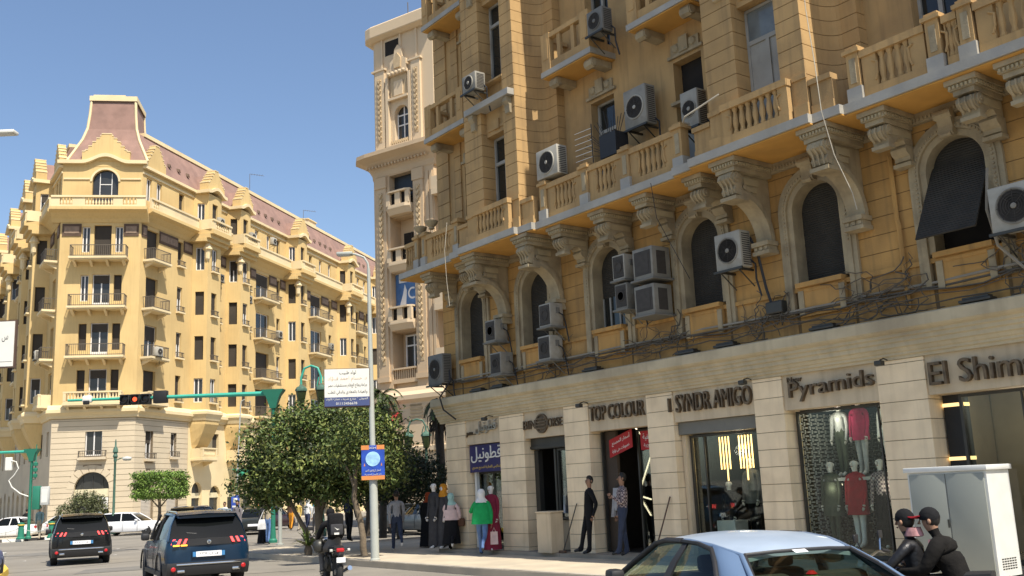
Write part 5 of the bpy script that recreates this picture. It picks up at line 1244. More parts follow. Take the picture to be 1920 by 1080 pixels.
def wheel(x, y, r, parent, spokes=5, w=.2):
    s = 1 if y > 0 else -1
    k = MB(); k.lathe([(r * .62, -w / 2), (r * .93, -w / 2), (r, -w / 2 + .03), (r, w / 2 - .03), (r * .93, w / 2), (r * .62, w / 2)], x, r, 24, 0, y, 'y'); o = k.build('wheel', [m_tyre], parent, 40)
    k = MB(); k.lathe([(r * .64, -w / 2 + .01), (r * .64, w / 2 - .01), (r * .58, w / 2 - .02), (r * .56, w / 2 - .06 * s * s)], x, r, 24, 0, y, 'y')
    for i in range(spokes):
        a = 2 * pi * i / spokes; yo = y + s * (w / 2 - .02)
        p = [(r * .05, -.04), (r * .6, -.055), (r * .6, .055), (r * .05, .04)]; q = [(x + u * cos(a) - v * sin(a), r + u * sin(a) + v * cos(a)) for u, v in p]; k.prism(q, yo - .015, yo + .012, 'y', 0)
    k.lathe([(r * .16, -.02), (r * .14, .02)], x, r, 12, 0, y + s * (w / 2 - .02), 'y'); k.lathe([(r * .6, -.01), (r * .6, .0)], x, r, 20, 1, y, 'y')
    k.build('rim', [m_alloy, m_trimb], o, 30)
def quadpatch(k, P, nu=6, nv=4, bulge=(0, 0, 0), m=0, th=0.0):
    """curved panel between four corners"""
    a, b, c, d = [Vector(p) for p in P]; B = Vector(bulge); vs = []; fs = []
    for j in range(nv + 1):
        for i in range(nu + 1):
            u, v = i / nu, j / nv; vs.append(tuple((a * (1 - u) + b * u) * (1 - v) + (d * (1 - u) + c * u) * v + B * (1 - (2 * u - 1) ** 2) * (1 - (2 * v - 1) ** 2 * .5)))
    for j in range(nv):
        for i in range(nu): fs.append((j * (nu + 1) + i, j * (nu + 1) + i + 1, (j + 1) * (nu + 1) + i + 1, (j + 1) * (nu + 1) + i))
    k.add(vs, fs, m)
def mir(P): return [(x, -y, z) for x, y, z in P]
def suv(name, label, loc, rz, col, lit, group=None):
    t = thing(name, label, 'car', loc, rz, group); pb = paint(name + '_paint_' + str(col), col, .22)
    tab = [(-2.22, .70, .48, .98, .0), (-2.19, .84, .40, 1.02, .0), (-2.1, .90, .32, 1.06, .0), (-1.7, .925, .24, 1.06, .0), (-.8, .93, .22, 1.02, .0), (.3, .925, .22, .99, .0), (1.2, .92, .22, .96, .03), (1.8, .88, .24, .90, .05), (2.1, .80, .28, .82, .05), (2.22, .64, .38, .68, .03)]
    W = [(1.32, .80), (1.32, -.80), (-1.34, .80), (-1.34, -.80)]
    carbody('body', tab, W, .345, [pb], t)
    for x, y in W: wheel(x, y, .345, t)
    # upper body: dark glass band under a painted roof
    rings = []
    prof = [(-2.13, .80, 1.04), (-2.0, .755, 1.28), (-1.84, .70, 1.50), (-1.7, .66, 1.565)]
    k = MB()
    low = [(-2.16, .82), (-1.9, .862), (-.6, .862), (.5, .85), (1.25, .74), (1.3, 0)]; mid = [(-1.93, .74), (-1.75, .755), (-.6, .76), (.25, .74), (.62, .66), (.68, 0)]; top = [(-1.76, .64), (-1.55, .66), (-.6, .665), (.0, .64), (.3, .55), (.34, 0)]
    def ring(q, z, zc): L_ = [(x, y, z) for x, y in q]; return [(q[0][0] - .03, 0, z + zc)] + L_ + [(x, -y, zz) for x, y, zz in L_[-2::-1]]
    k.loft([ring(low, 1.0, 0.02), ring(mid, 1.34, 0.0), ring(top, 1.53, .03)]); k.build('glasshouse', [m_cglass], t, 40)
    k = MB(); rt = []
    for x, w, z in ((-1.98, .60, 1.535), (-1.8, .665, 1.575), (-1.2, .685, 1.61), (-.5, .685, 1.62), (.0, .66, 1.60), (.36, .58, 1.55)):
        rt.append([(x, w, z - .055), (x, w * .97, z - .012), (x, w * .6, z + .012), (x, 0, z + .02), (x, -w * .6, z + .012), (x, -w * .97, z - .012), (x, -w, z - .055)])
    k.loft(rt, closed=True); k.build('roof', [pb], t, 50)
    k = MB()
    for s in (1, -1): k.tube([(-1.75, s * .60, 1.57), (-1.6, s * .6, 1.625), (-.2, s * .6, 1.645), (.0, s * .58, 1.61)], .018, 6)
    k.build('roof_rail', [m_chrome], t, 40)
    k = MB()    # pillars between the glass and beside the tailgate
    for s in (1, -1):
        P = lambda q: [(x, s * y, z) for x, y, z in q]
        k.loft([P([(-2.17, .83, 1.0), (-2.06, .872, 1.0), (-1.98, .868, 1.01), (-2.1, .80, 1.01)]), P([(-1.97, .755, 1.34), (-1.86, .775, 1.34), (-1.76, .765, 1.34), (-1.9, .72, 1.34)]), P([(-1.84, .66, 1.55), (-1.7, .675, 1.55), (-1.6, .67, 1.55), (-1.78, .63, 1.55)])], 0)
        for x in (-.55, .45): k.tube([(x, s * .872, 1.0), (x - .06, s * .765, 1.34), (x - .1 - (.1 if x > 0 else 0), s * .672, 1.56)], .03, 6, 1)
    k.build('pillar', [pb, m_trimb], t, 40)
    k = MB(); k.loft([[(-2.02, .62, 1.55), (-1.8, .66, 1.59), (-1.8, .66, 1.56), (-2.0, .62, 1.535)], [(-2.09, 0, 1.575), (-1.8, 0, 1.62), (-1.8, 0, 1.57), (-2.07, 0, 1.55)], [(-2.02, -.62, 1.55), (-1.8, -.66, 1.59), (-1.8, -.66, 1.56), (-2.0, -.62, 1.535)]]); k.build('spoiler', [pb], t, 40)
    # black band with claw lamps
    k = MB(); k.loft([[(-2.245, 0, .90), (-2.245, 0, 1.04), (-2.15, 0, 1.05), (-2.15, 0, .9)], [(-2.23, .62, .90), (-2.225, .62, 1.035), (-2.1, .62, 1.04), (-2.1, .62, .9)], [(-2.12, .86, .92), (-2.11, .85, 1.03), (-2.0, .84, 1.03), (-2.0, .86, .92)]]); k.V += [(x, -y, z) for x, y, z in k.V]; nF = len(k.F); k.F += [tuple(i + len(k.V) // 2 for i in f[::-1]) for f in k.F]; k.M += k.M; k.build('tail_band', [m_trimb], t, 40)
    for s in (1, -1):
        k = MB()
        for i in range(3):
            y = s * (.50 + .12 * i); xx = -2.262 + .012 * i + (.04 if i == 2 else 0)
            k.loft([[(xx, y, .935), (xx, y + s * .055, .935), (xx + .02, y + s * .055, .935), (xx + .02, y, .935)], [(xx + .02, y - s * .05, 1.05), (xx + .02, y + s * .0, 1.05), (xx + .04, y, 1.05), (xx + .04, y - s * .05, 1.05)]], 1 if lit else 0)
        if lit == 2 and s > 0:
            for y in (.46, .62): k.box(-2.27, -2.22, y, y + .13, .90, .93, 2)
        k.build('tail_lamp', [m_red, m_redlit, m_amb], t)
    k = MB(); k.loft([[(-2.2, -.86, .28), (-2.2, .86, .28), (-1.9, .9, .24), (-1.9, -.9, .24)], [(-2.27, -.87, .44), (-2.27, .87, .44), (-1.9, .93, .44), (-1.9, -.93, .44)], [(-2.25, -.86, .55), (-2.25, .86, .55), (-1.9, .92, .55), (-1.9, -.92, .55)]]); o = k.build('bumper', [m_trimb], t, 40)
    k = MB(); k.rbox(-2.285, -2.24, -.68, .68, .49, .53, .012); k.rbox(-2.285, -2.22, -.66, -.5, .34, .40, .012); k.rbox(-2.285, -2.22, .5, .66, .34, .40, .012); k.build('chrome_strip', [m_chrome], o, 40)
    k = MB()
    for s in (1, -1): k.lathe([(.05, 0), (.05, -.02), (.03, -.03)], s * .74, .42, 12, 0, -2.25, 'x')
    k.build('reflector', [m_red], o)
    k = MB(); k.box(-2.262, -2.225, -.36, .36, .645, .79, 0); k.box(-2.27, -2.261, -.27, .27, .66, .77, 1); k.box(-2.27, -2.261, -.34, -.275, .665, .765, 2); k.box(-2.27, -2.261, .275, .34, .665, .765, 2); pl = k.build('number_plate', [pb, m_plate, m_plateb], t)
    k = MB(); text_shape(k, '٢٣٤ ' + arab('ق ل'), -.2, .2, .69, .75, 0, .003); k.V = [(-2.2705 - v, -u, z) for u, v, z in k.V]; k.build('plate_lettering', [m_ink], pl)
    k = MB(); k.lathe([(.05, 0), (.045, -.015), (.001, -.02)], 0, .96, 12, 0, -2.25, 'x'); k.prism([(-.02, .93), (.03, .95), (.02, 1.0), (-.03, .98)], -2.275, -2.26, 'x'); k.build('emblem', [m_chrome], t)
    k = MB(); k.tube([(-2.06, .02, 1.16), (-2.08, .2, 1.14), (-2.07, .45, 1.17)], .012, 5); k.build('wiper', [m_trimb], t)
    for s in (1, -1):
        k = MB(); k.rbox(.42, .62, *sorted((s * .9, s * 1.08)), .98, 1.14, .04, 0); k.build('mirror', [m_trimb], t, 40)
        k = MB(); k.box(-1.7, 1.0, *sorted((s * .90, s * .938)), .26, .36); k.build('sill_trim', [m_trimb], t)
        for x in (-.1, -1.05): k = MB(); k.rbox(x, x + .16, *sorted((s * .925, s * .945)), .86, .89, .008); k.build('door_handle', [m_chrome], t)
        k = MB()
        for x in (-1.5 + .35, -.45, .62): k.tube([(x, s * .932, .34), (x, s * .936, .6), (x - .01, s * .905, .97)], .006, 4)
        k.build('door_seam', [m_trimb], t)
        for wx in (1.32, -1.34):
            k = MB(); pts = [(wx + .40 * cos(a), s * .928, .345 + .40 * sin(a)) for a in [R(-10 + 200 * i / 14) for i in range(15)]]; k.tube(pts, .022, 5); k.build('arch_trim', [m_trimb], t, 40)
    return t
def compact(name, label, loc, rz, col, kind='hatch', group=None, L=4.2):
    """simple small car for the background: hatch or saloon"""
    t = thing(name, label, 'car', loc, rz, group); pb = paint('paint_' + str(col), col); a = L / 2
    tab = [(-a, .66, .42, .80, .0), (-a + .06, .78, .32, .86, .0), (-a + .3, .85, .24, .90, .02), (-.4, .87, .2, .90, .0), (.6, .865, .2, .89, .0), (a - .6, .83, .2, .80, .06), (a - .15, .74, .24, .70, .05), (a, .58, .34, .56, .02)]
    W = [(a - .8, .74), (a - .8, -.74), (-a + .75, .74), (-a + .75, -.74)]; carbody('body', tab, W, .305, [pb], t, 30)
    for x, y in W: wheel(x, y, .305, t, 5, .18)
    rx = -a + (.12 if kind == 'hatch' else .95)
    low = [(rx - .05 if kind == 'hatch' else rx - .35, .70), (rx + .2, .80), (-.3, .805), (.5, .79), (1.0, .70), (1.05, 0)]; top = [(rx + .3, .56), (rx + .5, .59), (-.4, .60), (.0, .59), (.22, .53), (.25, 0)]
    def ring(q, z, zc): L_ = [(x, y, z) for x, y in q]; return [(q[0][0] - .03, 0, z + zc)] + L_ + [(x, -y, zz) for x, y, zz in L_[-2::-1]]
    k = MB(); k.loft([ring(low, .87, .02), ring(top, 1.37, .0)]); k.build('glasshouse', [m_cglass], t, 40)
    k = MB(); k.loft([[(x, w, z - .05), (x, w * .95, z - .005), (x, 0, z + .03), (x, -w * .95, z - .005), (x, -w, z - .05)] for x, w, z in ((rx + .18, .55, 1.35), (rx + .5, .605, 1.40), (-.4, .61, 1.42), (.05, .6, 1.40), (.3, .54, 1.35))]); k.build('roof', [pb], t, 50)
    k = MB()
    for s in (1, -1):
        for x, xt, r in ((rx + .1, rx + .42, .06), (-.35, -.4, .035), (.95, .2, .035)): k.tube([(x, s * .80, .87), (xt, s * .61, 1.36)], r, 6)
    k.build('pillar', [pb], t, 40)
    for s in (1, -1):
        k = MB(); k.rbox(-a - .01, -a + .12, *sorted((s * .56, s * .78)), .68, .84, .02); k.build('tail_lamp', [m_red], t)
        k = MB(); k.rbox(a - .3, a - .06, *sorted((s * .5, s * .76)), .58, .70, .02); k.build('headlight', [m_lamp], t)
        k = MB(); k.rbox(.6, .76, *sorted((s * .84, s * .98)), .88, 1.0, .03); k.build('mirror', [pb], t)
        k = MB()
        for x in (-.95, -.2, .75): k.tube([(x, s * .875, .3), (x, s * .878, .6), (x, s * .83, .88)], .008, 4)
        k.build('door_seam', [m_trimb], t)
    k = MB(); k.box(-a - .012, -a + .03, -.26, .26, .46, .58); k.build('number_plate', [m_plate], t)
    return t
RZS = R(90 + 28)      # heading of the traffic leaving the junction
def rear_at(px, D, az, L2=2.24):   # place a car so that its rear centre is at picture column px, distance D
    p = G3(px, 1000, D); h = R(az); return (p.x + sin(h) * L2, p.y + cos(h) * L2, 0), R(90 - az)
loc, rz = rear_at(392, 22.6, -27); suv('dark_blue_suv', 'dark blue SUV in front with its left amber indicator and claw tail lamps lit', loc, rz, (0.006, 0.024, 0.052), 2)
loc, rz = rear_at(154, 33.6, -25); suv('black_suv', 'black SUV farther ahead on the left with red claw tail lamps', loc, rz, (0.008, 0.009, 0.010), 1)
p = G3(247, 990, 65.0); compact('white_hatchback', 'white hatchback crossing the junction behind the black SUV', (p.x, p.y, 0), R(-4), (0.72, 0.72, 0.72))
p = G3(20, 990, 68.0); compact('white_saloon', 'white car behind the island bollards at the left edge', (p.x, p.y, 0), R(176), (0.72, 0.72, 0.71), 'saloon', L=4.3)
p = G3(118, 990, 70.5); compact('white_saloon', 'white car mostly hidden behind the black SUV, near the hedge bush', (p.x, p.y, 0), R(176), (0.72, 0.72, 0.71), 'saloon', L=4.3)
p = G3(350, 990, 50.0); compact('navy_saloon', 'navy car roof showing just beyond the dark blue SUV', (p.x, p.y, 0), R(112), (0.012, 0.02, 0.05), 'saloon', L=4.3)
p = G3(372, 985, 58.0); suv('black_suv', 'black car with a roof rack beyond the navy car', (p.x, p.y, 0), R(80), (0.01, 0.01, 0.011), 0)
p = G3(480, 985, 57.0); compact('dark_saloon', 'dark grey car standing beyond the man in the grey jacket', (p.x, p.y, 0), R(100), (0.03, 0.035, 0.035), 'saloon', L=4.3)
p = G3(505, 985, 63.0); compact('maroon_saloon', 'dark car with red tail lamps beyond the woman with the white bag', (p.x, p.y, 0), R(75), (0.035, 0.012, 0.014), 'saloon', L=4.3)
p = G3(735, 985, 50.0); compact('parked_car', 'dark parked car half seen under the shade trees', (p.x, p.y, 0), R(125), (0.05, 0.055, 0.06), 'saloon', L=4.3)
p = G3(805, 985, 46.0); compact('parked_car', 'grey parked car in shade between the walking women and the palm', (p.x, p.y, 0), R(125), (0.16, 0.17, 0.17), 'saloon', L=4.3)
p = G3(-98, 1085, 26.5); compact('blue_car', 'blue grey car just entering at the lower left corner', (p.x, p.y, 0), R(100), (0.10, 0.13, 0.24), 'saloon', L=4.3)
# pale blue saloon close to the camera: open greenhouse with real glass
m_sky = paint('sky_blue_paint', (0.115, 0.175, 0.275), .3, .0, .5)
m_glr = glass_mat('car_glass', (0.62, 0.70, 0.58), .02, .02)
def sedan(label, loc, rz):
    t = thing('blue_saloon', label, 'car', loc, rz)
    tab = [(-2.1, .60, .42, .84, .0), (-2.04, .74, .32, .92, .0), (-1.8, .82, .24, .955, .02), (-1.1, .845, .2, .935, .0), (-.2, .85, .18, .91, .0), (.8, .845, .18, .90, .0), (1.5, .80, .2, .82, .05), (1.95, .70, .24, .70, .05), (2.12, .54, .34, .55, .02)]
    W = [(1.3, .72), (1.3, -.72), (-1.25, .72), (-1.25, -.72)]; carbody('body', tab, W, .29, [m_sky], t)
    for x, y in W: wheel(x, y, .29, t, 5, .18)
    # cabin hollow: dark tray below the belt
    k = MB(); k.box(-1.5, 1.0, -.7, .7, .915, .94); k.build('parcel_shelf', [m_seat], t)
    # roof skin, paler than the body
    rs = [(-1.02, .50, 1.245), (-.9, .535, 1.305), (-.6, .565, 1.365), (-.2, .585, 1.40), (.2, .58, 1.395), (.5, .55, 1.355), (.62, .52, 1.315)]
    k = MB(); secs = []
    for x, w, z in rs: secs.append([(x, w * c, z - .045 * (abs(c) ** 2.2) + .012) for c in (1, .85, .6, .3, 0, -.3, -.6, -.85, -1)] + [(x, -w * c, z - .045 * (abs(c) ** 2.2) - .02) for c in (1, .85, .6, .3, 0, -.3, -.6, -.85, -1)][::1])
    secs = [q[:9] + q[9:] for q in secs]; k.loft(secs); k.build('roof', [mat('pale_blue_roof', (0.30, 0.37, 0.46), .35, .12, 1.5, coat=.3)], t, 50)
    for s in (1, -1):
        S = lambda q: [(x, s * y, z) for x, y, z in q]
        # rear quarter pillar, painted
        k = MB(); quadpatch(k, S([(-1.5, .70, .945), (-1.12, .815, .925), (-.62, .585, 1.335), (-.98, .52, 1.25)]), 6, 6, (0, s * .045, .01))
        quadpatch(k, S([(-1.5, .68, .945), (-1.12, .775, .925), (-.62, .565, 1.335), (-.98, .50, 1.25)]), 6, 6, (0, s * .045, .01))
        k.tube(S([(-1.52, .69, .945), (-1.28, .615, 1.1), (-.99, .518, 1.25)]), .022, 6)
        k.tube(S([(-1.0, .512, 1.243), (-.8, .552, 1.285), (-.6, .575, 1.322), (-.2, .592, 1.355), (.2, .588, 1.35), (.5, .56, 1.31), (.66, .525, 1.27)]), .02, 6)
        k.build('rear_pillar', [m_sky], t, 60)
        k = MB()    # black window frames
        k.tube(S([(-1.13, .815, .93), (-1.02, .775, 1.04), (-.84, .69, 1.19), (-.66, .615, 1.29), (-.4, .605, 1.335), (-.05, .61, 1.35)]), .022, 6)
        k.tube(S([(-1.13, .815, .93), (-.1, .84, .91), (1.12, .78, .905)]), .022, 6)
        k.loft([S([(-.16, .845, .91), (-.02, .845, .91), (-.02, .82, .91), (-.16, .82, .91)]), S([(-.2, .74, 1.15), (-.09, .74, 1.15), (-.09, .72, 1.15), (-.2, .72, 1.15)]), S([(-.22, .61, 1.35), (-.13, .61, 1.35), (-.13, .59, 1.35), (-.22, .59, 1.35)])])
        k.tube(S([(-.1, .61, 1.35), (.25, .605, 1.345), (.52, .585, 1.30), (.8, .69, 1.11), (1.12, .78, .905)]), .03, 6)
        k.build('window_frame', [m_trimb], t, 60)
        k = MB(); quadpatch(k, S([(-1.1, .80, .93), (-.14, .825, .915), (-.2, .605, 1.345), (-.64, .605, 1.29)]), 6, 5, (0, s * .03, 0)); k.build('rear_side_window', [m_glr], t, 60)
        k = MB(); quadpatch(k, S([(-.04, .825, .915), (1.08, .77, .91), (.5, .57, 1.305), (-.12, .605, 1.345)]), 6, 5, (0, s * .03, 0)); k.build('front_side_window', [m_glr], t, 60)
        k = MB(); k.rbox(.72, .92, *sorted((s * .84, s * .99)), .90, 1.03, .04); k.build('mirror', [m_trimb], t, 40)
        k = MB(); k.rbox(-2.1, -1.95, *sorted((s * .5, s * .76)), .68, .84, .03); k.build('tail_lamp', [m_red], t)
        k = MB(); k.rbox(1.92, 2.1, *sorted((s * .4, s * .68)), .52, .64, .03); k.build('headlight', [m_lamp], t)
        for y in (.36,):
            k = MB(); k.rbox(-.95, -.3, s * y - .25, s * y + .25, .4, .62, .06); k.rbox(-1.1, -.92, s * y - .25, s * y + .25, .5, 1.06, .06); k.build('rear_seat', [m_seat], t, 40)
            k = MB(); k.rbox(0, .6, s * y - .24, s * y + .24, .36, .6, .06); k.rbox(-.18, .02, s * y - .23, s * y + .23, .5, 1.02, .06); k.rbox(-.16, -.06, s * y - .12, s * y + .12, 1.03, 1.2, .04); k.build('front_seat', [m_seat], t, 40)
    k = MB(); quadpatch(k, [(-1.48, .665, .955), (-1.48, -.665, .955), (-1.0, -.495, 1.25), (-1.0, .495, 1.25)], 10, 6, (-.1, 0, .03)); k.build('rear_window', [m_glr], t, 60)
    k = MB(); k.tube([(-1.0, .5, 1.25), (-1.06, .25, 1.268), (-1.075, 0, 1.272), (-1.06, -.25, 1.268), (-1.0, -.5, 1.25)], .018, 6); k.tube([(-1.5, .685, .95), (-1.57, .35, .965), (-1.58, 0, .97), (-1.57, -.35, .965), (-1.5, -.685, .95)], .02, 6); k.tube([(-1.5, .675, .955), (-1.25, .59, 1.115), (-1.0, .5, 1.25)], .02, 6); k.tube([(-1.5, -.675, .955), (-1.25, -.59, 1.115), (-1.0, -.5, 1.25)], .02, 6); k.build('window_rubber', [m_trimb], t, 60)
    k = MB(); quadpatch(k, [(1.12, .76, .91), (1.12, -.76, .91), (.6, -.52, 1.31), (.6, .52, 1.31)], 10, 6, (.12, 0, .03)); k.build('windscreen', [m_glr], t, 60)
    k = MB(); k.box(-2.11, -2.06, -.26, .26, .55, .66); k.build('number_plate', [m_plate], t)
    k = MB()    # toy and papers on the parcel shelf
    k.lathe([(.02, 0), (.10, .03), (.10, .09), (.02, .13)], -1.3, .08, 10, 0, .945); k.lathe([(.02, .11), (.05, .13), (.02, .16)], -1.3, .08, 8, 1, .945); k.build('shelf_cushion', [mat('green_cloth', (0.05, 0.12, 0.05), .9, .2), m_red], t, 40)
    k = MB(); k.add([(-1.06, .06, 1.2475), (-1.06, -.06, 1.249), (-1.12, -.06, 1.226), (-1.12, .06, 1.224)], [(0, 1, 2, 3)]) ; k.V = [(x - .03, y + .05, z + .03) for x, y, z in k.V]; k.build('window_sticker', [m_plate], t)
    return t
az = -17; h = R(az); p = G3(1395, 1034, 8.95); rl = Vector((p.x, p.y, 0)); fw = Vector((sin(h), cos(h), 0)); lf = Vector((-fw.y, fw.x, 0))
o = rl + fw * 1.05 - lf * .525
sedan('pale blue saloon with paler roof close to the camera, seen from its left rear', (o.x, o.y, 0), R(90 - az)).scale = (1.05, 1.05, .925)
# ---------------------------------------------------------------- people, mannequins and motorcycles
SKIN = {'light': mat('skin_light', (0.42, 0.25, 0.17), .6, .06), 'mid': mat('skin_mid', (0.28, 0.155, 0.095), .6, .06), 'white': mat('mannequin_white', (0.62, 0.60, 0.56), .4, .04)}
def cloth(name, col, var=.15, check=None):
    m = mat('cloth_' + name, col, .9, var, 7, .9, 11, spec=.2)
    return m
def person(name, label, cat, loc, rz, H=1.7, top=None, bottom=None, shoe=None, skin='mid', arms=((5, 5, 10), (5, 5, 10)), legs=((12, 8), (-14, 25)), lean=3, head=(0, 0), hair=None, hijab=None, skirt=None, bulk=1.0,
           cap=None, jacket=None, sleeves=True, face=True, group=None, knees_out=0, sit=None, eyes=True, twist=0, collar=False):
    """x right, y forward.  arms: (forward swing, outward, elbow bend) per side (left, right); legs: (thigh forward, knee bend)"""
    t = thing(name, label, cat, loc, rz, group)
    V = []; E = []; Rr = []; B = []      # B: material tag of each vertex
    def v(p, r, b, par=None):
        V.append(Vector(p)); Rr.append(r); B.append(b)
        if par is not None: E.append((par, len(V) - 1))
        return len(V) - 1
    s = H / 1.72; ln = R(lean)
    up = Vector((0, sin(ln), cos(ln)))
    pel = v((0, 0, .95 * s), .125 * bulk * s, 'b')
    w = v(Vector((0, 0, .95 * s)) + up * .16 * s, .115 * bulk * s, 't', pel); ch = v(Vector((0, 0, .95 * s)) + up * .34 * s, .135 * bulk * s, 't', w)
    sh = v(Vector((0, 0, .95 * s)) + up * .46 * s, .085 * s, 't', ch)
    hd = Vector((0, 0, .95 * s)) + up * .54 * s; hp = R(head[0]); hy = R(head[1])
    hup = Vector((0, sin(ln * .5 + hp), cos(ln * .5 + hp)))
    nk = v(hd - up * .035 * s, .052 * s, 'n', sh)
    n2 = v(hd + hup * .02 * s, .052 * s, 'n' if collar else 's', nk)
    hb = v(hd + hup * .09 * s + Vector((0, .012, 0)), .075 * s, 's', n2); hm = v(hd + hup * .16 * s, .088 * s, 's', hb); ht = v(hd + hup * .215 * s, .066 * s, 's', hm)
    hands = []
    for sd, (fw, out, el) in zip((-1, 1), arms):
        a = Vector((sd * .185 * s, 0, 0)) + V[sh] - up * .035 * s; ai = v(a, .066 * bulk * s, 't', sh)
        f = R(fw) + 0; d = Vector((sd * sin(R(out)), sin(f) * cos(R(out)), -cos(f) * cos(R(out)))).normalized()
        e = a + d * .29 * s; ei = v(e, .05 * bulk * s, 't', ai)
        f2 = R(fw + el); inn = .25 if el > 60 else .05
        d2 = Vector((-sd * inn, sin(f2), -cos(f2))).normalized(); q = e + d2 * .245 * s; qi = v(q, .034 * s, 't' if sleeves else 's', ei); hi = v(q + d2 * .07 * s, .036 * s, 's', qi); hands.append((q, d2, sd))
    feet = []
    for sd, (th, kn) in zip((-1, 1), legs):
        a = Vector((sd * .088 * s, 0, .90 * s)); ai = v(a, .095 * bulk * s, 'b', pel)
        f = R(th); d = Vector((sd * sin(R(knees_out)), sin(f), -cos(f))).normalized(); kk = a + d * .43 * s; ki = v(kk, .064 * s, 'b', ai)
        f2 = R(th - kn); d2 = Vector((0, sin(f2), -cos(f2))); an = kk + d2 * .40 * s; ani = v(an, .047 * s, 'b', ki)
        f3 = f2 * .8; he = an + Vector((0, -.02 - .04 * sin(f3), -.05)) * s; hei = v(he, .04 * s, 'f', ani)
        toe = an + Vector((0, .17 * cos(f3) + .06 * sin(f3), -.06 + .17 * sin(f3))) * s; ti = v(toe, .033 * s, 'f', ani); feet.append(min(he.z - .04 * s, toe.z - .033 * s))
    dz = -min(feet) if sit is None else sit - .95 * s
    V = [p + Vector((0, 0, dz)) for p in V]
    me = bpy.data.meshes.new('body'); me.from_pydata([p[:] for p in V], E, []); o = bpy.data.objects.new('body', me); COL.objects.link(o)
    md = o.modifiers.new('skin', 'SKIN'); md.use_smooth_shade = True
    for i, sv in enumerate(me.skin_vertices[0].data): sv.radius = (Rr[i], Rr[i]); sv.use_root = (i == 0)
    sb = o.modifiers.new('sub', 'SUBSURF'); sb.levels = 1; sb.render_levels = 1
    bpy.context.view_layer.update(); dg = bpy.context.evaluated_depsgraph_get(); m2 = bpy.data.meshes.new_from_object(o.evaluated_get(dg)); o.modifiers.clear(); o.data = m2; bpy.data.meshes.remove(me)
    # head shape: narrower skull, jaw, nose and ears; fingers on each hand
    bm = bmesh.new(); bm.from_mesh(m2)
    Vn = np.array([p[:] for p in V]); seg = [(a, b) for a, b in E]
    ord_ = {'t': 0, 'b': 1, 's': 2, 'f': 3, 'n': 0 if collar else 2}
    for f in bm.faces:
        c = np.array(f.calc_center_median()); best = (9, 0)
        for a, b in seg:
            A, Bv = Vn[a], Vn[b]; u = Bv - A; tt = min(1, max(0, float((c - A) @ u / (u @ u + 1e-9)))); dd = np.linalg.norm(c - A - u * tt) - (Rr[a] + (Rr[b] - Rr[a]) * tt)
            if dd < best[0]: best = (dd, ord_[B[b]] if B[b] == B[a] or tt > .45 else ord_[B[a]])
        f.material_index = best[1]
    hc = V[hm]; k = MB()
    def rotv(p): x, y, z = p; return (hc.x + x * cos(hy) - y * sin(hy), hc.y + x * sin(hy) + y * cos(hy) - z * sin(-hp - ln * .5) * 0, hc.z + z)
    if face:
        k.add([rotv(p) for p in [(-.016 * s, .085 * s, -.045 * s), (.016 * s, .085 * s, -.045 * s), (0, .118 * s, -.04 * s), (-.009 * s, .088 * s, .01 * s), (.009 * s, .088 * s, .01 * s)]], [(0, 1, 2), (0, 2, 3), (2, 1, 4), (3, 2, 4), (0, 3, 4, 1)], 2)
        for sd in (-1, 1):
            if eyes: k.add([rotv(p) for p in [(sd * .034 * s - .014, .0835 * s, .005), (sd * .034 * s + .014, .0835 * s, .005), (sd * .034 * s + .014, .083 * s, .017), (sd * .034 * s - .014, .083 * s, .017), (sd * .034 * s, .091 * s, .011)]], [(0, 1, 4), (1, 2, 4), (2, 3, 4), (3, 0, 4)], 4)
            k.lathe([(.012 * s, -.01), (.03 * s, 0), (.012 * s, .012)], 0, 0, 8, 2, 0, 'x'); nv = 24; k.V[-nv:] = [rotv((x + sd * .092 * s, y * .7 - .005, z - .015 * s)) for x, y, z in k.V[-nv:]]
        k.add([rotv(p) for p in [(-.024, .084 * s, -.062 * s), (.024, .084 * s, -.062 * s), (.02, .089 * s, -.072 * s), (-.02, .089 * s, -.072 * s), (0, .08 * s, -.08 * s)]], [(0, 1, 2, 3), (3, 2, 4)], 5)
    for q, d, sd in hands:
        q = q + Vector((0, 0, dz)); b = q + d * .085 * s; side = d.cross(Vector((sd, 0, 0))); side = side.normalized() if side.length > .1 else Vector((0, 1, 0)); cur = Vector((-sd, 0, 0)) * .35
        for i, (off, L_) in enumerate(((-.027, .062), (-.009, .074), (.009, .07), (.027, .055))):
            p0 = b + side * off * s; p1 = p0 + (d + cur * .3).normalized() * L_ * .5 * s; p2 = p1 + (d + cur * 1.3).normalized() * L_ * .5 * s; k.tube([p0, p1, p2], [.0095 * s, .009 * s, .006 * s], 6, 2)
        p0 = q + d * .04 * s - side * .03 * s; p1 = p0 + (d * .6 - side * .7 + cur * .4).normalized() * .035 * s; k.tube([p0, p1, p1 + (d - side * .2 + cur * .5).normalized() * .03 * s], [.012 * s, .011 * s, .007 * s], 6, 2)
    nb0 = len(bm.verts)
    vs = [bm.verts.new(p) for p in k.V]; bm.verts.index_update()
    for f, mi in zip(k.F, k.M):
        try: nf = bm.faces.new([vs[i] for i in f]); nf.material_index = mi
        except ValueError: pass
    bmesh.ops.recalc_face_normals(bm, faces=bm.faces[:]); bm.to_mesh(m2); bm.free(); m2.shade_smooth()
    for q in (top, bottom, SKIN[skin], shoe or m_blk, m_blk, mat('lip', (0.25, 0.09, 0.07), .6, .05)): m2.materials.append(q)
    o.parent = t
    top_of = lambda a: V[a]
    def shell(rings, nm, m, sm=60):
        kk = MB(); kk.loft([[(c.x + rx * cos(a), c.y + ry * sin(a), c.z) for a in [2 * pi * i / 16 for i in range(16)]] for c, rx, ry in rings]); return kk.build(nm, m, t, sm)
    hz = hc
    hs = Vector((0, 0, 1))
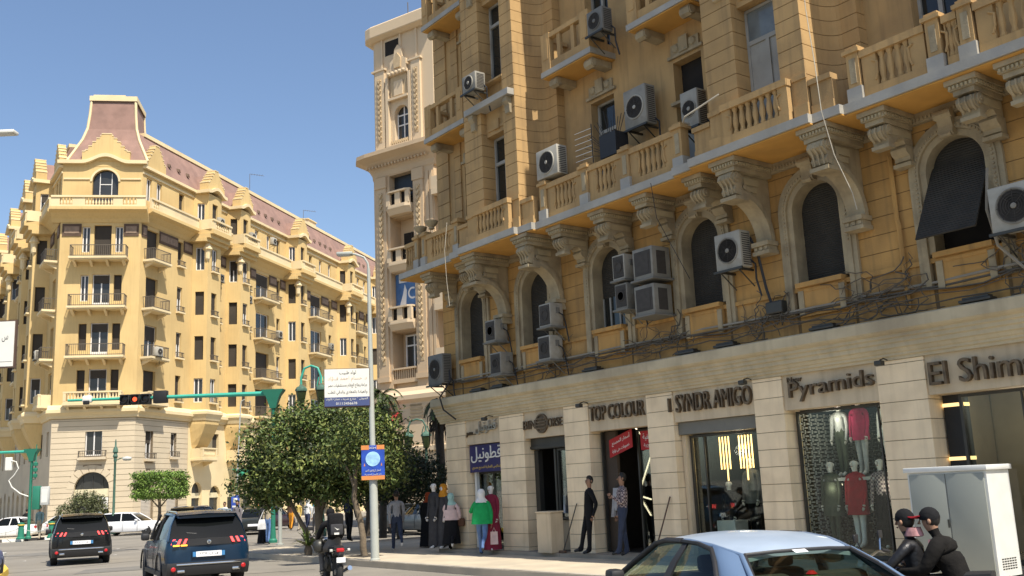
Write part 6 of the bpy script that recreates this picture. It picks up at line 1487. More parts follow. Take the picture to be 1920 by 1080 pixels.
    if hair:
        kk = MB(); secs = []
        for j in range(7):
            ph = R(-52 + 142 * j / 6); rr = .098 * s
            ring = []
            for i in range(16):
                a = 2 * pi * i / 16; y = rr * cos(ph) * sin(a); x = rr * cos(ph) * cos(a) * .9; z = rr * 1.12 * sin(ph) + .015
                if y > 0.03 and ph < R(25): y = .03 + (y - .03) * .2; 
                p = rotv((x, y - .012, z)); ring.append(p)
            secs.append(ring)
        kk.loft(secs); kk.build('hair', [hair], t, 60)
    if cap:
        kk = MB(); secs = [[rotv((.102 * s * cos(ph) * cos(a) * .93, .104 * s * cos(ph) * sin(a) - .008, .1 * s * sin(ph) + .03)) for a in [2 * pi * i / 16 for i in range(16)]] for ph in [R(-18), R(0), R(25), R(50), R(72), R(88)]]
        kk.loft(secs); c_ = kk.build('cap', [cap[0]], t, 60)
        kk = MB(); br = cap[2]; kk.add([rotv(p) for p in [(-.07 * s, br * .08 * s, .035), (.07 * s, br * .08 * s, .035), (.055 * s, br * .17 * s, .02), (-.055 * s, br * .17 * s, .02), (-.07 * s, br * .08 * s, .047), (.07 * s, br * .08 * s, .047), (.055 * s, br * .17 * s, .03), (-.055 * s, br * .17 * s, .03)]], [(0, 1, 2, 3), (4, 5, 6, 7), (0, 1, 5, 4), (1, 2, 6, 5), (2, 3, 7, 6), (3, 0, 4, 7)]); kk.build('brim', [cap[1]], c_)
    if hijab:
        kk = MB(); secs = []
        for z, rx, ry, yo in ((.115, .03, .03, -.01), (.10, .07, .075, -.01), (.05, .1, .108, -.012), (0, .106, .112, -.016), (-.06, .1, .108, -.014), (-.11, .095, .1, -.005), (-.15, .12, .11, 0), (-.20, .17, .12, 0), (-.25, .19, .12, 0)):
            ring = []
            for i in range(18):
                a = 2 * pi * i / 18; x, y = rx * s * cos(a), ry * s * sin(a) + yo
                if face and z > -.09 and z < .06 and y > .05: y = .05 + (y - .05) * .25
                ring.append(rotv((x, y, z * s)) if z > -.12 else (hc.x + x, hc.y + y, hc.z + z * s))
            secs.append(ring)
        kk.loft(secs); kk.build('hijab', [hijab], t, 60)
    if skirt:
        m, ztop, zbot, wt, wb, sway = skirt; P = V[pel]; kk = MB(); secs = []
        for j in range(9):
            f = j / 8; z = ztop + (zbot - ztop) * f; ring = []
            for i in range(28):
                a = 2 * pi * i / 28; rr = (wt + (wb - wt) * f ** .8) * (1 + (.07 * f) * sin(a * 7 + f * 2)); ring.append((P.x + rr * cos(a) * 1.0, P.y + rr * .85 * sin(a) + sway * f * f, z))
            secs.append(ring)
        kk.loft(secs); kk.build('skirt' if ztop < 1.2 else 'gown', [m], t, 60)
    if jacket:
        m, zt, zb, fl = jacket; P = V[pel]; kk = MB(); secs = []
        for j in range(6):
            f = j / 5; z = zt + (zb - zt) * f; c = Vector((0, 0, .95 * s + dz)) + up * max(0, z - (.95 * s + dz)); ring = []
            for i in range(24):
                a = 2 * pi * i / 24; rr = (.165 + fl * f) * bulk * s * (1 + .025 * sin(a * 5 + j)); ring.append((c.x + rr * 1.12 * cos(a), c.y + rr * .8 * sin(a), z))
            secs.append(ring)
        kk.loft(secs); kk.build('jacket', [m], t, 60)
    t['_'] = 0; del t['_']
    return t, V, dict(pel=pel, ch=ch, sh=sh, head=hm, hands=[q + Vector((0, 0, dz)) + d * .1 for q, d, sd in hands])
hair_b = mat('black_hair', (0.012, 0.010, 0.008), .6, .2)
c_gs = cloth('grey_knit', (0.30, 0.30, 0.31)); c_jn = cloth('dark_jeans', (0.035, 0.045, 0.075)); c_jb = cloth('blue_jeans', (0.10, 0.17, 0.33)); c_bk = cloth('black', (0.010, 0.010, 0.011)); c_pk = cloth('pale_pink', (0.62, 0.46, 0.42)); c_gr = cloth('bright_green', (0.015, 0.30, 0.085))
c_wh = cloth('white', (0.66, 0.66, 0.64)); c_mint = cloth('mint_scarf', (0.32, 0.50, 0.45)); c_rust = cloth('rust_scarf', (0.32, 0.06, 0.02)); c_gscarf = cloth('grey_scarf', (0.2, 0.2, 0.21)); c_teal = cloth('teal_grey', (0.20, 0.30, 0.31)); c_kh = cloth('khaki', (0.40, 0.34, 0.25)); c_navy = cloth('navy', (0.03, 0.037, 0.07)); c_tan = cloth('tan', (0.40, 0.34, 0.24)); c_gj = cloth('grey_jacket', (0.17, 0.155, 0.16)); c_bur = cloth('burgundy', (0.20, 0.022, 0.045)); c_or = cloth('mustard', (0.50, 0.21, 0.02)); c_red = cloth('red', (0.30, 0.015, 0.022)); c_rose = cloth('crimson_jacket', (0.35, 0.012, 0.07)); c_ol = cloth('olive', (0.07, 0.08, 0.055)); c_lg = cloth('light_grey', (0.42, 0.42, 0.42)); c_dg = cloth('charcoal', (0.045, 0.045, 0.048)); c_yel = cloth('yellow_top', (0.55, 0.40, 0.12)); c_br = cloth('brown_cloth', (0.10, 0.05, 0.03)); c_suit = cloth('grey_suit', (0.10, 0.10, 0.095))
m_shw = mat('white_shoe', (0.65, 0.63, 0.58), .6, .1)
AWAY = atan2(-U.y, -U.x) - R(90)      # heading along the pavement, away from the camera
def W(px, py, z=.15):
    d = _f + _r * ((px - 960) / FPX) - _u * ((py - 540) / FPX); q = CAM + d * ((z - CAMZ) / d.z); return (q.x, q.y, z)
PK = [
 ('man in a grey sweatshirt and dark jeans walking away beside the lamp post', (745, 1034), .15, R(12), dict(H=1.74, top=c_gs, bottom=c_jn, shoe=m_shw, hair=hair_b, arms=((-12, 6, 14), (14, 6, 25)), legs=((20, 6), (-22, 52)), bulk=1.05)),
 ('woman in a black abaya and rust red scarf walking into the shade', (805, 1026), .15, R(5), dict(H=1.62, top=c_bk, bottom=c_bk, hijab=c_rust, face=False, skirt=(c_bk, 1.36, .03, .17, .30, -.1), arms=((4, 10, 20), (4, 10, 20)), bulk=1.15)),
 ('woman in black with a grey scarf, ahead of the one in pale pink', (832, 1022), .15, R(0), dict(H=1.62, top=c_bk, bottom=c_bk, hijab=c_gscarf, face=False, skirt=(c_bk, 1.3, .03, .17, .27, -.06), bulk=1.1)),
 ('woman in a pale pink top, mint scarf and wide black trousers walking away', (848, 1036), .15, R(-4), dict(H=1.6, top=c_pk, bottom=c_bk, shoe=m_shw, hijab=c_mint, face=False, skirt=(c_bk, .98, .24, .17, .25, -.12), arms=((4, 9, 8), (-14, 16, 40)), legs=((20, 4), (-22, 56)), bulk=1.2, jacket=(c_pk, 1.16, .88, .03))),
 ('woman in a bright green jacket, white scarf and blue jeans walking past the shops', (906, 1042), .15, R(-8), dict(H=1.66, top=c_gr, bottom=c_jb, shoe=c_dg, hijab=c_wh, face=False, jacket=(c_gr, 1.3, .80, .05), arms=((25, 30, 100), (-18, 18, 25)), legs=((18, 5), (-20, 48)), bulk=1.2)),
 ('man in a black hooded top leaning against the pillar beside the striped-light shop', (1108, 1039), .25, R(100), dict(H=1.72, top=c_bk, bottom=c_bk, hair=hair_b, arms=((-20, 8, 40), (-22, 8, 45)), legs=((4, 2), (16, 4)), lean=-6, head=(4, 20))),
 ('man in a checked shirt and jeans standing in the doorway of the open shop', (1172, 1044), .25, R(95), dict(H=1.72, top=None, bottom=c_jn, hair=hair_b, arms=((8, 6, 120), (0, 8, 20)), legs=((10, 2), (-4, 4)), lean=-3, bulk=1.08)),
 ('man in a navy shirt standing in shade left of the thin tree', (655, 1016), .15, R(-30), dict(H=1.75, top=c_navy, bottom=c_bk, hair=hair_b, arms=((5, 10, 30), (5, 8, 15)), legs=((4, 3), (-4, 4)), bulk=1.1)),
 ('man in a teal grey jacket and khaki trousers stepping off the island towards us', (73, 1013), .0, R(172), dict(H=1.95, top=c_teal, bottom=c_kh, hair=hair_b, arms=((8, 8, 14), (-8, 8, 14)), legs=((12, 6), (-10, 14)))),
 ('person in black with a backpack walking away behind the man in teal', (48, 1003), .14, R(5), dict(H=1.75, top=c_bk, bottom=c_bk, hair=hair_b, face=False)),
 ('person in a tan top and jeans with a white shoulder bag by the steel post', (503, 1021), .0, R(-10), dict(H=1.66, top=c_tan, bottom=c_jb, hair=hair_b, face=False, arms=((-5, 8, 12), (6, 8, 20)), legs=((6, 4), (-8, 14)))),
 ('person in a long dark skirt walking beside the one in the tan top', (494, 1020), .0, R(-5), dict(H=1.6, top=c_dg, bottom=c_bk, hijab=c_dg, face=False, skirt=(c_bk, 1.0, .04, .16, .24, -.05))),
 ('man in a grey jacket and white shirt facing us beyond the dark blue SUV', (445, 1012), .0, R(165), dict(H=1.8, top=c_gj, bottom=c_dg, hair=hair_b, jacket=(c_gj, 1.3, .80, .03))),
 ('bare-headed person just showing over the dark blue SUV, left of the grey-jacketed man', (421, 1003), .0, R(170), dict(H=1.75, top=c_wh, bottom=c_dg, hair=hair_b)),
 ('person in white and teal scarf standing behind the leaning stems', (592, 1000), .0, R(30), dict(H=1.65, top=c_wh, bottom=c_dg, hijab=cloth('teal_scarf', (0.10, 0.38, 0.42)), face=False)),
 ('person in white beside the one with the teal scarf', (577, 1000), .0, R(-20), dict(H=1.68, top=c_wh, bottom=c_navy, hijab=c_wh, face=False)),
 ('person in a yellow top far behind the street tree', (560, 995), .0, R(160), dict(H=1.66, top=c_yel, bottom=c_kh, hair=hair_b)),
 ('person in dark brown and mustard trousers beyond the tree', (546, 994), .0, R(0), dict(H=1.66, top=c_br, bottom=c_or, hair=hair_b, face=False)),
 ('person in an orange top far away near the arches', (484, 987), .0, R(170), dict(H=1.7, top=c_or, bottom=c_kh, hair=hair_b)),
]
def check_mat():
    m = mat('cloth_checked', (0.30, 0.26, 0.24), .9, 0, spec=.2); t = m.node_tree; b = t.nodes['Principled BSDF']
    c = t.nodes.new('ShaderNodeTexChecker'); c.inputs['Scale'].default_value = 26; c.inputs[1].default_value = (0.36, 0.30, 0.28, 1); c.inputs[2].default_value = (0.07, 0.05, 0.06, 1)
    tc = t.nodes.new('ShaderNodeTexCoord'); t.links.new(tc.outputs['Object'], c.inputs[0]); t.links.new(c.outputs[0], b.inputs['Base Color']); return m
c_chk = check_mat(); BODIES = {}
for lab, (px, py), z, rz, kw in PK:
    if kw['top'] is None: kw['top'] = c_chk
    BODIES[lab] = person('person', lab, 'person', W(px, py, z), rz, **kw)
# bags they carry
bx = W(503, 1021, 0)
t = thing('shoulder_bag', 'white shoulder bag hanging at the side of the person in the tan top', 'bag', (bx[0] - .25, bx[1] - .05, .62)); k = MB(); k.loft([[(-.17, -.05, 0), (.17, -.05, 0), (.17, .05, 0), (-.17, .05, 0)], [(-.16, -.07, .2), (.16, -.07, .2), (.16, .07, .2), (-.16, .07, .2)], [(-.11, -.02, .4), (.11, -.02, .4), (.11, .02, .4), (-.11, .02, .4)]]); k.build('bag_body', [c_wh], t, 40); k = MB(); k.tube([(-.1, 0, .38), (.05, .05, .75), (.16, 0, .8)], .015, 5); k.build('strap', [c_wh], t)
bx = W(848, 1036, .15)
t = thing('handbag', 'brown handbag under the arm of the woman in pale pink', 'bag', (bx[0] + .26, bx[1] - .02, .85), R(-20)); k = MB(); k.rbox(-.09, .12, -.05, .05, 0, .22, .03); k.build('bag_body', [c_br], t, 40); k = MB(); k.tube([(-.05, 0, .2), (-.12, -.12, .4), (-.1, -.03, .56)], .014, 5); k.build('strap', [c_br], t)
bx = W(906, 1042, .15)
t = thing('shopping_bag', 'pale shopping bag in the hand of the woman in green', 'bag', (bx[0] + .3, bx[1] + .05, .42)); k = MB(); k.loft([[(-.1, -.05, 0), (.1, -.05, 0), (.1, .05, 0), (-.1, .05, 0)], [(-.09, -.03, .32), (.09, -.03, .32), (.09, .03, .32), (-.09, .03, .32)]]); k.build('bag_body', [c_pk], t); k = MB(); k.tube([(-.05, 0, .31), (0, 0, .42), (.05, 0, .31)], .008, 5); k.build('strap', [c_pk], t)
bx = W(48, 1003, .14)
t = thing('backpack', 'black backpack on the person walking behind the man in teal', 'bag', (bx[0], bx[1] - .2, 1.1)); k = MB(); k.rbox(-.16, .16, -.12, .05, 0, .45, .05); k.build('bag_body', [c_bk], t, 40)
# motorcycles with riders (x forward)
def motorbike(label, loc, rz, plate=True):
    t = thing('motorcycle', label, 'motorcycle', loc, rz)
    def mw(x, nm):
        k = MB(); r = .30; k.lathe([(r - .09, -.045), (r - .03, -.055), (r, -.02), (r, .02), (r - .03, .055), (r - .09, .045)], x, r, 24, 0, 0, 'y'); o = k.build('wheel', [m_tyre], t, 40)
        k = MB(); k.lathe([(r - .08, -.03), (r - .08, .03), (r - .11, .03), (r - .11, -.03)], x, r, 24, 0, 0, 'y'); k.lathe([(.06, -.06), (.06, .06)], x, r, 12, 0, 0, 'y')
        for i in range(6): a = pi * i / 3; k.tube([(x + .05 * cos(a), 0, r + .05 * sin(a)), (x + (r - .09) * cos(a), 0, r + (r - .09) * sin(a))], .014, 5)
        k.build('rim', [m_alloy], o, 40)
    mw(.65, 'f'); mw(-.62, 'r')
    k = MB()
    for s in (1, -1): k.tube([(.65, s * .09, .30), (.5, s * .09, .72), (.42, s * .08, .92)], .024, 8)
    k.build('fork', [m_chrome], t, 40)
    k = MB(); k.tube([(.42, 0, .88), (.1, 0, .62), (-.1, 0, .45), (-.62, 0, .32)], .03, 6); k.tube([(.4, 0, .82), (.2, 0, .34), (-.15, 0, .3)], .025, 6)
    for s in (1, -1): k.tube([(-.62, s * .1, .32), (-.5, s * .13, .62), (-.15, s * .1, .6)], .02, 6)
    k.build('frame', [m_trimb], t, 40)
    k = MB(); k.rbox(-.12, .2, -.13, .13, .28, .58, .04); k.lathe([(.11, 0), (.11, .02), (.09, .04)], .02, .40, 14, 0, .13, 'y'); k.lathe([(.09, -.04), (.11, -.02), (.11, 0)], .02, .40, 14, 0, -.13, 'y'); k.build('engine', [m_metal], t, 40)
    k = MB(); k.loft([[(x, y * w, z0 + h * zz) for y, zz in ((-1, .2), (-1, .7), (-.6, 1), (.6, 1), (1, .7), (1, .2), (.5, 0), (-.5, 0))] for x, w, z0, h in ((-.1, .09, .66, .14), (.05, .14, .64, .22), (.25, .15, .66, .24), (.4, .08, .74, .14))]); k.build('tank', [paint('black_gloss', (0.012, 0.012, 0.014), .2)], t, 50)
    k = MB(); k.loft([[(x, y * w, z0 + h * zz) for y, zz in ((-1, .1), (-.95, .75), (-.5, 1), (.5, 1), (.95, .75), (1, .1))] for x, w, z0, h in ((-.75, .10, .76, .07), (-.5, .13, .73, .09), (-.2, .14, .70, .09), (.0, .1, .70, .08))]); k.build('seat', [m_trimb], t, 50)
    k = MB(); k.tube([(.38, -.36, .98), (.4, -.2, 1.0), (.43, 0, .95), (.4, .2, 1.0), (.38, .36, .98)], .014, 6)
    for s in (1, -1): k.tube([(.36, s * .40, .98), (.39, s * .28, 1.0)], .02, 8, 1); k.tube([(.4, s * .26, 1.0), (.42, s * .34, 1.14)], .008, 5); k.rbox(.41, .43, s * .36 - .06, s * .36 + .06, 1.12, 1.2, .008, 1)
    k.build('handlebar', [m_chrome, m_trimb], t, 40)
    k = MB(); k.lathe([(.02, -.05), (.09, -.02), (.1, .03), (.08, .05)], 0, .84, 14, 0, .5, 'x'); k.build('headlamp', [m_chrome], t, 40)
    k = MB(); k.tube([(.15, -.12, .34), (.0, -.16, .24), (-.3, -.18, .27), (-.85, -.2, .38)], [.02, .025, .04, .05], 8); k.build('exhaust', [m_chrome], t, 40)
    k = MB(); k.lathe([(.02, -.02), (.13, 0), (.13, .03), (.02, .05)], -.18, .46, 16, 0, .13, 'y'); k.build('side_case', [m_metal], t, 40)
    k = MB(); k.tube([(-.92, 0, .62), (-.8, 0, .70), (-.6, 0, .68), (-.3, 0, .6)], [.05, .07, .08, .05], 8); k.tube([(.95, 0, .56), (.8, 0, .64), (.6, 0, .65), (.45, 0, .6)], [.04, .06, .06, .04], 8); k.build('mudguard', [m_trimb], t, 40)
    k = MB(); k.rbox(-.90, -.84, -.08, .08, .70, .78, .02); k.build('tail_lamp', [m_red], t, 40)
    if plate: k = MB(); k.box(-.945, -.935, -.09, .09, .50, .60); k.build('number_plate', [m_plate], t)
    k = MB()
    for s in (1, -1): k.tube([(-.05, s * .12, .3), (-.05, s * .27, .3)], .015, 6); k.tube([(-.82, s * .08, .74), (-.84, s * .16, .74)], .012, 5); k.rbox(-.87, -.81, s * .18 - .03, s * .18 + .03, .715, .765, .012, 1)
    k.build('footrest', [m_metal, m_amb if False else m_lamp], t)
    return t
def on_bike(o, rz, x, y=0, z=0): return (o[0] + x * cos(rz) - y * sin(rz), o[1] + x * sin(rz) + y * cos(rz), z)
# left: a lone rider seen from behind
b1 = G3(622, 1080, 21.8); rz1 = R(90 + 22); o1 = (b1.x, b1.y, 0)
motorbike('black motorcycle with a round side case stopped by the kerb, seen from behind', o1, rz1)
lab = 'motorcycle rider in black with a dark backpack, head bent forward'
person('person', lab, 'person', on_bike(o1, rz1, -.26), rz1 - R(90), H=1.7, top=c_bk, bottom=cloth('grey_trousers', (0.13, 0.12, 0.11)), shoe=m_shw, cap=(c_bk, c_bk, 1), hair=hair_b, arms=((38, 14, 22), (38, 14, 22)), legs=((72, 92), (66, 70)), lean=24, head=(38, 0), sit=.86, knees_out=16, face=True, bulk=1.1, collar=True)
p = on_bike(o1, rz1, -.31); t = thing('backpack', 'black rucksack with pale marks on the back of the lone motorcyclist', 'bag', (p[0], p[1], .99), rz1)
k = MB(); k.rbox(-.22, .0, -.16, .16, 0, .48, .06); k.T = None; k.build('bag_body', [c_bk], t, 40); k = MB(); k.rbox(-.28, -.2, -.13, .13, .04, .26, .03); k.build('pocket', [c_dg], t, 40); k = MB(); k.prism([(-.05, .16), (.0, .14), (.06, .2), (.0, .165)], -.284, -.281, 'x'); k.box(-.284, -.281, -.04, .06, .05, .09); k.build('mark', [m_signw], t)
k = MB(); k.lathe([(.02, -.13), (.10, -.10), (.135, 0), (.12, .08), (.06, .13), (.01, .14)], 0, 0, 14); k.prism([(.05, -.06), (.14, -.05), (.13, .04), (.06, .05)], -.08, .08, 'y', 1)
p = on_bike(o1, rz1, .0, .26, .80); hm = k.build('helmet', [m_metal, m_cglass], None, 50, loc=p); tag(hm, 'dark grey helmet hanging at the lone rider\'s left knee', 'helmet')
# right: two men on one motorcycle between the pale blue car and the cabinet
b2 = G3(1716, 1100, 10.5); rz2 = R(90 + 52); o2 = (b2.x, b2.y, 0)
motorbike('black motorcycle carrying two men past the utility cabinet', o2, rz2)
m_scarf = cloth('pink_scarf', (0.42, 0.22, 0.22), .5)
person('person', 'rider in a black leather jacket, black cap and pink scarf steering the two-man motorcycle', 'person', on_bike(o2, rz2, -.08), rz2 - R(90), H=1.62, top=mat('black_leather', (0.012, 0.012, 0.013), .4, .2, 6, .3, 30), bottom=c_bk, cap=(c_bk, c_red, -1), hair=hair_b, arms=((42, 20, 18), (42, 20, 18)), legs=((70, 90), (70, 90)), lean=10, head=(4, -10), sit=.66, knees_out=14, collar=True)
q = on_bike(o2, rz2, -.05); k = MB(); k.lathe([(.07, .02), (.085, -.02), (.095, -.06), (.08, -.07), (.06, -.03), (.06, .02)], 0, 0, 14); k.prism([(-.05, -.1), (.04, -.1), (.02, -.36), (-.04, -.32)], -.165, -.14, 'x'); sc = k.build('scarf', [m_scarf], None, 50, loc=(q[0], q[1], 1.225)); tag(sc, 'pink patterned scarf round the neck of the motorcycle driver', 'scarf'); sc.rotation_euler = (0, 0, rz2)
person('person', 'passenger in a black coat and dark cap with red top sitting behind the driver', 'person', on_bike(o2, rz2, -.46), rz2 - R(90), H=1.68, top=cloth('black_wool', (0.009, 0.008, 0.007), .2), bottom=c_bk, cap=(c_bk, c_red, 1), hair=hair_b, arms=((30, 10, 62), (30, 10, 62)), legs=((64, 86), (64, 86)), lean=22, head=(8, 12), sit=.68, knees_out=20, bulk=1.32, collar=True)
# mannequins
def mann(label, u, v, z, rz, group=None, **kw):
    p = nb(u, v, z); kw.setdefault('skin', 'white'); kw.setdefault('legs', ((3, 1), (-3, 1))); kw.setdefault('lean', 0); kw.setdefault('shoe', SKIN['white'])
    t = person('mannequin', label, 'mannequin', p, RZ_NB + R(180) + rz, eyes=False, group=group, **kw)[0]; return t
mann('burgundy long-dress mannequin standing outside the first shop', 2.62, .42, .24, R(20), top=c_bur, bottom=c_bur, skirt=(c_bur, 1.42, .04, .15, .24, 0), H=1.66, arms=((0, 6, 10), (0, 6, 10)), sleeves=True)
mann('dark-robed mannequin in a mustard headscarf by the first pilaster', .30, .42, .24, R(0), top=c_dg, bottom=c_dg, skirt=(c_dg, 1.3, .1, .15, .22, 0), H=1.72, hijab=c_or)
mann('bare white-headed mannequin in dark cloth beside the first shop door', .02, .55, .24, R(0), top=c_dg, bottom=c_dg, skirt=(c_dg, 1.2, .1, .15, .2, 0), H=1.8)
FD = R(0)
wz = .42
for lab, u, v, z, kw in [
 ('upper-shelf mannequin on the left of the lattice shop window, in pale grey', 12.55, -1.0, 1.75, dict(top=c_lg, bottom=c_ol, H=1.45)),
 ('upper-shelf mannequin in a crimson jacket, centre of the lattice shop window', 13.0, -1.0, 1.75, dict(top=c_rose, bottom=c_lg, H=1.5, jacket=(c_rose, 1.15, .68, .02))),
 ('upper-shelf mannequin in white on the right of the lattice shop window', 13.6, -1.0, 1.75, dict(top=c_wh, bottom=c_wh, H=1.45)),
 ('lower mannequin in an olive coat, left of the lattice shop window', 12.4, -.75, wz, dict(top=c_ol, bottom=c_ol, H=1.62, jacket=(c_ol, 1.25, .6, .05))),
 ('lower mannequin in a red coat and white trousers, centre of the lattice window', 12.95, -.75, wz, dict(top=c_red, bottom=c_wh, H=1.62, jacket=(c_red, 1.25, .62, .05))),
 ('lower mannequin in a striped top and black skirt, right of the lattice window', 13.5, -.75, wz, dict(top=c_chk, bottom=c_bk, H=1.62, skirt=(c_bk, .95, .05, .15, .22, 0))),
 ('grey-suited mannequin standing beneath the amber light tubes', 10.15, -1.1, .5, dict(top=c_suit, bottom=c_bk, H=1.72, jacket=(c_suit, 1.3, .78, .02))),
 ('black-suited mannequin at the front of the menswear window', 9.75, -.8, .3, dict(top=c_bk, bottom=c_bk, H=1.45, jacket=(c_bk, 1.1, .65, .02))),
 ('dark-suited mannequin at the back of the menswear window', 10.6, -1.6, .6, dict(top=c_bk, bottom=c_bk, H=1.75, jacket=(c_bk, 1.3, .8, .02))),
 ('black-jacketed mannequin deep inside the shop with crossed light tubes', 7.5, -1.7, .9, dict(top=c_bk, bottom=c_bk, H=1.6)),
 ('mannequin in grey at the right edge of the brown shop interior', 16.9, -1.0, .35, dict(top=c_lg, bottom=c_dg, H=1.7)),
]: mann(lab, u, v, z, FD, **kw)
# ---------------------------------------------------------------- shop interiors, fronts and signs on the near building
m_neon = mat('lit_tube_white', (0.9, 0.8, 0.6), .4, 0, emit=(1.0, .82, .55), emit_s=1.6)
m_neony = mat('lit_tube_amber', (0.9, 0.6, 0.25), .4, 0, emit=(1.0, .62, .22), emit_s=2.2)
m_bronze = mat('bronze_letters', (0.16, 0.115, 0.07), 0.5, 0.25, 9, metal=0.5, dirt=(0.05, 0.04, 0.03), dirt_amt=.6, dscale=6)
m_steel = mat('steel_letters', (0.45, 0.42, 0.37), 0.35, 0.3, 9, metal=0.7)
m_redb = mat('red_banner', (0.38, 0.015, 0.015), .6, .1)
m_navyb = mat('navy_signboard', (0.035, 0.032, 0.11), .4, .05)
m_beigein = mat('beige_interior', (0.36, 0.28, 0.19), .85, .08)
OP = [(PIL[i][1], PIL[i + 1][0]) for i in range(len(PIL) - 1)]
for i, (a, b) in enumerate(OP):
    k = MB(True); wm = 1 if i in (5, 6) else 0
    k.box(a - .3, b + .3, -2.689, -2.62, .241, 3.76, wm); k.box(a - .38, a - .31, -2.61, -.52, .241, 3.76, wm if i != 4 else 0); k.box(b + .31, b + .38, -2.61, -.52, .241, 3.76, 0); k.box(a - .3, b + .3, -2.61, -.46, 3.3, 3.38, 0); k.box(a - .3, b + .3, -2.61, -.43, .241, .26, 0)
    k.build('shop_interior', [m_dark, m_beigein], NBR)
def glass(a, b, z0, z1, v=-.36, name='shop_window', mull=(), fr_=.05):
    k = MB(True); k.box(a, b, v - .012, v, z0, z1); o = k.build(name, [m_glass], NBR)
    k = MB(True); k.box(a, a + fr_, v + .001, v + .05, z0, z1); k.box(b - fr_, b, v + .001, v + .05, z0, z1); k.box(a + fr_, b - fr_, v + .001, v + .05, z1 - fr_, z1); k.box(a + fr_, b - fr_, v + .001, v + .05, z0, z0 + fr_ * 1.3)
    for x in mull: k.box(x, x + .03, v + .001, v + .03, z0 + fr_, z1 - fr_)
    k.build('frame', [m_metal], o); return o
def sign(name, label, cat, f, mats, group=None):
    k = MB(True); f(k); o = k.build(name, mats, None, None); o.location = NB0; o.rotation_euler = (0, 0, RZ_NB); return tag(o, label, cat, group)
# 1 cotton shop
glass(.98, 2.52, .26, 2.3, mull=(1.7,))
k = MB(True); k.box(1.0, 1.09, -.3, -.2, .26, 2.3); k.build('white_jamb', [m_cab], NBR)
def f(k):
    k.box(.94, 2.5, -.2, -.1, 2.30, 3.05, 0); text_shape(k, arab('قطونيل'), 1.02, 2.46, 2.56, 3.0, -.1, .02, 1); text_shape(k, arab('للملابس القطنية تصنيع مصري'), 1.05, 2.42, 2.36, 2.48, -.1, .01, 2)
sign('shop_sign', 'navy shop signboard with large white Arabic lettering above the first shop window', 'shop sign', f, [m_navyb, m_signw, mat('gold_ink', (0.5, 0.36, 0.12), .5, .05)])
def f(k): text_shape(k, arab('قطونيل'), 1.45, 2.42, 3.33, 3.68, -.03, .07, 0); text_shape(k, arab('... مصر'), .95, 1.4, 3.28, 3.42, -.03, .05, 1)
sign('shop_lettering', 'raised steel Arabic letters on the fascia of the first shop', 'lettering', f, [m_steel, m_bronze])
# 2 narrow entrance
k = MB(True); k.box(3.64, 5.26, -.40, -.2, 2.78, 3.06); k.box(3.64, 5.26, -.19, -.17, 2.8, 2.86); k.build('shutter_box', [m_metal], NBR)
glass(4.55, 5.26, 1.0, 2.76); k = MB(True); k.box(3.64, 3.8, -.45, -.3, .26, 2.76); k.box(4.47, 4.54, -.44, -.28, .26, 2.76); k.box(3.82, 4.45, -1.5, -1.45, .26, 2.7); k.build('door', [m_metal], NBR)
k = MB(True); k.box(4.56, 5.26, -.8, -.37, .26, .98); k.build('stall_riser', [m_fasc], NBR)
def f(k):
    text_shape(k, 'BIN', 3.62, 4.13, 3.30, 3.52, -.03, .05, 0); text_shape(k, 'ORSE', 4.63, 5.2, 3.30, 3.52, -.03, .05, 0)
    k.lathe([(.25, 0), (.25, .05), (.21, .05), (.21, .02)], 4.38, 3.41, 24, 0, -.03, 'y')
    for z in (-.12, -.04, .04, .12): k.box(4.38 - .18, 4.38 + .18, -.03, .03, 3.41 + z - .018, 3.41 + z + .018, 0)
sign('shop_lettering', 'bronze letters with a round ribbed emblem over the narrow second doorway', 'lettering', f, [m_bronze])
t = thing('clothes_rail', 'row of pale garments hanging in the small window beside the second doorway', 'clothes', nb(4.95, -.55, 1.05), RZ_NB)
k = MB(); k.tube([(-.3, 0, .95), (.28, 0, .95)], .012, 6); k.build('rail', [m_chrome], t)
for i in range(6):
    k = MB(); x = -.26 + i * .1; k.loft([[(x - .03, -.16, .9), (x + .03, -.16, .9), (x + .03, .16, .9), (x - .03, .16, .9)], [(x - .035, -.2, .1), (x + .035, -.2, .1), (x + .035, .2, .1), (x - .035, .2, .1)]]); k.build('garment', [[c_lg, c_dg, c_gs][i % 3]], t)
t = thing('plinth_box', 'grey stone box standing at the foot of the third pilaster', 'box', nb(4.95, .28, .24), RZ_NB); k = MB(); k.rbox(-.35, .2, -.2, .2, 0, .95, .015); k.build('box_body', [m_fasc], t); k = MB(); k.rbox(-.37, .22, -.22, .22, .951, .99, .01); k.build('lid', [m_fasc], t)
# 3 open shop with crossed light tubes
k = MB(True); k.box(6.22, 6.68, -.50, -.42, .26, 3.05); k.build('side_panel', [m_darkbr], NBR); k = MB(True); k.box(6.28, 6.32, -.39, -.3, .26, 3.05); k.build('door_track', [m_metal], NBR)
glass(7.25, 8.2, .26, 3.05, -.6)
for i, (p0, p1) in enumerate([((6.75, 3.2), (7.95, 1.95)), ((7.35, 2.55), (6.9, 1.75)), ((7.75, 3.2), (7.3, 2.45)), ((7.85, 3.1), (8.2, 2.3)), ((6.85, 1.5), (7.2, 1.42)), ((6.85, 1.45), (7.15, 1.05)), ((8.15, 3.1), (8.0, 2.35))]):
    k = MB(True); k.tube([(p0[0], -.95, p0[1]), (p1[0], -.95, p1[1])], .018, 6); o = k.build('light_tube', [m_neon]); o.location = NB0; o.rotation_euler = (0, 0, RZ_NB); tag(o, 'slanting lit tube among the crossed lights of the open shop', 'light tube', 'crossed light tubes in the open shop')
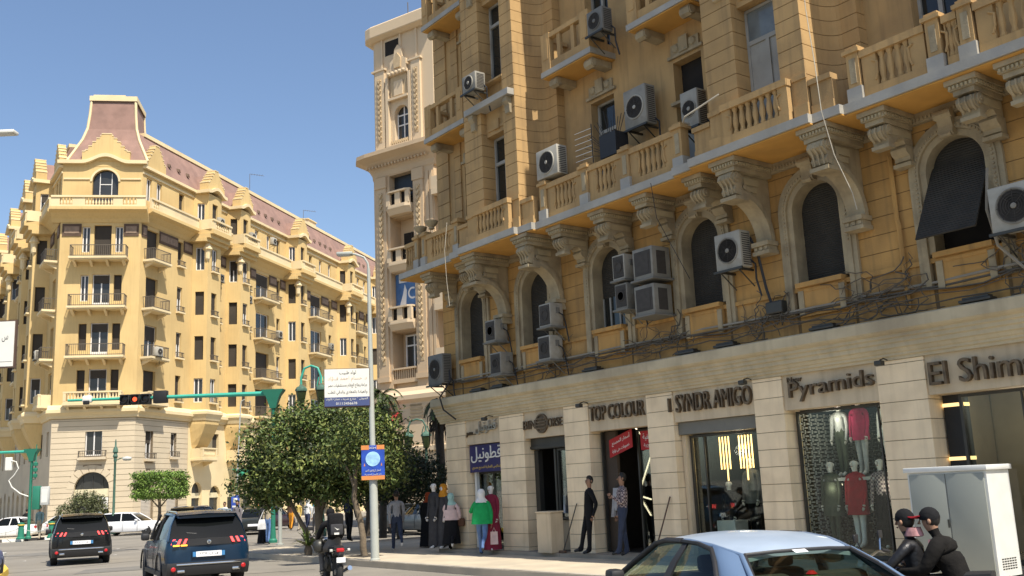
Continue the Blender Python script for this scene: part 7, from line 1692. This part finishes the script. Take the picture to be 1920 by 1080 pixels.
def f(k):
    for (u0, u1, z, sk) in ((6.58, 7.38, 2.42, .22),):
        k.add([(u0, -.3, z), (u1, -.3, z + sk), (u1, -.3, z + sk + .42), (u0, -.3, z + .42), (u0, -.29, z), (u1, -.29, z + sk), (u1, -.29, z + sk + .42), (u0, -.29, z + .42)], [(0, 1, 2, 3), (4, 5, 6, 7), (0, 1, 5, 4), (1, 2, 6, 5), (2, 3, 7, 6), (3, 0, 4, 7)], 0)
        text_shape(k, arab('أسعار المصنع'), u0 + .1, u1 - .08, z + .25, z + .4, -.289, .004, 1, sk / (u1 - u0)); text_shape(k, arab('خصومات حتى نهاية'), u0 + .1, u1 - .1, z + .08, z + .18, -.289, .004, 1, sk / (u1 - u0))
sign('sale_banner', 'tilted red sale banner with white Arabic writing hanging at the left of the open shop', 'banner', f, [m_redb, m_signw])
def f(k):
    k.box(7.66, 8.24, -.3, -.29, 2.55, 2.98, 0); text_shape(k, arab('التصفية'), 7.74, 8.18, 2.76, 2.92, -.289, .004, 1); text_shape(k, arab('النهائية'), 7.76, 8.14, 2.6, 2.7, -.289, .004, 1)
sign('sale_banner', 'straight red sale banner beside the fourth pilaster', 'banner', f, [m_redb, m_signw])
def f(k): text_shape(k, 'TOP COLOUR', 6.28, 8.16, 3.31, 3.66, -.03, .07, 0)
sign('shop_lettering', 'bronze letters reading TOP COLOUR over the open shop', 'lettering', f, [m_bronze])
t = thing('hanging_shirt', 'pale shirt on a hanger in the entrance of the open shop', 'shirt', nb(6.78, -.35, 1.1), RZ_NB); k = MB(); k.loft([[(-.2, -.03, .62), (.2, -.03, .62), (.2, .03, .62), (-.2, .03, .62)], [(-.16, -.05, .1), (.16, -.05, .1), (.16, .05, .1), (-.16, .05, .1)]])
k.loft([[(-.19, -.03, .62), (-.13, -.03, .5), (-.13, .03, .5), (-.19, .03, .62)], [(-.32, -.03, -.05), (-.22, -.03, -.05), (-.22, .03, -.05), (-.32, .03, -.05)]]); k.build('shirt_body', [c_lg], t); k = MB(); k.tube([(-.18, 0, .63), (0, 0, .70), (.18, 0, .63)], .01, 5); k.tube([(0, 0, .7), (0, 0, .9)], .006, 5); k.build('hanger', [m_metal], t)
t = thing('broom', 'long wooden broom stick leaning on the fourth pilaster', 'broom', nb(8.6, .3, .24), RZ_NB); k = MB(); k.tube([(-.15, 0, 0), (.2, .26, 1.25)], .016, 6); k.build('stick', [m_brown], t); k = MB(); k.rbox(-.27, -.03, -.04, .04, 0, .06, .01); k.build('head', [m_brown], t)
t = thing('broom', 'thin broom leaning on the third pilaster behind the man in black', 'broom', nb(5.35, .3, .24), RZ_NB); k = MB(); k.tube([(.0, 0, 0), (.3, .26, 1.15)], .014, 6); k.build('stick', [m_metal], t); k = MB(); k.rbox(-.12, .1, -.04, .04, 0, .06, .01); k.build('head', [m_brown], t)
# 4 menswear window
k = MB(True); k.box(9.05, 11.28, -.45, -.12, 2.80, 3.06); k.build('shutter_box', [mat('grey_shutter_box', (0.16, 0.155, 0.13), .5, .08)], NBR)
k = MB(True); k.box(9.05, 9.16, -.45, -.2, .26, 2.79); k.build('shutter_rail', [m_fasc], NBR)
glass(9.18, 11.28, .26, 2.78, mull=(9.55,))
for g, (u0, n) in enumerate(((9.5, 4), (10.05, 5))):
    for i in range(n):
        k = MB(True); ln = (.7, .7, .95, .7, .7)[i]; k.tube([(u0 + i * .085, -.9, 2.72), (u0 + i * .085, -.9, 2.72 - ln)], .017, 6); o = k.build('light_tube', [m_neony]); o.location = NB0; o.rotation_euler = (0, 0, RZ_NB); tag(o, 'amber vertical light tube in the ' + ('left' if g == 0 else 'right') + ' cluster of the menswear window', 'light tube', 'amber tubes, ' + ('left' if g == 0 else 'right') + ' cluster')
def f(k): text_shape(k, 'SYNDR AMIGO', 9.16, 11.26, 3.27, 3.66, -.03, .08, 0); k.box(8.98, 9.02, .01, .1, 3.3, 3.6, 0)
sign('shop_lettering', 'bronze capital letters over the menswear window with the amber tubes', 'lettering', f, [m_bronze])
k = MB(True); k.box(9.6, 10.1, -.9, -.5, .26, .95); sh = k.build('display_box', [m_cab], None); sh.location = NB0; sh.rotation_euler = (0, 0, RZ_NB); tag(sh, 'white display box low in the menswear window', 'box')
def lamp_in(u, v, z, w, nm):      # the glow of the shop's own lit spotlights
    l = bpy.data.lights.new(nm, 'POINT'); l.energy = w; l.color = (1, .9, .75); l.shadow_soft_size = .12; o = bpy.data.objects.new(nm, l); COL.objects.link(o); o.location = nb(u, v, z); return o
# 5 lattice window
glass(12.05, 14.12, .26, 3.05, mull=(13.85,))
k = MB(True); z = .3
m_lat = mat('pale_lattice', (0.42, 0.41, 0.38), .7, .1)
for j in range(34):
    for i in range(24):
        u = 12.1 + i * .085 + (.042 if j % 2 else 0); zz = .32 + j * .08
        if i % 2 == j % 2: k.box(u, u + .07, -2.3, -2.27, zz, zz + .022, 0)
        else: k.box(u + .02, u + .042, -2.3, -2.27, zz - .03, zz + .05, 0)
for j in range(34):
    for i in range(16):
        v = -2.2 + i * .11 + (.05 if j % 2 else 0); zz = .32 + j * .08
        if i % 2 == j % 2: k.box(12.02, 12.05, v, v + .09, zz, zz + .025, 0)
        else: k.box(12.02, 12.05, v + .03, v + .055, zz - .03, zz + .05, 0)
k.build('lattice_panel', [m_lat], NBR)
k = MB(True); k.box(12.2, 14.0, -1.3, -.7, 1.68, 1.74); k.build('display_shelf', [m_lat], NBR)
k = MB(True); k.box(12.1, 14.1, -1.3, -.45, .262, .42); k.build('display_base', [m_darkbr], NBR)
for u in (12.5, 13.7): k = MB(True); k.tube([(u, -.8, 1.66), (u + .12, -.75, 1.60)], .03, 8); o = k.build('spotlight', [m_neon]); o.location = NB0; o.rotation_euler = (0, 0, RZ_NB); tag(o, 'small lit spotlight under the shelf of the lattice shop window', 'spotlight', 'spotlights in the lattice window'); lamp_in(u + .1, -.7, 2.85, 4.5, 'spotlight_lamp'); lamp_in(u, -.6, 1.55, 1.8, 'spotlight_lamp')
def f(k): text_shape(k, 'Pyramids', 12.2, 14.08, 3.2, 3.6, -.03, .08, 0, .03); text_shape(k, 'New', 12.16, 12.5, 3.6, 3.7, -.03, .04, 0)
sign('shop_lettering', 'bronze letters reading New Pyramids over the lattice shop window', 'lettering', f, [m_bronze])
# 6 brown interior
glass(15.45, 17.28, .26, 3.05, mull=(16.5,))
k = MB(True); k.box(15.12, 15.46, -.6, -.38, .26, 3.06, 0)
for z in (2.86, 1.95, 1.0): k.box(15.11, 15.47, -.61, -.37, z, z + .06, 1)
k.build('black_column', [m_blk, mat('gold_band_glow', (0.75, 0.5, 0.18), .4, 0, emit=(1, .7, .3), emit_s=.9)], NBR)  # gold bands given a glow of their own, no lamp in them
lamp_in(16.4, -1.0, 2.95, 22, 'shop_lamp'); lamp_in(10.2, -.7, 2.4, 9, 'shop_lamp')
t = thing('wall_screen', 'dark flat screen on the wall of the brown shop interior', 'screen', nb(16.6, -2.5, 1.75), RZ_NB); k = MB(); k.rbox(-.75, .75, -.04, .02, 0, .85, .01); k.build('bezel', [m_blk], t); k = MB(); k.box(-.72, .72, -.045, -.041, .03, .82); k.build('display', [mat('screen_glass', (0.03, 0.035, 0.03), .1, 0)], t)
def f(k): text_shape(k, 'El Shimaa', 15.17, 17.25, 3.22, 3.62, -.03, .09, 0)
sign('shop_lettering', 'large bronze letters beginning El Shima over the brown shop interior', 'lettering', f, [m_bronze])
glass(18.12, 20.38, .26, 3.05)
# little spotlights and cameras along the fascia
for u, lab in ((2.3, 'first shop'), (6.25, 'open shop'), (11.3, 'menswear window'), (14.4, 'sixth pilaster')):
    t = thing('fascia_lamp', 'small dark floodlight on an arm under the cornice by the ' + lab, 'lamp', nb(u, .02, 3.76), RZ_NB); k = MB(); k.tube([(0, 0, .0), (.03, -.16, .02), (.05, -.3, -.02)], .014, 6); k.build('arm', [m_metal], t); k = MB(); k.rbox(-.02, .12, -.4, -.26, -.12, -.03, .02); k.build('head', [m_metal], t)
# ---------------------------------------------------------------- air conditioners
m_ac = mat('ac_casing', (0.40, 0.375, 0.31), .6, .08, 3, objvar=.5, dirt=(0.26, 0.23, 0.18), dirt_amt=.7, dscale=3.5)
m_acold = mat('ac_casing_old', (0.17, 0.165, 0.145), .7, .15, 3, dirt=(0.08, 0.075, 0.065), dirt_amt=.6, dscale=3)
m_grille = mat('ac_grille', (0.055, 0.048, 0.04), .7, .15, 8)
def split_ac(w, h, d=.33, fan=.5, old=False, bracket=True, grille_side=False):
    t = thing('air_conditioner', '', 'air conditioner'); mc = m_acold if old else m_ac
    k = MB(); k.rbox(0, w, -d, 0, 0, h, .025); k.build('casing', [mc], t, 40)
    k = MB(); r = min(w, h) * .40; cx = w * (fan if w > h else .5); cz = h * .5
    k.lathe([(r, 0), (r, -.02), (r * .93, -.025), (r * .93, -.008)], cx, cz, 24, 0, -d, 'y')
    k.lathe([(r * .93, -.006), (.001, -.006)], cx, cz, 24, 1, -d, 'y')
    for q in range(6):
        rr = r * (q + 1) / 7; k.lathe([(rr + .006, -.012), (rr + .006, -.018), (rr - .006, -.018), (rr - .006, -.012)], cx, cz, 20, 0 if False else 1, -d, 'y')
    for q in range(8): a = pi * q / 4; k.tube([(cx, -d - .02, cz), (cx + r * .93 * cos(a), -d - .02, cz + r * .93 * sin(a))], .005, 4, 1)
    k.lathe([(.05, -.02), (.04, -.035), (.001, -.036)], cx, cz, 10, 0, -d, 'y'); k.build('fan_grille', [mc, m_grille], t, 40)
    k = MB(); n = int(h / .05)
    for i in range(n): k.box(w + .001, w + .006, -d * .85, -d * .15, .04 + i * (h - .08) / n, .04 + i * (h - .08) / n + .022)
    k.build('side_louvre', [m_grille], t)
    if bracket:
        k = MB()
        for x in (w * .15, w * .85): k.box(x - .02, x + .02, -d - .05, .12, -.05, -.005); k.tube([(x, -d, -.04), (x, .12, -.36)], .015, 5)
        k.box(-.03, w + .03, -d - .06, -d - .02, -.055, -.008); k.build('bracket', [m_metal], t)
        k = MB(); k.tube([(w - .05, -.06, .2), (w + .08, -.02, .05), (w + .04, .02, -.25), (w + .1, .06, -.6)], .02, 6); k.build('hose', [m_trimb], t)
    return t
def dark_ac(w, h, d=.36):
    t = thing('air_conditioner', '', 'air conditioner')
    k = MB(); k.rbox(0, w, -d, .05, 0, h, .015); k.build('casing', [m_ac], t, 40)
    k = MB(); k.box(.03, w - .03, -d - .006, -d - .001, .04, h - .04, 0)
    for i in range(9): k.box(.05, w - .05, -d - .014, -d - .007, .07 + i * (h - .14) / 9, .085 + i * (h - .14) / 9, 0)
    k.lathe([(w * .3, -.01), (w * .3, -.02), (w * .24, -.02), (w * .24, -.01)], w * .5, h * .5, 18, 0, -d - .004, 'y'); k.build('grille', [m_grille], t)
    k = MB(); k.box(w * .999, w + .02, -d * .5, -d * .2, h * .55, h * .8); k.build('valve_cover', [m_acold], t)
    k = MB(); k.box(-.05, w + .05, -d - .06, .1, -.05, -.008); k.tube([(w - .05, -d * .8, -.03), (w - .05, .1, -.34)], .014, 5); k.tube([(.05, -d * .8, -.03), (.05, .1, -.34)], .014, 5); k.build('bracket', [m_acold], t)
    k = MB(); k.tube([(w, -.1, h * .6), (w + .12, -.06, h * .45), (w + .1, .02, .1), (w + .14, .08, -.4)], .018, 6); k.build('hose', [m_trimb], t)
    return t
def window_ac(w, h, d=.5):
    t = thing('air_conditioner', '', 'air conditioner')
    k = MB(); k.rbox(0, w, -d, .05, 0, h, .015); k.build('casing', [m_ac], t, 40)
    k = MB(); k.box(.06 * w + .02, w * .94 - .02, -d - .006, -d - .001, .08, h - .08, 0); k.box(w * .2, w * .8, -d - .012, -d - .007, h * .2, h * .8, 0); k.build('grille', [m_grille], t)
    k = MB(); k.box(w + .001, w + .008, -d * .75, -.1, .08, h - .1); k.build('side_louvre', [m_grille], t)
    k = MB(); k.box(-.05, w + .05, -d - .06, .1, -.05, -.008); k.build('tray', [m_acold], t)
    return t
ACP = {}
def put(kind, w, h, u, v, z, label, rz=0, **kw):
    key = (kind, w, h, str(kw))
    if key not in ACP: ACP[key] = t = {'s': split_ac, 'w': window_ac, 'd': dark_ac}[kind](w, h, **kw)
    else: t = dup(ACP[key])
    t.location = nb(u, v, z); t.rotation_euler = (0, 0, RZ_NB + rz); t['label'] = label; t['group'] = 'air conditioners on the ochre building'
put('s', .78, .86, -.12, .22, 4.84, 'old dark air conditioner at the left corner just above the shop cornice', old=True)
put('d', .46, .58, 2.85, .2, 5.68, 'small air conditioner beside the leftmost arched window, upper of two')
put('d', .48, .58, 3.02, .2, 4.78, 'white-sided air conditioner low beside the leftmost arched window')
put('d', .46, .58, 5.2, .2, 5.72, 'air conditioner right of the second arched window, upper of two')
put('d', .48, .6, 5.1, .2, 4.9, 'air conditioner right of the second arched window, lower of two')
put('d', .40, .58, 8.0, .2, 6.38, 'narrow upper air conditioner right of the half-open third window')
put('d', .40, .58, 8.03, .2, 5.7, 'narrow lower air conditioner right of the half-open third window')
put('w', .62, .70, 8.78, .16, 6.22, 'boxy window-type air conditioner left of the fourth window, upper of two')
put('w', .62, .66, 8.76, .16, 5.42, 'boxy window-type air conditioner left of the fourth window, lower of two')
put('s', .68, .76, 11.08, .2, 5.98, 'rusty air conditioner with a hanging hose between the fourth and fifth windows')
put('s', .80, .74, 16.85, .2, 5.45, 'large air conditioner at the right edge beside the tilted shutter')
put('s', .82, .74, 6.0, .72, 9.26, 'white air conditioner on the left end of the balcony rail', bracket=False)
put('s', .72, .95, 8.72, .22, 9.78, 'tall air conditioner on the wall between the two recessed balcony windows')
put('s', .5, .85, 10.25, -.02, 9.35, 'air conditioner set inside the boarded balcony window')
put('s', .55, .6, 8.05, .6, 12.3, 'dark air conditioner beside the small upper balcony', old=True)
put('s', .62, .5, 3.72, 1.3, 12.2, 'white air conditioner on the ledge under the top left bay window')
# corner building units, far away
def put2(T, w, v, z, label, nrm):
    M_ = Matrix.Translation(CB0) @ T; t = dup(ACP[('s', .68, .76, '{}')]); t.location = M_ @ Vector((w, v, z)); t.rotation_euler = (0, 0, atan2(nrm.x, -nrm.y)); t.scale = (1.15, 1.0, .9); t['label'] = label; t['group'] = 'air conditioners on the yellow corner building'
put2(TR, .8, .8, 12.75, 'far air conditioner on the lowest iron balcony right of the stone corner', nR)
put2(TL, 2.3, .8, 12.75, 'far air conditioner on the iron balcony left of the stone corner', nL)
put2(TR, 10.4, .3, 20.3, 'far air conditioner high beside the first yellow bay', nR)
put2(TR, 15.3, .3, 19.3, 'far air conditioner high beside the second yellow bay', nR)
put2(TR, 8.2, 1.55, 24.6, 'far air conditioner on the parapet under the first bay gable', nR)
put2(TR, 13.6, 1.55, 24.6, 'far air conditioner on the parapet under the second bay gable', nR)
put2(TR, 19.4, .6, 25.6, 'far air conditioner on the attic between the second and third bays', nR)
put2(TR, 21.2, .3, 16.9, 'far air conditioner beside the third bay', nR)
put2(TR, 33.0, .3, 17.2, 'far air conditioner beside the fourth bay', nR)
put2(TR, 15.1, .3, 9.8, 'far air conditioner low beside the second yellow bay', nR)
# ---------------------------------------------------------------- cables
def cable(label, pts, r, m=None, sag=None, n=10, cat='cable', group=None):
    k = MB(True); k.tube(pts, r, 5); o = k.build('cable', [m or m_trimb]); o.location = NB0; o.rotation_euler = (0, 0, RZ_NB); return tag(o, label, cat, group)
rr = random.Random(5)
def run(u0, u1, v, z0, z1, step=.7, dz=.05, dvv=.03):
    pts = []; u = u0
    while u < u1: f = (u - u0) / (u1 - u0); pts.append((u, v + rr.uniform(-dvv, dvv), z0 + (z1 - z0) * f + rr.uniform(-dz, dz))); u += step
    pts.append((u1, v, z1)); return pts
m_cabg = mat('dusty_cable', (0.10, 0.085, 0.065), .9, .2)
m_rope = mat('dusty_rope', (0.42, 0.38, 0.3), .9, .1)
m_pipe = mat('grey_conduit', (0.26, 0.23, 0.18), .8, .15)
for i, (lab, u0, u1, z0, z1, r) in enumerate([('thick grey conduit running along the wall above the shop cornice', .2, 21, 4.92, 4.98, .03), ('upper dark cable bundle along the wall above the shops', .4, 21, 4.86, 4.9, .025), ('sagging dark cable below the conduit', 1, 20, 4.78, 4.84, .016), ('loose cable lying along the cornice top', .0, 21, 4.62, 4.66, .014), ('thin looping cable under the arched windows', 3, 19, 4.72, 4.72, .01)]):
    cable(lab, run(u0, u1, .09 + .03 * i, z0, z1, .55 if i > 1 else 1.1, .07 if i > 1 else .02), r, m_pipe if i == 0 else m_cabg)
def tangle(label, u, z, n, spread, seed):
    q = random.Random(seed); k = MB(True)
    for i in range(n):
        pts = []; a = q.uniform(0, 6.28); x, y = u + q.uniform(-spread, spread), z + q.uniform(-.15, .15)
        for s in range(7): pts.append((x, .1 + q.uniform(0, .12), max(4.5, y))); a += q.uniform(-1.3, 1.3); x += cos(a) * spread * .35; y += sin(a) * .12
        k.tube(pts, q.uniform(.006, .014), 4)
    o = k.build('cable_tangle', [m_cabg]); o.location = NB0; o.rotation_euler = (0, 0, RZ_NB); tag(o, label, 'cables')
tangle('tangle of black cables under the fourth window air conditioners', 8.9, 4.85, 22, .45, 1); tangle('tangle of cables below the rusty air conditioner', 11.9, 4.85, 20, .4, 2); tangle('dense tangle of cables between the fifth and tilted-shutter windows', 14.6, 4.85, 30, .7, 3); tangle('cables bunched under the second window', 5.4, 4.8, 14, .4, 4); tangle('cables bunched at the right edge of the frontage', 17.0, 4.95, 18, .5, 5)
cable('white rope hanging from the balcony between the fifth window and the tilted shutter', [(14.35, 1.2, 11.5), (14.4, 1.3, 10.2), (14.55, 1.42, 9.0), (14.6, 1.45, 8.1), (14.66, 1.3, 7.3), (14.8, 1.1, 6.6), (14.82, 1.05, 6.3)], .009, m_rope)
cable('white rope hanging from the left end of the balcony', [(2.5, 1.45, 9.0), (2.42, 1.5, 8.2), (2.4, 1.45, 7.4), (2.43, 1.4, 6.7)], .008, m_rope)
cable('black hose dropping from the rusty air conditioner to a junction box', [(11.75, .2, 6.6), (11.95, .25, 6.2), (12.0, .15, 5.5), (12.12, .12, 5.0)], .03, m_trimb)
cable('grey hose looping from the right edge air conditioner', [(16.8, .3, 6.6), (16.75, .4, 5.9), (16.8, .3, 5.3), (17.1, .2, 4.9), (17.4, .2, 4.6)], .025, m_pipe)
cable('dark hose from the old corner air conditioner down to the shops', [(.62, .3, 5.3), (.75, .35, 4.9), (.4, .5, 4.45), (.45, .42, 4.1), (.75, .2, 3.8)], .025, m_trimb)
cable('drainpipe between the fifth and tilted-shutter windows', [(14.95, .06, 7.4), (14.95, .06, 6.2), (14.98, .08, 6.1), (14.98, .06, 4.6)], .045, m_och)
cable('thin wire hanging down past the fourth window', [(10.1, 1.25, 8.05), (10.1, 1.15, 7.3), (10.12, .9, 6.9), (10.3, .5, 6.0)], .008)
k = MB(True); k.rbox(12.0, 12.4, .05, .25, 4.95, 5.2, .03); o = k.build('junction_box', [m_metal]); o.location = NB0; o.rotation_euler = (0, 0, RZ_NB); tag(o, 'dark junction box where the black hose meets the cable run', 'junction box')
for i, u in enumerate((1.6, 2.6, 6.4, 9.5, 10.6, 13.0, 16.0)):
    k = MB(True); k.rbox(u, u + .55, .06, .30, 4.475 + (.0), 4.53, .015); k.rbox(u + .05, u + .5, .1, .26, 4.53, 4.57, .01); o = k.build('floodlight_tray', [m_metal]); o.location = NB0; o.rotation_euler = (0, 0, RZ_NB); tag(o, 'flat dark floodlight lying on top of the shop cornice', 'floodlight', 'floodlights on the shop cornice')
# thorny wire fan and clothes line on the balcony
k = MB(True); q = random.Random(9)
for i in range(16): a = R(60 + i * 7); k.tube([(8.55, .8, 9.2), (8.55 + cos(a) * 1.0, .85, 9.25 + sin(a) * q.uniform(.8, 1.15))], .008, 4)
for i in range(6): k.tube([(7.4, .95, 9.35 + i * .14), (7.95, .9, 9.35 + i * .14)], .007, 4, 1)
k.tube([(7.95, .9, 9.2), (7.95, .9, 10.15)], .012, 4); k.box(8.2, 8.75, .5, .9, 9.2, 9.75, 0)
o = k.build('wire_guard', [m_trimb, m_signw]); o.location = NB0; o.rotation_euler = (0, 0, RZ_NB); tag(o, 'fan of dark spiky wires with pale crossbars on the balcony by the tall air conditioner', 'wire guard')
cable('bent pale pipe sticking out over the balcony rail', [(11.0, .9, 9.15), (11.1, 1.2, 9.1), (11.3, 1.35, 9.12), (12.2, 1.3, 9.3)], .02, m_rope)
for u, lab in ((.35, 'left'), (.95, 'right')):
    t = thing('stone_urn', lab + ' one of two stone urns on the corner of the balcony rail', 'urn', nb(u - .05, .93, 9.24 if lab == 'right' else 9.20), 0); k = MB(); k.lathe([(.06, 0), (.09, .02), (.07, .06), (.17, .16), (.2, .24), (.12, .27)], 0, 0, 14); k.build('urn_body', [m_trim], t, 40)
# green shop awning on the far yellow wing, loose roof things
M_ = Matrix.Translation(CB0) @ TR; p = M_ @ Vector((13.6, .9, 3.6)); t = thing('shop_awning', 'green shop awning on the far yellow building left of the street tree', 'awning', p, atan2(cR.y, cR.x)); k = MB(); k.loft([[(-1.3, .0, .9), (1.3, .0, .9), (1.3, .0, .85), (-1.3, .0, .85)], [(-1.3, -1.0, .5), (1.3, -1.0, .5), (1.3, -1.0, .0), (-1.3, -1.0, .0)]]); k.build('canvas', [mat('green_canvas', (0.02, 0.20, 0.12), .8, .1)], t)
for w, h, lab in ((22, 3.2, 'third'), (34, 2.6, 'fourth')):
    p = M_ @ Vector((w, -3, 30.6)); t = thing('roof_aerial', 'thin television aerial on the far yellow roof behind the ' + lab + ' gable', 'aerial', p, .4); k = MB(); k.tube([(0, 0, 0), (0, 0, h)], .025, 5); k.tube([(0, 0, h), (1.4, 0, h - .1)], .02, 5); k.build('mast', [m_iron], t); k = MB()
    for i in range(5): k.tube([(.2 + i * .25, -.25, h - .05), (.2 + i * .25, .25, h - .05)], .012, 4)
    k.build('rods', [m_iron], t)
p = M_ @ Vector((33, -2.5, 30.6)); t = thing('roof_hut', 'small pale hut standing on the far yellow roof near the fourth gable', 'hut', p, atan2(cR.y, cR.x)); k = MB(); k.box(-1, 1, -1, 1, 0, .9); k.build('wall', [m_cream], t); k = MB(); k.box(-1.1, 1.1, -1.1, 1.1, .9, 1.0); k.build('roof', [m_yel2], t)
